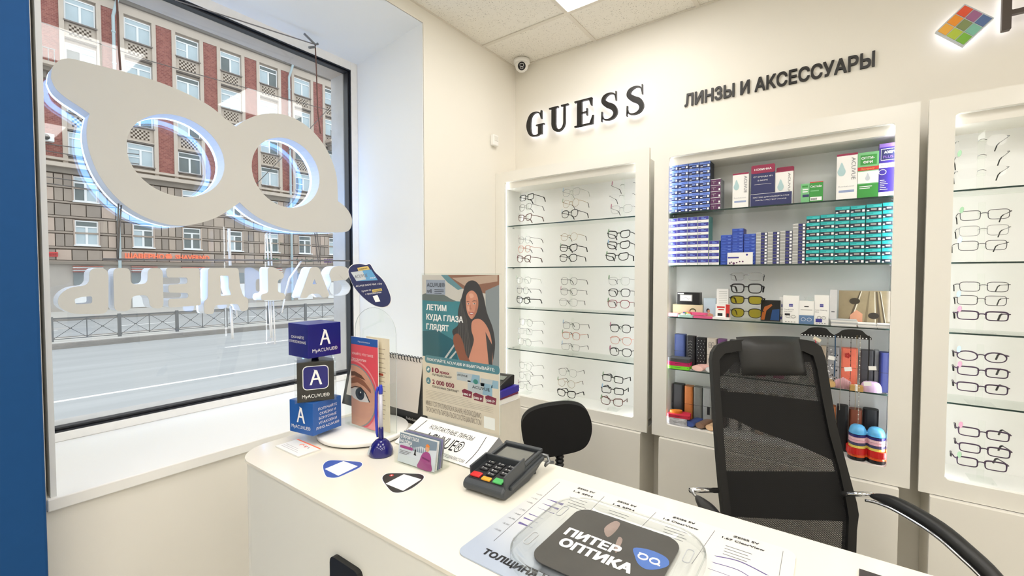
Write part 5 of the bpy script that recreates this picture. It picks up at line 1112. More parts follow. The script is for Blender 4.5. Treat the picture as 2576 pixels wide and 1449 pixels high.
def f_bot(g, fr, fl, s_, h):
    logoA(g, WINK, fl, 0, h * .34, h * .46); g.text('MyACUVUE®', WINK, fl @ Matrix.Translation((0, h * .15, 0)), h=.0088, w=s_ * .8)
    for q, t in enumerate(('ПОЛУЧАЙТЕ', 'СКИДКИ И', 'БОНУСНЫЕ', 'УПАКОВКИ', 'ЛИНЗ ACUVUE®')): g.text(t, WINK, fr @ Matrix.Translation((0, h * (.74 - q * .145), 0)), h=.0062, w=s_ * (.66, .56, .62, .64, .82)[q])
def f_mid(g, fr, fl, s_, h):
    g.prism(rrect(s_ * .70, s_ * .70, .010, 4, 0, h * .60), 0, .0002, WINK, fr); g.prism(rrect(s_ * .66, s_ * .66, .009, 4, 0, h * .60), .0002, .0004, NVY, fr); logoA(g, WINK, fr @ Matrix.Translation((0, 0, .0003)), 0, h * .42, h * .36); g.text('MyACUVUE®', WINK, fr @ Matrix.Translation((0, h * .10, 0)), h=.0088, w=s_ * .74)
cube('lower_cube', 'light blue cube with white lettering', .086, .0105, .080, .157, BLU, f_bot)
cube('middle_cube', 'black marbled cube with a navy emblem', .084, .0915, .098, -.50, ABOX, f_mid)
cube('upper_cube', 'navy cube with white emblem', .089, .201, .082, .02, NVY, f_top)
MB().box(-.047, .047, -.047, .047, .0912, .193, CLEAR).build('acrylic_case', tw, rot=(0, 0, -.50))
# folded leaflet at the left
A, B_, Cc = wz(695, 1125, CT), wz(752, 1152, CT), wz(806, 1133, CT)
lf = thing('folded_leaflet', 'small folded white leaflet with an orange stripe at the counter end', 'leaflet', ((A.x + Cc.x) / 2, (A.y + Cc.y) / 2 - .0, CT + .0004))
MB().box(-.053, .053, -.028, .028, 0, .0015, PAPER).box(-.053, .053, -.028, .028, .0022, .0034, PAPER).build('sheets', lf)
g = MB().box(-.053, .053, .024, .028, .0034, .0036, ORG)
for q in range(3): g.box(-.045, .03 - .01 * q, -.018 + q * .006, -.0165 + q * .006, .0034, .0036, mat('pale_ink', (204, 200, 200), .6))
g.tube([(-.005 + .006 * math.cos(a * .5), .012 + .005 * math.sin(a * .5), .0036) for a in range(9)], .0008, ORG, 4); g.tube([(.008, .016, .0036), (.012, .008, .0036), (.016, .016, .0036)], .0008, REDP, 4); g.box(.024, .026, .010, .014, .0034, .0037, INK); g.build('print', lf)
# acrylic leaflet holder with two leaflets
YH = .715
hx0, hx1 = wy(886, 1000, YH).x, wy(988, 1000, YH).x
lh = thing('leaflet_holder', 'clear acrylic leaflet holder with an arched back on the white turntable', 'holder', ((hx0 + hx1) / 2, YH, DZ)); hw = (hx1 - hx0) / 2; zt = wy(950, 776, YH).z - DZ
P = [(-hw, 0), (hw, 0), (hw, zt * .80)] + [(hw * math.cos(a), zt * .80 + zt * .20 * math.sin(a)) for a in [PI / 12 * i for i in range(1, 12)]] + [(-hw, zt * .80)]
MB().prism(P, 0, .002, CLEAR, frame_xf((0, .012, .0005), (1, 0, 0), (0, 0, 1))).build('back_panel', lh); MB().tube([(x, .012, y + .0005) for x, y in P[1:]], .0007, mat('acrylic_edge', (190, 196, 196), .3), 5).tube([(P[-1][0], .012, P[-1][1]), (-hw, .012, 0)], .0007, MATS['acrylic_edge'], 5).build('panel_edge', lh)
g = MB(); g.box(-hw, hw, -.024, -.022, .0005, .13, CLEAR); g.box(-hw, -hw + .002, -.022, .012, .0005, .13, CLEAR); g.box(hw - .002, hw, -.022, .012, .0005, .13, CLEAR); g.box(-hw, hw, -.022, .012, .0005, .003, CLEAR); g.build('pocket', lh)
g = MB().tube([(x, 0, z) for x, z in rrect(.020, .034, .005, 3, hw * .5, zt * .70)], .0006, mat('etch', (200, 200, 200), .5), 4, True, Matrix.Translation((0, .0105, 0))); g.box(hw * .5 - .005, hw * .5 + .005, .010, .011, zt * .69, zt * .74, mat('etch', (200, 200, 200))); g.tube([(hw * .5 - .004, .0105, zt * .69), (hw * .5 - .007, .0105, zt * .66)], .0012, MATS['etch'], 4); g.tube([(hw * .5 + .004, .0105, zt * .69), (hw * .5 + .007, .0105, zt * .66)], .0012, MATS['etch'], 4); g.build('etched_mark', lh)
PNK = mat('leaflet_pink', (226, 84, 98), .45); PNK2 = mat('leaflet_rose', (238, 150, 156), .45); SK1 = mat('print_skin_light', (214, 160, 136), .5); SK2 = mat('print_skin_shadow', (150, 96, 76), .5); EYEW = mat('print_eye_white', (226, 222, 222), .5); IRIS = mat('print_iris', (44, 52, 58), .4); GREYB = mat('print_ring', (142, 146, 150), .5); HBL = mat('leaflet_blue', (40, 90, 168), .45)
def leaf_at(pl, pr, Y, z0): A_, B2 = wy(*pl, Y), wy(*pr, Y); return (A_.x + B2.x) / 2, B2.x - A_.x, A_.z - z0
YL1 = YH - .016; xc, w, h = leaf_at((884, 846), (951, 846), YL1, DZ + .004)
l1 = thing('leaflet', 'pink leaflet with a close-up of an eye in the acrylic holder', 'leaflet', (xc, YL1, DZ + .0045)); MB().box(-w / 2, w / 2, -.0010, .0010, 0, h, PAPER).build('sheet', l1)
xf = frame_xf((0, -.0012, 0), (1, 0, 0), (0, 0, 1)); g = MB(); T_ = .00015
def lay(P, m, k): g.prism([(x * w, y * h) for x, y in P], k * T_, k * T_, m, xf)
lay(R_(-.5, .5, 0, 1), PNK, 1); lay(R_(-.5, .5, .0, .16), PNK2, 2); lay(R_(-.5, .5, .915, 1), HBL, 2)
def clip(P): return [(max(-.5, min(.5, x)), max(0, min(1, y))) for x, y in P]
lay(clip(ell(.94, .41, 40, -.42, .33)), PNK2, 3); lay(clip(ell(.90, .39, 40, -.42, .33)), PNK, 4); lay(clip(ell(.86, .36, 40, -.42, .33)), GREYB, 5); lay(clip(ell(.82, .345, 40, -.42, .33)), SK1, 6)
lay([(-.5, .52), (-.30, .56), (.0, .52), (.24, .44), (.25, .40), (.0, .46), (-.25, .49), (-.5, .46)], SK2, 7)
lay([(-.5, .60), (-.36, .61), (-.1, .58), (.06, .53), (-.1, .54), (-.35, .56), (-.5, .55)], mat('print_brow', (104, 70, 56), .5), 8)
lay([(-.5, .40), (-.34, .43), (-.12, .43), (.06, .38), (.2, .30), (.1, .29), (-.15, .28), (-.4, .30), (-.5, .33)], EYEW, 9); lay(ell(.17, .068, 24, -.16, .365), IRIS, 10); lay(ell(.07, .028, 16, -.16, .365), INK, 11); lay(ell(.022, .01, 10, -.13, .385), WINK, 12)
g.tube([((x) * w, y * h, 13 * T_) for x, y in ((-.5, .41), (-.34, .44), (-.12, .44), (.06, .39), (.21, .30))], .0011, INK, 4, False, xf)
g.text('ПроОптика', WINK, xf @ Matrix.Translation((0, h * .945, 5 * T_)), h=.0035, w=w * .44); g.text('УЗНАЙТЕ, ЧТО ТАКОЕ', WINK, xf @ Matrix.Translation((-w * .46, h * .80, 5 * T_)), h=.0058, w=w * .80, align='L'); g.text('ПРЕСБИОПИЯ', WINK, xf @ Matrix.Translation((-w * .46, h * .735, 5 * T_)), h=.0058, w=w * .54, align='L'); g.text('Компания', WINK, xf @ Matrix.Translation((w * .1, h * .05, 5 * T_)), h=.004, w=w * .5) if False else None
g.build('print', l1)
YL2 = YH - .004; xc, w, h = leaf_at((922, 846), (979, 852), YL2, DZ + .004)
l2 = thing('leaflet', 'cream leaflet with dark text behind the pink one in the acrylic holder', 'leaflet', (xc, YL2, DZ + .0045)); MB().box(-w / 2, w / 2, -.0010, .0010, 0, h, CREAM).build('sheet', l2)
g = MB(); xf = frame_xf((0, -.0013, 0), (1, 0, 0), (0, 0, 1))
for q in range(16): g.box(w * .0, w * (.26 + .1 * RND.random()), -.0014, -.0012, h * (.88 - q * .05), h * (.886 - q * .05), mat('leaf_ink', (150, 134, 116), .6))
g.box(w * .05, w * .25, -.0014, -.0012, h * .595, h * .62, mat('leaf_red', (170, 70, 50), .6)); g.build('print', l2)
# oval wobbler on a clear strip
OP = Vector((-.975, YH + .02, 0)); on = Vector((.55, -.80, .05)).normalized(); orr = Vector((0, 0, 1)).cross(on).normalized(); ouu = on.cross(orr)
OC = at(930, 718, OP, on)
wb = thing('wobbler', 'tilted dark navy oval advertising tag on a clear strip above the leaflet holder', 'sign', tuple(OC)); xfo = frame_xf((0, 0, 0), orr, ouu)
def ol(P): 
    out = []
    for x, y in P: v = at(x, y, OC, on) - OC; out.append((v.dot(orr), v.dot(ouu)))
    return out
OUT = ol(smooth([(877, 684), (886, 668), (905, 664), (921, 667), (931, 665), (943, 684), (963, 704), (976, 728), (983, 752), (976, 768), (958, 772), (935, 764), (908, 742), (888, 716)], 4))
MB().prism(OUT, 0, .0012, NAVY2, xfo).build('tag', wb); MB().prism([(x * 1.03, y * 1.03) for x, y in OUT], -.0006, -.0001, PAPER, xfo).build('border', wb)
g = MB(); g.prism(ol([(883, 685), (934, 678), (951, 705), (897, 707)]), .0014, .0014, mat('card_blue', (96, 160, 206), .4), xfo); g.prism(ol([(883, 685), (912, 681), (922, 703), (897, 707)]), .0015, .0015, SILV, xfo); g.prism(ol([(899, 674), (926, 669), (931, 678), (902, 682)]), .0016, .0016, mat('tag_gold', (214, 190, 112), .4), xfo)
def otext(s, m, p, q, hpx):
    a_, b2 = at(*p, OC, on), at(*q, OC, on); rr = (b2 - a_); L_ = rr.length; rr.normalize(); uu = on.cross(rr)
    g.text(s, m, frame_xf((a_ - OC) + on * .0019, rr, uu), h=hpx * .00082, w=L_, align='L')
otext('НОВИНКА', INK, (904, 680), (925, 676), 5); otext('ACUVUE', GREYINK, (893, 700), (925, 696), 11); otext('MAX', WINK, (932, 702), (946, 700), 6); otext('ACUVUE OASYS MAX 1-Day', WINK, (896, 722), (962, 715), 6); otext('Купите со', WINK, (911, 735), (934, 731), 6)
g.prism(ol([(936, 729), (960, 725), (962, 731), (938, 736)]), .0016, .0016, MATS['tag_gold'], xfo); otext('СКИДКОЙ', INK, (939, 734), (959, 730), 4); otext('с приложением', WINK, (920, 742), (960, 737), 6); g.prism(ol([(938, 745), (950, 742), (957, 758), (945, 760)]), .0016, .0016, WINK, xfo); g.build('print', wb)
p1 = at(950, 800, OP, on) - OC; MB().prism(ol([(953, 768), (966, 768), (966, 812), (954, 812)]), -.0018, -.0012, CLEAR, xfo).build('strip', wb); sb_ = at(958, 806, OC, on); MB().tube([tuple(sb_ - OC), tuple(Vector((sb_.x, YH + .012, sb_.z - .02)) - OC), tuple(Vector((sb_.x, YH + .0115, sb_.z - .05)) - OC)], .003, CLEAR, 5).build('clip', wb)
# tent calendar behind
TLc, TRc = wy(885, 873, .829), wy(1066, 905, .829); zc = (TLc.z + TRc.z) / 2
cal = thing('desk_calendar', 'black and white spiral desk calendar standing behind the leaflet holder', 'calendar', (0, 0, 0))
b0, b1 = Vector((TLc.x, .8255, CT + .0006)), Vector((TRc.x, .8255, CT + .0006)); t0, t1 = Vector((TLc.x, .8285, zc)), Vector((TRc.x, .8285, zc))
rr = Vector((1, 0, 0)); uu = (t0 - b0).normalized(); Lc = (t0 - b0).length; Wc = (t1.x - t0.x) / 2; xfc = frame_xf(((t0.x + t1.x) / 2, .8255, CT + .0006), rr, uu)
MB().prism([(-Wc - .052, 0), (Wc + .016, 0), (Wc, Lc), (-Wc, Lc)], -.003, 0, BLACK, xfc).build('front_board', cal)
MB().prism([(-Wc - .026, .034), (Wc - .022, .034), (Wc - .001, Lc - .001), (-Wc + .016, Lc - .001)], .0003, .0015, mat('calendar_page', (240, 232, 226), .6, noise=.03, scale=6), xfc).build('page', cal)
MB().add([(t0.x, .828, zc), (t1.x, .828, zc), (t1.x + .01, .8315, CT + .0006), (t0.x - .03, .8315, CT + .0006)], [(0, 1, 2, 3)], BLACK).build('rear_board', cal)
g = MB()
for q in range(26): x = -Wc + .01 + q * (2 * Wc - .02) / 25; g.tube([(x + .001 * math.cos(a), Lc - .003 + .0075 * math.sin(a), .001 + .006 * math.cos(a)) for a in [2 * PI * i / 8 for i in range(8)]], .0011, INK, 4, True, xfc)
g.build('spiral_binding', cal)
g = MB().text('EssilorLuxottica', WINK, xfc @ Matrix.Translation((Wc * .96, .010, .001)), h=.0075, w=.062, align='R')
for q in range(4): g.box(-Wc * .72, -Wc * .62, .006 + q * .006, .008 + q * .006, .0008, .0011, GREYP, xfc)
g.box(-Wc * .80, -Wc * .76, .006, .028, .0008, .0011, mat('lime_ink', (200, 214, 120), .5), xfc); g.build('print', cal)
# pen on its stand
pp = wz(959, 1143, CT); pen = thing('pen_stand', 'dark blue desk pen standing upright in a domed base', 'pen', (pp.x, pp.y, CT + .0004)); PB = mat('pen_navy', (26, 24, 108), .12, coat=.4); PBC = mat('pen_clear', (206, 206, 220), .15); PBB = mat('pen_blue', (44, 62, 190), .15)
MB().lathe([(.0265, 0), (.0275, .004), (.0265, .014), (.021, .026), (.013, .034), (.007, .037)], PB, 28).build('base', pen, True)
MB().prism([(-.008, 0), (.002, -.001), (.004, .017), (-.004, .018)], 0, .0008, SILV, frame_xf((-.010, -.0268, .006), (.95, -.3, 0), (0, .32, .95))).build('sticker', pen)
MB().lathe([(.0052, .034), (.0062, .040), (.0058, .060), (.005, .064)], PB, 16).build('socket', pen, True)
MB().lathe([(.0042, .062), (.0042, .142)], PBC, 14).build('barrel', pen, True); MB().lathe([(.0048, .142), (.0050, .152), (.0040, .160), (.0035, .163)], PBB, 14).build('cap', pen, True)
MB().tube([(-.0045, -.004, .158), (-.011, -.004, .142), (-.0125, -.004, .095), (-.010, -.004, .050), (-.008, -.004, .040)], [.0028, .0036, .0036, .0032, .002], PBB, 8).build('clip', pen, True)
# two stickers
def sticker(P, m, lab, qr, dotp=None):
    PP = [wz(x, y, CT) for x, y in smooth(P, 4)]; c = sum(PP, Vector()) / len(PP); t = thing('counter_sticker', lab, 'sticker', (c.x, c.y, CT + .0002))
    MB().prism([((p.x - c.x) * 1.04, (p.y - c.y) * 1.04) for p in PP], 0, .0003, WINK).build('border', t); g = MB().prism([(p.x - c.x, p.y - c.y) for p in PP], .0004, .0006, m)
    g.build('field', t); q = [wz(x, y, CT) for x, y in qr]; MB().prism([(p.x - c.x, p.y - c.y) for p in q], .0007, .0009, WINK).build('white_square', t)
    if dotp: d_ = wz(*dotp, CT); MB().lathe([(.0045, .0007), (.0045, .0009)], REDP, 14, Matrix.Translation((d_.x - c.x, d_.y - c.y, 0))).lathe([(.0018, .0009), (.0018, .0010)], WINK, 10, Matrix.Translation((d_.x - c.x, d_.y - c.y, 0))).build('pin_emblem', t)
sticker([(813, 1172), (826, 1160), (850, 1159), (880, 1161), (904, 1163), (911, 1169), (902, 1178), (872, 1192), (846, 1202), (826, 1201), (818, 1194)][::-1], mat('sticker_blue', (64, 92, 176), .35), 'blue rounded triangular sticker with a blank white square on the counter', [(817, 1181), (851, 1198), (900, 1174), (864, 1161)])
sticker([(962, 1204), (972, 1193), (996, 1191), (1030, 1192), (1058, 1194), (1066, 1202), (1054, 1216), (1030, 1232), (1004, 1240), (986, 1237), (972, 1222)][::-1], mat('sticker_black', (44, 40, 38), .35), 'black rounded triangular sticker with a red pin emblem on the counter', [(970, 1218), (1014, 1236), (1060, 1207), (1016, 1194)], (985, 1197))
# business card holder
A, B_, Cc = wz(992, 1163, CT), wz(1092, 1196, CT), wz(1118, 1172, CT); ang = math.atan2(B_.y - A.y, B_.x - A.x); w = (B_ - A).length; dp = (Cc - B_).length
ch = thing('card_holder', 'clear acrylic holder full of small promotional cards on the counter', 'holder', (A.x, A.y, CT + .0004), ang)
g = MB().box(0, w, 0, .002, 0, .022, CLEAR).box(0, w, 0, dp, 0, .002, CLEAR).box(0, .002, 0, dp, .002, .035, CLEAR).box(w - .002, w, 0, dp, .002, .035, CLEAR).box(0, w, dp - .002, dp, .002, .06, CLEAR); g.build('tray', ch)
SNOW = mat('card_snow', (206, 214, 222), .5); SNOWD = mat('card_slate', (122, 140, 156), .5); COAT = mat('card_coat', (156, 70, 130), .5); HAIR = mat('card_hair', (206, 170, 110), .5)
cm = None
for q in range(5):
    t = thing('promo_card', ('front promotional card with a snowy picture of a girl in a purple coat' if q == 0 else 'promotional card %s behind the front card in the clear holder' % ORD[q - 1]), 'card', (A.x, A.y, CT + .0004), ang, 'cards in the holder')
    xf = frame_xf((w / 2, .005 + q * .006, .0026), (1, 0, 0), (0, .16, 1)); cw, chh = w - .008, .062
    MB().box(-cw / 2, cw / 2, 0, chh, -.0008, 0, SNOW if q == 0 else (PAPER, SNOWD, mat('card_lilac', (150, 146, 190), .5), GREYP)[q - 1], xf).build('card', t)
    if q == 0:
        g = MB()
        def lc(P, m, k): g.prism([(-cw / 2 + x * cw, y * chh) for x, y in P], k * .00012, k * .00012, m, xf)
        lc([(0, .62), (.2, .7), (.4, .6), (.6, .72), (.8, .66), (1, .72), (1, 1), (0, 1)], SNOWD, 1)
        for q2 in range(9): lc([(.3 + q2 * .05, .5), (.32 + q2 * .05, .72), (.34 + q2 * .05, .5)], MATS['card_slate'], 2)
        lc(smooth([(.56, .0), (.92, .0), (.90, .25), (.88, .45), (.82, .58), (.72, .58), (.64, .45), (.60, .25)], 3), COAT, 3); lc(ell(.055, .10, 14, .77, .70), HAIR, 4); lc(ell(.040, .075, 14, .765, .68), SK1, 5); lc(smooth([(.72, .78), (.77, .86), (.83, .78), (.77, .75)], 3), mat('goggle_orange', (226, 132, 60), .3), 6); lc([(.66, .40), (.86, .34), (.86, .29), (.66, .34)], mat('coat_fold', (120, 46, 100), .5), 5)
        g.text('ОТКРОЙ ГЛАЗА', WINK, xf @ Matrix.Translation((-cw * .46, chh * .84, .0012)), h=.0072, w=cw * .50, align='L', bold=.02); g.text('НА ГОРЫ', WINK, xf @ Matrix.Translation((-cw * .46, chh * .68, .0012)), h=.0072, w=cw * .32, align='L', bold=.02)
        g.prism(rrect(cw * .36, .006, .003, 3, -cw * .28, chh * .54), .001, .001, COAT, xf); g.text('МНОГО ЭМОЦИЙ', WINK, xf @ Matrix.Translation((-cw * .28, chh * .52, .0013)), h=.003, w=cw * .3) if False else None
        for q2 in range(3): g.box(-cw * .46, -cw * (.14 + .05 * q2), chh * (.40 - .05 * q2), chh * (.415 - .05 * q2), .0008, .0011, GREYINK, xf)
        lc([(.44, .42), (.48, .42), (.48, .56), (.45, .56)], INK, 4); lc([(.43, .36), (.50, .36), (.48, .43), (.44, .43)], INK, 4); g.build('picture', t)
# card terminal
T1, T2 = wz(1172, 1226, CT), wz(1262, 1269, CT); ta = -.02; tl, twd = .164, .094
tm = thing('card_terminal', 'dark grey card payment terminal with coloured keys on the counter', 'card terminal', ((T1.x + T2.x) / 2 + .002, (T1.y + T2.y) / 2 - .006, CT + .0004), .08)
TG_ = mat('terminal_grey', (62, 66, 70), .45, noise=.04, scale=200); TD = mat('terminal_dark', (30, 31, 34), .5)
def wedge(x0, x1, pr, m, mb): # profile in (y,z), extruded over x
    n = len(pr); vs = [(x0, y, z) for y, z in pr] + [(x1, y, z) for y, z in pr]; mb.add(vs, [tuple(range(n - 1, -1, -1)), tuple(range(n, 2 * n))] + [(i, (i + 1) % n, n + (i + 1) % n, n + i) for i in range(n)], m)
    return mb
wedge(-twd / 2, twd / 2, [(0, .007), (.012, .0), (.10, .0), (.13, .008), (.160, .020), (.164, .032), (.158, .040), (.085, .034), (.008, .024), (0, .018)], TG_, MB()).build('body', tm, bev=.005, seg=3)
sl_ = math.atan2(.010, .077); sb = math.atan2(.006, .073)
KX = frame_xf((0, .008, .0242), (1, 0, 0), (0, math.cos(sl_), math.sin(sl_)))
MB().box(-.040, .040, .003, .070, -.002, .0012, TD, KX).build('key_bed', tm, bev=.001)
ks = MB()
for (a0, a1, b0_, b1_, hh) in ((-.0475, -.0435, .018, .076, .014), (.0435, .0475, .0, .076, .022), (-.0475, .0475, .072, .076, .014)): ks.box(a0, a1, b0_, b1_, -.004, hh, TG_, KX)
ks.build('pin_shield', tm, bev=.0015)
KD = mat('key_black', (34, 35, 38), .4); kk = {'x': mat('key_red', (214, 48, 48), .35), '<': mat('key_yellow', (240, 168, 52), .35), 'o': mat('key_green', (84, 186, 104), .35)}
keys = [('1', 0, 3), ('2', 1, 3), ('3', 2, 3), ('4', 0, 2), ('5', 1, 2), ('6', 2, 2), ('7', 0, 1), ('8', 1, 1), ('9', 2, 1), ('0', 1, 0.05)]
for ch_, cx_, ry in keys:
    o = MB().box(-.0088, .0088, -.0046, .0046, 0, .003, KD).build('key', tm, bev=.001); o.matrix_local = KX @ Matrix.Translation((-.025 + .024 * cx_, .024 + ry * .0128, .0012))
    MB().text(ch_, WINK, Matrix.Translation((-.004, -.0023, .0032)), h=.005).box(.0, .006, -.001, .001, .0031, .0034, GREYP).build('digit', o)
for ch_, x_, y_, w_ in (('x', -.027, .013, .022), ('<', 0, .008, .020), ('o', .026, .011, .021)):
    o = MB().box(-w_ / 2, w_ / 2, -.0072 if ch_ != '<' else -.005, .0072 if ch_ != '<' else .005, 0, .004, kk[ch_]).build('key', tm, bev=.0015); o.matrix_local = KX @ Matrix.Translation((x_, y_, .0012)); o['label'] = {'x': 'red key', '<': 'yellow key', 'o': 'green key'}[ch_]
SX_ = frame_xf((0, .085, .0343), (1, 0, 0), (0, math.cos(sb), math.sin(sb)))
MB().box(-.040, .040, .004, .066, 0, .0015, TD, SX_).build('screen_bezel', tm, bev=.001); MB().box(-.034, .034, .014, .060, .0016, .0020, mat('terminal_screen', (112, 114, 110), .08, spec=.9)).build('screen', tm).matrix_local = SX_
g = MB().box(-.046, -.040, .0, .074, 0, .006, TG_, SX_).box(.040, .046, .0, .074, 0, .006, TG_, SX_).box(-.046, .046, .066, .076, 0, .008, TG_, SX_); g.build('screen_surround', tm, bev=.002)
MB().box(.046, .053, .012, .145, -.007, .001, TG_, frame_xf((0, .01, .020), (1, 0, 0), (0, math.cos(.09), math.sin(.09)))).build('side_rail', tm, bev=.002); [MB().lathe([(.005, 0), (.005, .02)], TG_, 12, Matrix.Translation((sx_ * .036, .138, 0))).build('foot', tm) for sx_ in (-1, 1)]
MB().lathe([(.004, 0), (.0042, .002)], MBLUE, 12, SX_ @ Matrix.Translation((.034, -.002, .001))).build('blue_button', tm)
g = MB().tube([(.040, .158, .034), (.052, .170, .030), (.060, .164, .020), (.054, .156, .014), (.050, .168, .016), (.060, .182, .012)], .0035, METAL, 7); g.build('coiled_cord', tm, True)
# A3 poster in an acrylic stand
PY = .800; pTL, pTR, pBL = wy(1063, 688, PY), wy(1257, 688, PY), wy(1064, 1041, PY); pw = pTR.x - pTL.x; phh = pTL.z - (CT + .045); pzb = CT + .045
po = thing('poster_stand', 'tall advertising poster of a long haired woman at sea in a clear stand', 'poster', ((pTL.x + pTR.x) / 2, PY, CT + .0004))
pz = pzb - CT
MB().box(-pw / 2 - .003, pw / 2 + .003, -.004, -.002, pz, pz + phh, CLEAR).box(-pw / 2 - .003, pw / 2 + .003, .001, .003, pz, pz + phh, CLEAR).build('acrylic_sheet', po); MB().box(-pw / 2, pw / 2, -.0016, .0006, pz + .002, pz + phh - .004, PAPER).build('paper', po)
g = MB(); EYEW = MATS['print_eye_white']; xf = frame_xf((-pw / 2, -.00165, pz + phh - .004), (1, 0, 0), (0, 0, 1)); Hp = phh - .006; LYR = [0]
def Lp(P, m, k): g.prism([(max(0, min(1, x)) * pw, -y * Hp) for x, y in P], k * .00002, k * .00002, m, xf)
SEA = mat('print_sea', (74, 138, 150), .5, noise=.18, scale=18); SEAD = mat('print_sea_deep', (44, 98, 112), .5, noise=.2, scale=25); SKYP = mat('print_sky', (212, 206, 200), .5); HILL = mat('print_hill', (112, 120, 118), .5); BRN = mat('print_wood', (150, 108, 88), .5); HRD = mat('print_hair', (70, 66, 64), .5, noise=.2, scale=60); SKA = mat('print_arm', (216, 150, 126), .5); SKB = mat('print_arm_dark', (150, 92, 68), .5); TEA = mat('print_teal_band', (88, 138, 152), .5); BEI = mat('print_beige', (226, 214, 198), .5); MRN = mat('print_maroon', (134, 36, 64), .5); RAILP = mat('print_rail', (200, 200, 200), .4)
Lp(R_(0, 1, 0, .575), SKYP, 1); Lp([(0, .175), (.55, .175), (.55, .575), (0, .575)], SEA, 2); Lp([(0, .40), (.2, .38), (.45, .44), (.5, .575), (0, .575)], SEAD, 3); Lp(smooth([(0, .14), (.12, .125), (.28, .13), (.40, .16), (.45, .178), (0, .178)], 3), HILL, 4)
Lp([(.30, 0), (1, 0), (1, .10), (.86, .12), (.56, .09), (.42, .05)], BRN, 3); Lp([(.42, .02), (.98, .0), (.98, .04), (.60, .075)], mat('print_canopy', (196, 170, 152), .5), 4); Lp([(.27, 0), (.36, 0), (.56, .09), (.50, .10), (.36, .05)], mat('print_awning', (110, 150, 160), .5), 5); Lp([(.84, .10), (1, .06), (1, .575), (.86, .575)], mat('print_grey_sail', (146, 152, 156), .5), 4)
Lp(smooth([(.60, .06), (.68, .035), (.76, .06), (.82, .14), (.86, .24), (.93, .34), (.95, .46), (.88, .575), (.62, .575), (.50, .46), (.42, .38), (.50, .33), (.50, .24), (.55, .14)], 4), HRD, 6)
Lp(smooth([(.60, .16), (.62, .12), (.68, .10), (.74, .13), (.755, .19), (.73, .245), (.68, .285), (.64, .27), (.61, .23)], 4), SKA, 7); 
BRW = mat('print_brow_dark', (92, 66, 56), .5); SKS = mat('print_skin_shade', (190, 128, 104), .5); SKH = mat('print_skin_high', (230, 174, 152), .5)
Lp(smooth([(.735, .15), (.755, .19), (.73, .245), (.68, .285), (.70, .25), (.72, .21)], 3), SKS, 8); Lp(smooth([(.625, .20), (.65, .215), (.64, .235), (.62, .225)], 3), SKH, 8); Lp(smooth([(.64, .125), (.68, .12), (.70, .14), (.66, .15)], 3), SKH, 8)
Lp(smooth([(.606, .176), (.625, .170), (.648, .173), (.626, .174)], 3), BRW, 9); Lp(smooth([(.675, .172), (.705, .164), (.738, .168), (.706, .169)], 3), BRW, 9)
for ex_, ey_, ew_ in ((.631, .188, .015), (.704, .185, .017)): Lp(ell(ew_, .0050, 12, ex_, ey_), EYEW, 9); Lp(ell(.0062, .0044, 10, ex_ + .002, ey_), BRW, 10); Lp([(ex_ - ew_, ey_ - .001), (ex_, ey_ - .0058), (ex_ + ew_, ey_ - .001), (ex_, ey_ - .0042)], INK, 11)
Lp(smooth([(.658, .19), (.664, .212), (.675, .221), (.655, .225), (.645, .220)], 3), SKS, 9); Lp(smooth([(.632, .247), (.655, .241), (.668, .243), (.682, .240), (.708, .244), (.685, .258), (.655, .259)], 3), mat('print_lips', (188, 104, 98), .5), 9); Lp(smooth([(.645, .2475), (.67, .2455), (.696, .2465), (.672, .2535)], 3), EYEW, 10)
for q in range(7): Lp([(.53 + .012 * q, .16 + .02 * q), (.535 + .012 * q, .16 + .02 * q), (.50 + .03 * q, .50 + .01 * q), (.488 + .03 * q, .50 + .01 * q)], mat('print_hair_light', (98, 92, 88), .5), 7)
Lp(smooth([(.68, .30), (.76, .28), (.84, .31), (.90, .38), (.92, .48), (.90, .575), (.66, .575), (.62, .575), (.66, .50), (.70, .42), (.67, .36)], 4), SKA, 9); Lp(smooth([(.44, .41), (.50, .39), (.56, .44), (.60, .52), (.66, .575), (.54, .575), (.48, .52), (.44, .46)], 4), SKB, 10); Lp([(.84, .36), (.92, .44), (.92, .575), (.88, .575)], HRD, 10)
for a_, b2 in (((.30, .575), (.50, .42)), ((.36, .575), (.52, .47))): Lp([a_, (a_[0] + .03, a_[1]), (b2[0] + .02, b2[1]), b2], RAILP, 8)
Lp(R_(0, 1, .575, 1), BEI, 11); g.prism(rrect(pw * .97, Hp * .055, .008, 4, pw * .52, -Hp * .592), .00024, .00024, TEA, xf)
Lp(R_(.06, .33, .035, .135), mat('print_badge', (164, 172, 190), .5), 12)
def ptx(s, m, u, v, hh, ww=None, bold=0, al='L', k=.0006): g.text(s, m, xf @ Matrix.Translation((u * pw, -v * Hp, k)), h=hh, w=ww, bold=bold, align=al)
ptx('ACUVUE®', INK, .075, .082, .0105, pw * .25); ptx('№', INK, .075, .125, .007, pw * .045); ptx('1', INK, .13, .125, .010, bold=.03)
for q in range(3): g.box(.18 * pw, (.31 - .03 * (q == 2)) * pw, -(.104 + q * .012) * Hp, -(.101 + q * .012) * Hp, .0005, .0006, INK, xf)
for q, (s, ww) in enumerate((('ЛЕТИМ', .28), ('КУДА ГЛАЗА', .50), ('ГЛЯДЯТ', .31))): ptx(s, WINK, .065, .245 + .068 * q, .0145, pw * ww, .035)
ptx('ПОКУПАЙТЕ ACUVUE® И ВЫИГРЫВАЙТЕ:', WINK, .07, .602, .0070, pw * .88, .02)
for v in (.665, .745): Lp(ell(.034, .024, 18, .085, v), TEA, 13)
Lp([(.065, .668), (.085, .650), (.105, .660), (.09, .668), (.08, .68)], WINK, 14); ptx('A', WINK, .085, .756, .008, None, 0, 'C')
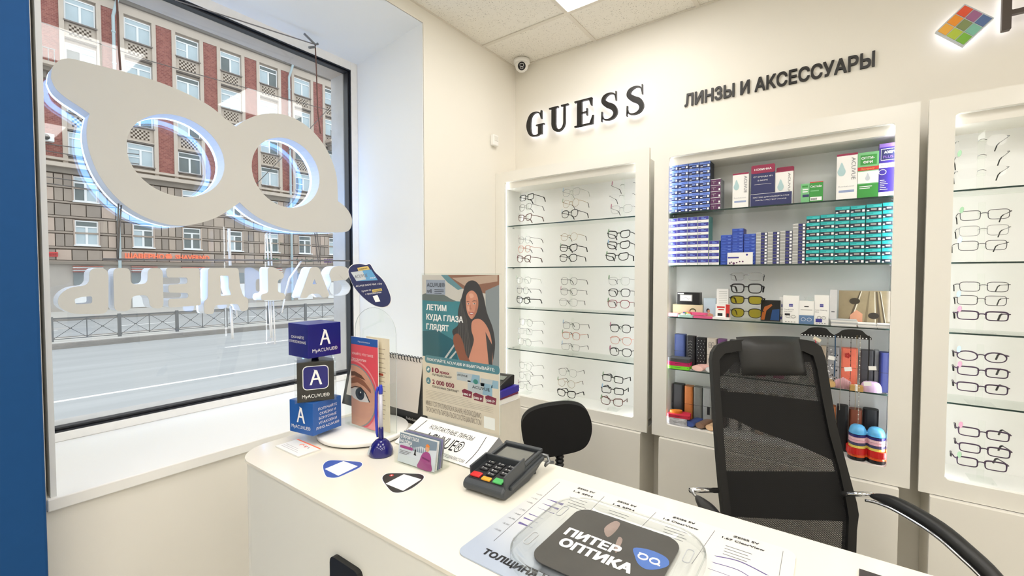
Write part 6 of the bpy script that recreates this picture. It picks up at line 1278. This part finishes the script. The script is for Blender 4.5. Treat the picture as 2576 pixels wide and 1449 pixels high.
ptx('10', MRN, .145, .678, .0125, pw * .09, .03); ptx('ярких', MRN, .25, .678, .0078, pw * .13, .02); ptx('путешествий*', INK, .145, .700, .0062, pw * .27); ptx('2 000 000', MRN, .145, .760, .0115, pw * .30, .02); ptx('бонусных баллов*', INK, .145, .785, .0066, pw * .36)
for (u0, u1, v0, v1, s_) in ((.48, .77, .645, .70, 'ACUVUE'), (.78, .99, .66, .71, ''), (.62, .92, .690, .765, 'ACUVUE')):
    Lp(R_(u0, u1, v0, v1), SILV, 14); Lp([(u0 + (u1 - u0) * .7, v0), (u1, v0), (u1, v1), (u0 + (u1 - u0) * .6, v1)], mat('print_pack_blue', (150, 184, 206), .4), 15)
    if s_: ptx(s_, INK, u0 + .05 * (u1 > .9) + .01, v1 - (.03 if u1 > .9 else .03), .0075 if u1 > .9 else .005, pw * (u1 - u0) * (.7 if u1 > .9 else .45), 0, 'L', .0008)
Lp(ell(.03, .016, 14, .72, .69), mat('print_teal_seal', (64, 140, 130), .5), 16)
for u, v, s_ in ((.61, .775, '1000 ₽'), (.75, .785, '500 ₽'), (.90, .785, '300 ₽')):
    Lp([(u - .065, v - .012), (u - .03, v - .024), (u + .068, v - .014), (u + .06, v + .028), (u - .05, v + .026)], MRN, 17); ptx(s_.replace('₽', 'Р'), WINK, u, v + .016, .0052, pw * .10, .02, 'C', .0010)
for q in range(6): g.box(.05 * pw, (.93 - .3 * (q < 2)) * pw, -(.812 + q * .011) * Hp, -(.8135 + q * .011) * Hp, .0005, .0006, mat('print_fine', (176, 166, 154), .6), xf)
FNT = mat('print_fine_dark', (140, 130, 120), .6); ptx('ИМЕЮТСЯ ПРОТИВОПОКАЗАНИЯ, НЕОБХОДИМО', FNT, .05, .920, .0125, pw * .74); ptx('ПРОКОНСУЛЬТИРОВАТЬСЯ СО СПЕЦИАЛИСТОМ', FNT, .05, .965, .0125, pw * .74); Lp(R_(.82, .95, .90, .975), WINK, 14)
g.build('print', po)
# sloping sign in front of the poster
fz = pz + .0; fx0, fx1 = -pw / 2 - .002, pw / 2 + .002; yb = -.096; rr = Vector((1, 0, 0)); uu = Vector((0, .096 - .006, fz - .003)); sl2 = uu.length; uu.normalize(); xf = frame_xf((0, yb, .0015), rr, uu)
MB().box(fx0, fx1, 0, sl2, -.0015, 0, CLEAR, xf).build('sloping_sheet', po); MB().box(fx0, fx1, .001, sl2 - .001, .0002, .0008, PAPER, xf).build('sign_paper', po)
MB().box(fx0, fx1, -.006, .004, .0, .0015, CLEAR).add([(fx1, yb, .001), (fx1, .03, .001), (fx1, -.006, fz)], [(0, 1, 2)], mat('stand_side', (150, 152, 156), .3)).build('foot', po)
g = MB(); g.text('КОНТАКТНЫЕ ЛИНЗЫ', INK, xf @ Matrix.Translation((0, sl2 * .70, .001)), h=.0135, w=pw * .56); g.text('ACUVUE®', INK, xf @ Matrix.Translation((0, sl2 * .27, .001)), h=.034, w=pw * .50); g.text('ПРОКОНСУЛЬТИРОВАТЬСЯ СО СПЕЦИАЛИСТОМ', GREYINK, xf @ Matrix.Translation((0, sl2 * .07, .001)), h=.0085, w=pw * .74)
for s_ in (-1, 1): g.tube([(s_ * pw * .40 + s_ * .004 * math.sin(q), sl2 * (.08 + .21 * q / 1), .0012) for q in (0, 1, 2, 3, 4)], .0007, INK, 4, False, xf)
g.build('sign_print', po)
# lens thickness mat and coin tray
mx0, mx1, my0, my1 = -.452, -.036, .477, .778
mt = thing('counter_mat', 'printed counter mat of lens thickness diagrams under the clear tray', 'mat', ((mx0 + mx1) / 2, (my0 + my1) / 2, CT + .0003)); mw, mh = mx1 - mx0, my1 - my0
MB().prism(rrect(mw, mh, .016, 5), 0, .0022, mat('mat_white', (230, 228, 222), .25)).build('sheet', mt, bev=.0006)
_m = MATS['mat_white']; _n = _m.node_tree; _b = _n.nodes['Principled BSDF']; _t = _n.nodes.new('ShaderNodeTexCoord'); _s = _n.nodes.new('ShaderNodeSeparateXYZ'); _n.links.new(_t.outputs['Object'], _s.inputs[0])
_a = _n.nodes.new('ShaderNodeMath'); _a.operation = 'MULTIPLY_ADD'; _a.inputs[1].default_value = .45; _n.links.new(_s.outputs[0], _a.inputs[0]); _n.links.new(_s.outputs[1], _a.inputs[2])     # printed tint of the sheet: blue-grey at its lower left
_r = _n.nodes.new('ShaderNodeMapRange'); _r.inputs[1].default_value = -.20; _r.inputs[2].default_value = -.02; _n.links.new(_a.outputs[0], _r.inputs[0]); _c = _n.nodes.new('ShaderNodeValToRGB'); _c.color_ramp.elements[0].color = rgb((176, 187, 204)); _c.color_ramp.elements[1].color = rgb((230, 228, 222)); _n.links.new(_r.outputs[0], _c.inputs[0]); _n.links.new(_c.outputs[0], _b.inputs['Base Color'])
g = MB(); ox_, oy_ = (mx0 + mx1) / 2, (my0 + my1) / 2
def mp_(x, y): p = wz(x, y, CT + .002); return p.x - ox_, p.y - oy_
def mtx(s, px_, hh, ww=None, al='C', bold=.0, m=INK): x, y = mp_(*px_); g.text(s, m, Matrix.Translation((x, y, .0025)), h=hh, w=ww, align=al, bold=bold)
for (t1_, t2_, px_) in (('ZEISS SV', '1.5 SPH', (1473, 1236)), ('ZEISS SV', '1.6 SPH', (1575, 1270)), ('ZEISS SV', '1.6 ClearView', (1719, 1312)), ('ZEISS SV', '1.67 ClearView', (1876, 1362))):
    mtx(t1_, px_, .0052, .036, bold=.02); mtx(t2_, (px_[0] - 8, px_[1] + 9), .0052, .012 * len(t2_) ** .6, bold=.02)
    for q in range(4): x, y = mp_(px_[0] - 18 - q * 2, px_[1] + 22 + q * 7); g.box(x - .018, x + .018 - .004 * (q % 2), y - .0006, y + .0006, .0023, .0025, GREYINK)
for s_, px_ in (('+6.00', (1355, 1246)), ('+4.00', (1343, 1256)), ('+2.00', (1331, 1266)), ('-2.00', (1312, 1284)), ('-4.00', (1300, 1295)), ('-6.00', (1286, 1306)), ('-8.00', (1271, 1320)), ('-10.00', (1250, 1335))): mtx(s_, px_, .0038, .013, m=GREYINK)
for a_, b2 in (((1408, 1214), (1242, 1362)), ((1520, 1250), (1440, 1330)), ((1650, 1290), (1560, 1380)), ((1798, 1336), (1740, 1420)), ((1970, 1388), (1960, 1449))):
    p, q = mp_(*a_), mp_(*b2); g.tube([(p[0], p[1], .0024), (q[0], q[1], .0024)], .0004, GREYINK, 4)
VT = mat('print_violet', (104, 92, 148), .5)
for k_, (x_, y_) in enumerate(((1376, 1256), (1364, 1267), (1353, 1278), (1331, 1293), (1318, 1303), (1305, 1315))):
    x, y = mp_(x_, y_); t_ = (.004, .003, .001, .0022, .0034, .005)[k_]; g.prism([(x, y), (x + .034, y - t_ * (k_ < 3)), (x + .034, y + t_), (x, y + (t_ if k_ > 2 else 0) + .0004)] if k_ < 3 else [(x, y - t_ * .6), (x + .028, y - t_ * .1), (x + .028, y + t_ * .1), (x, y + t_ * .6)], .0023, .0024, VT)
for k_, (a_, b2, c_) in enumerate((((1797, 1398), (1860, 1414), (1935, 1449)), ((1790, 1414), (1856, 1436), (1900, 1462)), ((1780, 1430), (1840, 1454), (1880, 1476)))):
    p, q, r_ = mp_(*a_), mp_(*b2), mp_(*c_); P = smooth([p, (q[0], q[1] + .002), r_], 6, False); g.prism(P + [(x, y - .0016 * (1 if 0 < i < len(P) - 1 else 0) * (3 - k_) / 2) for i, (x, y) in enumerate(P)][::-1], .0023, .0024, VT)
mtx('ТОЛЩИНА Л', (1212, 1392), .0125, .112, 'L', .04); g.build('print', mt)
tx0, tx1, ty0, ty1 = -.386, -.137, .486, .712
tr_ = thing('coin_tray', 'clear plastic coin tray with a dark printed mat on the counter mat', 'tray', ((tx0 + tx1) / 2, (ty0 + ty1) / 2 + .0, CT + .0028)); tw_, th_ = tx1 - tx0, ty1 - ty0
TRY = clear('tray_plastic', (246, 248, 248), 1.5, haze=.03)
vs = []; fs = []; rings = [(tw_, th_, .060, .0), (tw_, th_, .060, .016), (tw_ - .008, th_ - .008, .056, .0175), (tw_ - .030, th_ - .018, .040, .0155), (tw_ - .072, th_ - .028, .030, .004)]
for (a_, b2, r_, z_) in rings: vs += [(x, y, z_) for x, y in rrect(a_, b2, r_, 7)]
nn = 32
for i in range(len(rings) - 1):
    for j in range(nn): fs.append((i * nn + j, i * nn + (j + 1) % nn, (i + 1) * nn + (j + 1) % nn, (i + 1) * nn + j))
fs.append(tuple(range(4 * nn, 5 * nn))); MB().add(vs, fs, TRY).build('dish', tr_, True)
g = MB().tube([(x, y, .0172) for x, y in rrect(tw_ - .003, th_ - .003, .059, 8)], .0012, TRY, 5, True)
for sx_ in (-1, 1):
    for sy_ in (-1, 1): g.tube([(x, y, .0155) for x, y in rrect(.010, .034, .005, 4, sx_ * (tw_ / 2 - .022), sy_ * (th_ / 2 - .065))], .0008, mat('tray_ridge', (186, 188, 190), .3), 4, True)
g.build('rim', tr_)
MM = mat('tray_mat', (72, 70, 66), .55, noise=.35, scale=14); dmx, dmy = (tx0 + tx1) / 2, (ty0 + ty1) / 2
pm_ = rrect(.174, .172, .026, 7, -.004, .010); MB().prism(pm_, .0045, .0056, MM).build('printed_mat', tr_)
g = MB()
def mq(x, y): p = wz(x, y, CT + .008); return p.x - dmx, p.y - dmy
a_, b2 = mq(1419, 1344), mq(1545, 1402); g.text('ПИТЕР', WINK, Matrix.Translation((a_[0], a_[1], .0058)), h=.0200, w=.088, bold=.05, align='L'); c_ = mq(1403, 1371); g.text('ОПТИКА', WINK, Matrix.Translation((c_[0], c_[1] + .001, .0058)), h=.0200, w=.112, bold=.05, align='L')
e_ = mq(1632, 1408); g.prism([(e_[0] + x * .027, e_[1] + y * .024) for x, y in smooth([(-1, .55), (-.2, .95), (.7, .8), (1, .2), (.7, -.5), (.2, -.95), (-.3, -.8), (-.7, -.2)], 4)][::-1], .0057, .0058, mat('logo_blue', (76, 112, 182), .5))
for s_ in (-1, 1): g.tube([(e_[0] + s_ * .0085 + x, e_[1] + y, .0061) for x, y in ell(.0065, .0065, 16)], .0014, WINK, 5, True)
g.tube([(e_[0] - .016, e_[1] + .006, .0061), (e_[0] - .012, e_[1] + .0055, .0061)], .0014, WINK, 5); g.tube([(e_[0] + .012, e_[1] - .005, .0061), (e_[0] + .018, e_[1] - .006, .0061)], .0014, WINK, 5)
HND = mat('print_hand', (150, 132, 124), .5, noise=.3, scale=40)
for P in ([(1520, 1330), (1545, 1312), (1560, 1318), (1548, 1338), (1528, 1352)], [(1556, 1352), (1566, 1358), (1560, 1375), (1550, 1392), (1546, 1380)]): g.prism([mq(*p) for p in smooth(P, 3)][::-1], .0057, .00575, HND)
g.build('print', tr_)
pb_ = wz(2150, 1431, CT); bk_ = thing('pamphlet', 'dark edged yellow pamphlet at the near edge of the counter', 'pamphlet', (pb_.x + .075, pb_.y - .103, CT + .0004), -.05); MB().box(-.075, .075, -.1, .1, 0, .002, mat('pamphlet_dark', (62, 56, 58), .5)).build('cover', bk_); MB().box(-.058, .075, -.1, .092, .0021, .0024, mat('pamphlet_yellow', (238, 186, 82), .5)).build('front_panel', bk_)
# printer, notebooks and calculator on the lower desk
pr = thing('printer', 'low white printer half hidden behind the poster', 'printer', (-1.045, 1.17, .7504)); MB().prism(rrect(.34, .20, .02, 4), 0, .318, mat('printer_white', (226, 220, 208), .4)).build('body', pr, bev=.006); MB().box(-.172, .172, -.102, -.1, .20, .203, GREYINK).build('seam', pr)
z_ = .7504 + .3186
for q, (nm, m, hh, lab) in enumerate((('notebook', mat('book_white', (214, 210, 214), .5, noise=.3, scale=80), .018, 'white notebook with striped page edge on the printer'), ('notebook', mat('book_maroon', (132, 56, 86), .5), .006, 'thin maroon notebook between two others on the printer'), ('notebook', mat('book_violet', (56, 44, 158), .45), .022, 'violet notebook under the calculator'))):
    t = thing(nm, lab, 'notebook', (-1.02, 1.165, z_ + .0003), .04 * (q - 1)); MB().box(-.145, .145, -.075, .075, .0, hh - .0008, PAPER if q != 1 else m).build('pages', t); MB().box(-.147, .147, -.077, .077, hh - .0022, hh - .0006, m).box(-.147, .147, -.077, .077, -.0001, .001, m).build('cover', t)
    if q == 2: MB().box(.1455, .1475, -.077, .077, .001, hh - .002, m).box(-.147, .147, -.0775, -.0755, .001, hh - .002, m).build('spine', t)
    z_ += hh
ca = thing('calculator', 'black desk calculator tilted on the violet notebook', 'calculator', (-1.015, 1.17, z_ + .0006), .1); wedge(-.13, .13, [(-.06, .0), (.06, .0), (.062, .034), (.04, .036), (-.058, .008)], BLACK, MB()).build('body', ca, bev=.003)
xf = frame_xf((0, -.058, .0082), (1, 0, 0), (0, .98, .28)); MB().box(.03, .12, .062, .088, 0, .001, mat('lcd', (120, 128, 120), .2), xf).build('display', ca); g = MB()
for a_ in range(6):
    for b2 in range(4): g.box(-.11 + a_ * .036, -.086 + a_ * .036, .006 + b2 * .014, .016 + b2 * .014, 0, .002, mat('calc_key', (88, 90, 92), .4), xf)
g.build('keys', ca)

# ================================================================== chairs
MESH = bpy.data.materials.new('chair_mesh'); MESH.use_nodes = True; nt = MESH.node_tree; N = nt.nodes; L = nt.links; b = N['Principled BSDF']; b.inputs['Base Color'].default_value = rgb((20, 19, 19)); b.inputs['Roughness'].default_value = .8
tc = N.new('ShaderNodeTexCoord'); sx = N.new('ShaderNodeSeparateXYZ'); L.new(tc.outputs['Object'], sx.inputs[0]); outs = []
for ax, sgn in (('X', 1), ('X', -1)):
    m1 = N.new('ShaderNodeMath'); m1.operation = 'ADD' if sgn > 0 else 'SUBTRACT'; L.new(sx.outputs[0], m1.inputs[0]); L.new(sx.outputs[1], m1.inputs[1])
    m2 = N.new('ShaderNodeMath'); m2.operation = 'MULTIPLY'; m2.inputs[1].default_value = 2 * PI / .0058; L.new(m1.outputs[0], m2.inputs[0]); m3 = N.new('ShaderNodeMath'); m3.operation = 'SINE'; L.new(m2.outputs[0], m3.inputs[0]); outs.append(m3)
mm = N.new('ShaderNodeMath'); mm.operation = 'MINIMUM'; L.new(outs[0].outputs[0], mm.inputs[0]); L.new(outs[1].outputs[0], mm.inputs[1])
gt = N.new('ShaderNodeMath'); gt.operation = 'GREATER_THAN'; gt.inputs[1].default_value = .12; L.new(mm.outputs[0], gt.inputs[0])
tr2 = N.new('ShaderNodeBsdfTransparent'); ms2 = N.new('ShaderNodeMixShader'); L.new(gt.outputs[0], ms2.inputs[0]); L.new(b.outputs[0], ms2.inputs[1]); L.new(tr2.outputs[0], ms2.inputs[2]); L.new(ms2.outputs[0], N['Material Output'].inputs[0])
FAB = mat('chair_fabric', (16, 15, 15), .85, noise=.2, scale=300, bump=.15); LEA = mat('chair_leatherette', (38, 38, 38), .42, noise=.06, scale=200, bump=.1); RIMM = mat('chair_rim', (14, 13, 13), .6)
Cb = CAM + FW * 1.50 + RT * ((1980 - CX) / FPX * 1.50); Cb.z = 1.5 - (1280 - 689.8) / FPX * 1.5; Ct = CAM + FW * 1.62 + RT * ((1930 - CX) / FPX * 1.62); Ct.z = 1.5 - (850 - 689.8) / FPX * 1.62
lax = Vector((RT.x, RT.y, 0)).normalized(); upx = (Ct - Cb); upx = (upx - lax * upx.dot(lax)).normalized(); nrm = lax.cross(upx)       # towards the counter
oc = thing('office_chair', 'black mesh high back office chair with headrest and chrome framed arms behind the counter', 'chair', tuple(Cb)); xfb = frame_xf((0, 0, 0), lax, upx)
oc_m = xfb
def cp(P): out = [];  [out.append(((at(x, y, Cb, nrm) - Cb).dot(lax), (at(x, y, Cb, nrm) - Cb).dot(upx))) for x, y in P]; return out
OUTL = cp([(1787, 905), (1790, 885), (1800, 869), (1822, 859), (1860, 855), (1960, 853), (2010, 854), (2040, 859), (2060, 873), (2070, 900), (2080, 960), (2096, 1060), (2118, 1150), (2148, 1262), (2153, 1292), (2148, 1330), (2146, 1400), (2140, 1440), (1835, 1440), (1822, 1340), (1812, 1250), (1803, 1150), (1796, 1050), (1791, 970)])
INN = cp([(1806, 905), (1818, 890), (1850, 884), (2015, 884), (2040, 895), (2050, 930), (2062, 1000), (2080, 1090), (2105, 1180), (2122, 1260), (2128, 1300), (2122, 1440), (1852, 1440), (1836, 1300), (1822, 1180), (1814, 1060), (1808, 980)])
def flatm(P, z0, z1, m, nm, bev=0): o = MB().shape(P, z0, z1, m).build(nm, oc, bev=bev); o.matrix_local = xfb; return o
flatm([OUTL, INN], -.014, .014, RIMM, 'back_frame', .005)
o = MB().prism(INN, .002, .002, MESH).build('mesh_panel', oc); o.matrix_local = xfb
flatm([cp([(1812, 984), (1900, 990), (2062, 1010), (2100, 1160), (2010, 1120), (1900, 1080), (1850, 1055), (1814, 1048)])], -.012, -.004, RIMM, 'lumbar_support')
flatm([cp([(1820, 1186), (2104, 1188), (2126, 1290), (2126, 1312), (1990, 1308), (1840, 1300)])], -.010, -.002, RIMM, 'lower_band')
flatm([cp([(1808, 900), (1830, 888), (2040, 890), (2046, 910), (2000, 912), (1850, 912), (1812, 950)])], -.010, -.003, RIMM, 'upper_band')
hp = cp([(1850, 848), (2010, 848), (2016, 940), (1857, 945)]); hw_ = hp[1][0] - hp[0][0]; hh_ = hp[0][1] - hp[3][1]
vs = []; fs = []; nu, nv_ = 9, 9
for side in (1, -1):
    for i in range(nu):
        for j in range(nv_):
            u, v = i / (nu - 1), j / (nv_ - 1); bul = (1 - (2 * u - 1) ** 4) * (1 - (2 * v - 1) ** 4); vs.append((hp[0][0] + (u * hw_) + .010 * (1 - v) * (1), hp[3][1] + v * hh_ + .004 * math.sin(u * PI) * (v > .9), (.034 if side > 0 else -.016) * (bul ** .5) + .004))
for s_ in (0, 1):
    for i in range(nu - 1):
        for j in range(nv_ - 1):
            k_ = s_ * nu * nv_; q = (k_ + i * nv_ + j, k_ + (i + 1) * nv_ + j, k_ + (i + 1) * nv_ + j + 1, k_ + i * nv_ + j + 1); fs.append(q if s_ == 0 else q[::-1])
o = MB().add(vs, fs, LEA).build('headrest', oc, True); o.matrix_local = xfb
fwd = Vector((-lax.y * -1, -lax.x, 0)); fwd = Vector((lax.y, -lax.x, 0))                # horizontal, out of the backrest towards the counter
def cl(l, f, z): return tuple(lax * l + fwd * f + Vector((0, 0, z)))
def armpt(x, y, f):
    d = 1.50 - f; l = (x - CX) / FPX * d - (1980 - CX) / FPX * 1.50; return cl(l, f, HC - (y - 689.8) / FPX * d - Cb.z)
for sg in (1, -1):
    if sg > 0: pad = [(2205, 1256, .08), (2240, 1264, .11), (2290, 1286, .16), (2380, 1340, .25), (2450, 1398, .31), (2520, 1465, .36), (2572, 1545, .40), (2580, 1660, .43)]; bar = [(2128, 1250, .02), (2210, 1252, .07)]
    else: pad = [(1760, 1258, .10), (1775, 1276, .14), (1800, 1305, .20), (1836, 1358, .28), (1866, 1430, .35), (1880, 1510, .40), (1880, 1620, .43)]; bar = [(1812, 1241, .02), (1744, 1241, .07)]
    S = [armpt(*p) for p in smooth(pad, 4, False)]; n_ = len(S)
    rad = [.006 + .017 * math.sin(min(1, i / (n_ * .35)) * PI / 2) for i in range(n_)]
    ar = MB().tube(S, rad, LEA, 12); ao = ar.build('armrest', oc, True)
    g = MB().tube([tuple(Vector(p) + Vector((0, 0, -.014)) - lax * sg * .019) for p in S], .005, CHROME, 8); g.tube([armpt(*p) for p in bar], .009, CHROME, 10); g.tube([armpt(*bar[1]), S[0], S[2]], .005, CHROME, 8)
    l0 = Vector(S[-1]); g.tube([l0, tuple(lax * sg * .25 + fwd * .40 + Vector((0, 0, -.34))), tuple(lax * sg * .20 + fwd * .2 + Vector((0, 0, -.36)))], .008, CHROME, 8); g.build('arm_frame', ao, True)
sz = .47 - Cb.z
P = [(x * .245, y * .235) for x, y in smooth([(-1, -.9), (-.6, -1), (.6, -1), (1, -.9), (1, .5), (.8, .95), (0, 1.05), (-.8, .95), (-1, .5)], 4)]
o = MB().prism(P, 0, .07, FAB).build('seat', oc, bev=.02, seg=3); o.matrix_local = Matrix.Translation(fwd * .24 + Vector((0, 0, sz))) @ frame_xf((0, 0, 0), lax, fwd) @ Matrix.Scale(-1, 4, (0, 0, 1)) @ Matrix.Translation((0, 0, 0)) if False else Matrix.Translation(fwd * .24 + Vector((0, 0, sz))) @ Matrix(((lax.x, -fwd.x, 0, 0), (lax.y, -fwd.y, 0, 0), (0, 0, 1, 0), (0, 0, 0, 1)))
def base5(root, c, z0, zs, R0):
    MB().lathe([(.028, z0 + .09), (.028, z0 + .22), (.018, z0 + .225), (.018, zs)], CHROME, 16, Matrix.Translation((c.x, c.y, 0))).build('gas_column', root, True)
    for q in range(5):
        a_ = q * 2 * PI / 5 + .3; e_ = (c.x + R0 * math.cos(a_), c.y + R0 * math.sin(a_)); MB().tube([(c.x, c.y, z0 + .10), ((c.x + e_[0]) / 2, (c.y + e_[1]) / 2, z0 + .085), (e_[0], e_[1], z0 + .065)], [.022, .018, .013], BLACK, 8).build('leg', root, True)
        MB().lathe([(.024, -.012), (.026, -.008), (.026, .008), (.024, .012)], BLACK, 14, Matrix.Translation((e_[0], e_[1], z0 + .0265)) @ Matrix.Rotation(PI / 2, 4, 'X')).build('caster', root, True)
base5(oc, fwd * .24, -Cb.z, sz, .27)
# small operator chair in the corner
dch = 2.15; c2 = CAM + FW * dch + RT * ((1400 - CX) / FPX * dch); z_t = 1.5 - (1014 - 689.8) / FPX * dch; z_b = 1.5 - (1140 - 689.8) / FPX * dch
sc_ = thing('operator_chair', 'small black operator chair with a rounded back, behind the card terminal', 'chair', (c2.x, c2.y, 0)); OC2 = Vector((c2.x, c2.y, (z_t + z_b) / 2)); n2 = Vector((FW.x, FW.y, 0)).normalized() * -1; l2_ = Vector((RT.x, RT.y, 0)).normalized()
P = []
for x, y in smooth([(1312, 1066), (1322, 1042), (1345, 1027), (1385, 1017), (1430, 1013), (1462, 1020), (1480, 1040), (1487, 1068), (1484, 1095), (1472, 1118), (1450, 1131), (1410, 1140), (1370, 1146), (1340, 1136), (1318, 1112)], 4): v = at(x, y, OC2, n2) - OC2; P.append((v.dot(l2_), v.z))
xf2 = frame_xf((0, 0, OC2.z), l2_, (0, 0, 1)); o = MB().prism(P[::-1], -.03, .025, FAB).build('backrest', sc_, bev=.016, seg=3); o.matrix_local = xf2
o = MB().prism([(x * 1.01, y * 1.012) for x, y in P[::-1]], -.034, -.022, BLACK).build('back_shell', sc_, bev=.004); o.matrix_local = xf2
g = MB(); zb2 = z_b - OC2.z; pr_ = []
for q in range(14): pr_ += [(.017, -.02 * q - .005), (.023, -.02 * q - .015)]
MB().lathe([(r_, z) for r_, z in pr_][::-1], BLACK, 14, Matrix.Translation((l2_.x * .02 - n2.x * .02, l2_.y * .02 - n2.y * .02, z_b + .02))).build('bellows', sc_)
sd = -n2 * .0 + n2 * .20
P2 = [(x * .21, y * .20) for x, y in smooth([(-1, -.9), (0, -1), (1, -.9), (1, .9), (0, 1), (-1, .9)], 4)]
MB().prism(P2, .40, .46, FAB, Matrix.Translation((sd.x, sd.y, 0))).build('seat', sc_, bev=.02, seg=3); MB().box(-.02, .02, -.01, .01, .36, .40, BLACK, Matrix.Translation((sd.x * .5, sd.y * .5, 0))).tube([(0, 0, .38), (sd.x, sd.y, .38)], .018, BLACK, 8).build('seat_bracket', sc_)
base5(sc_, sd, 0, .40, .22)
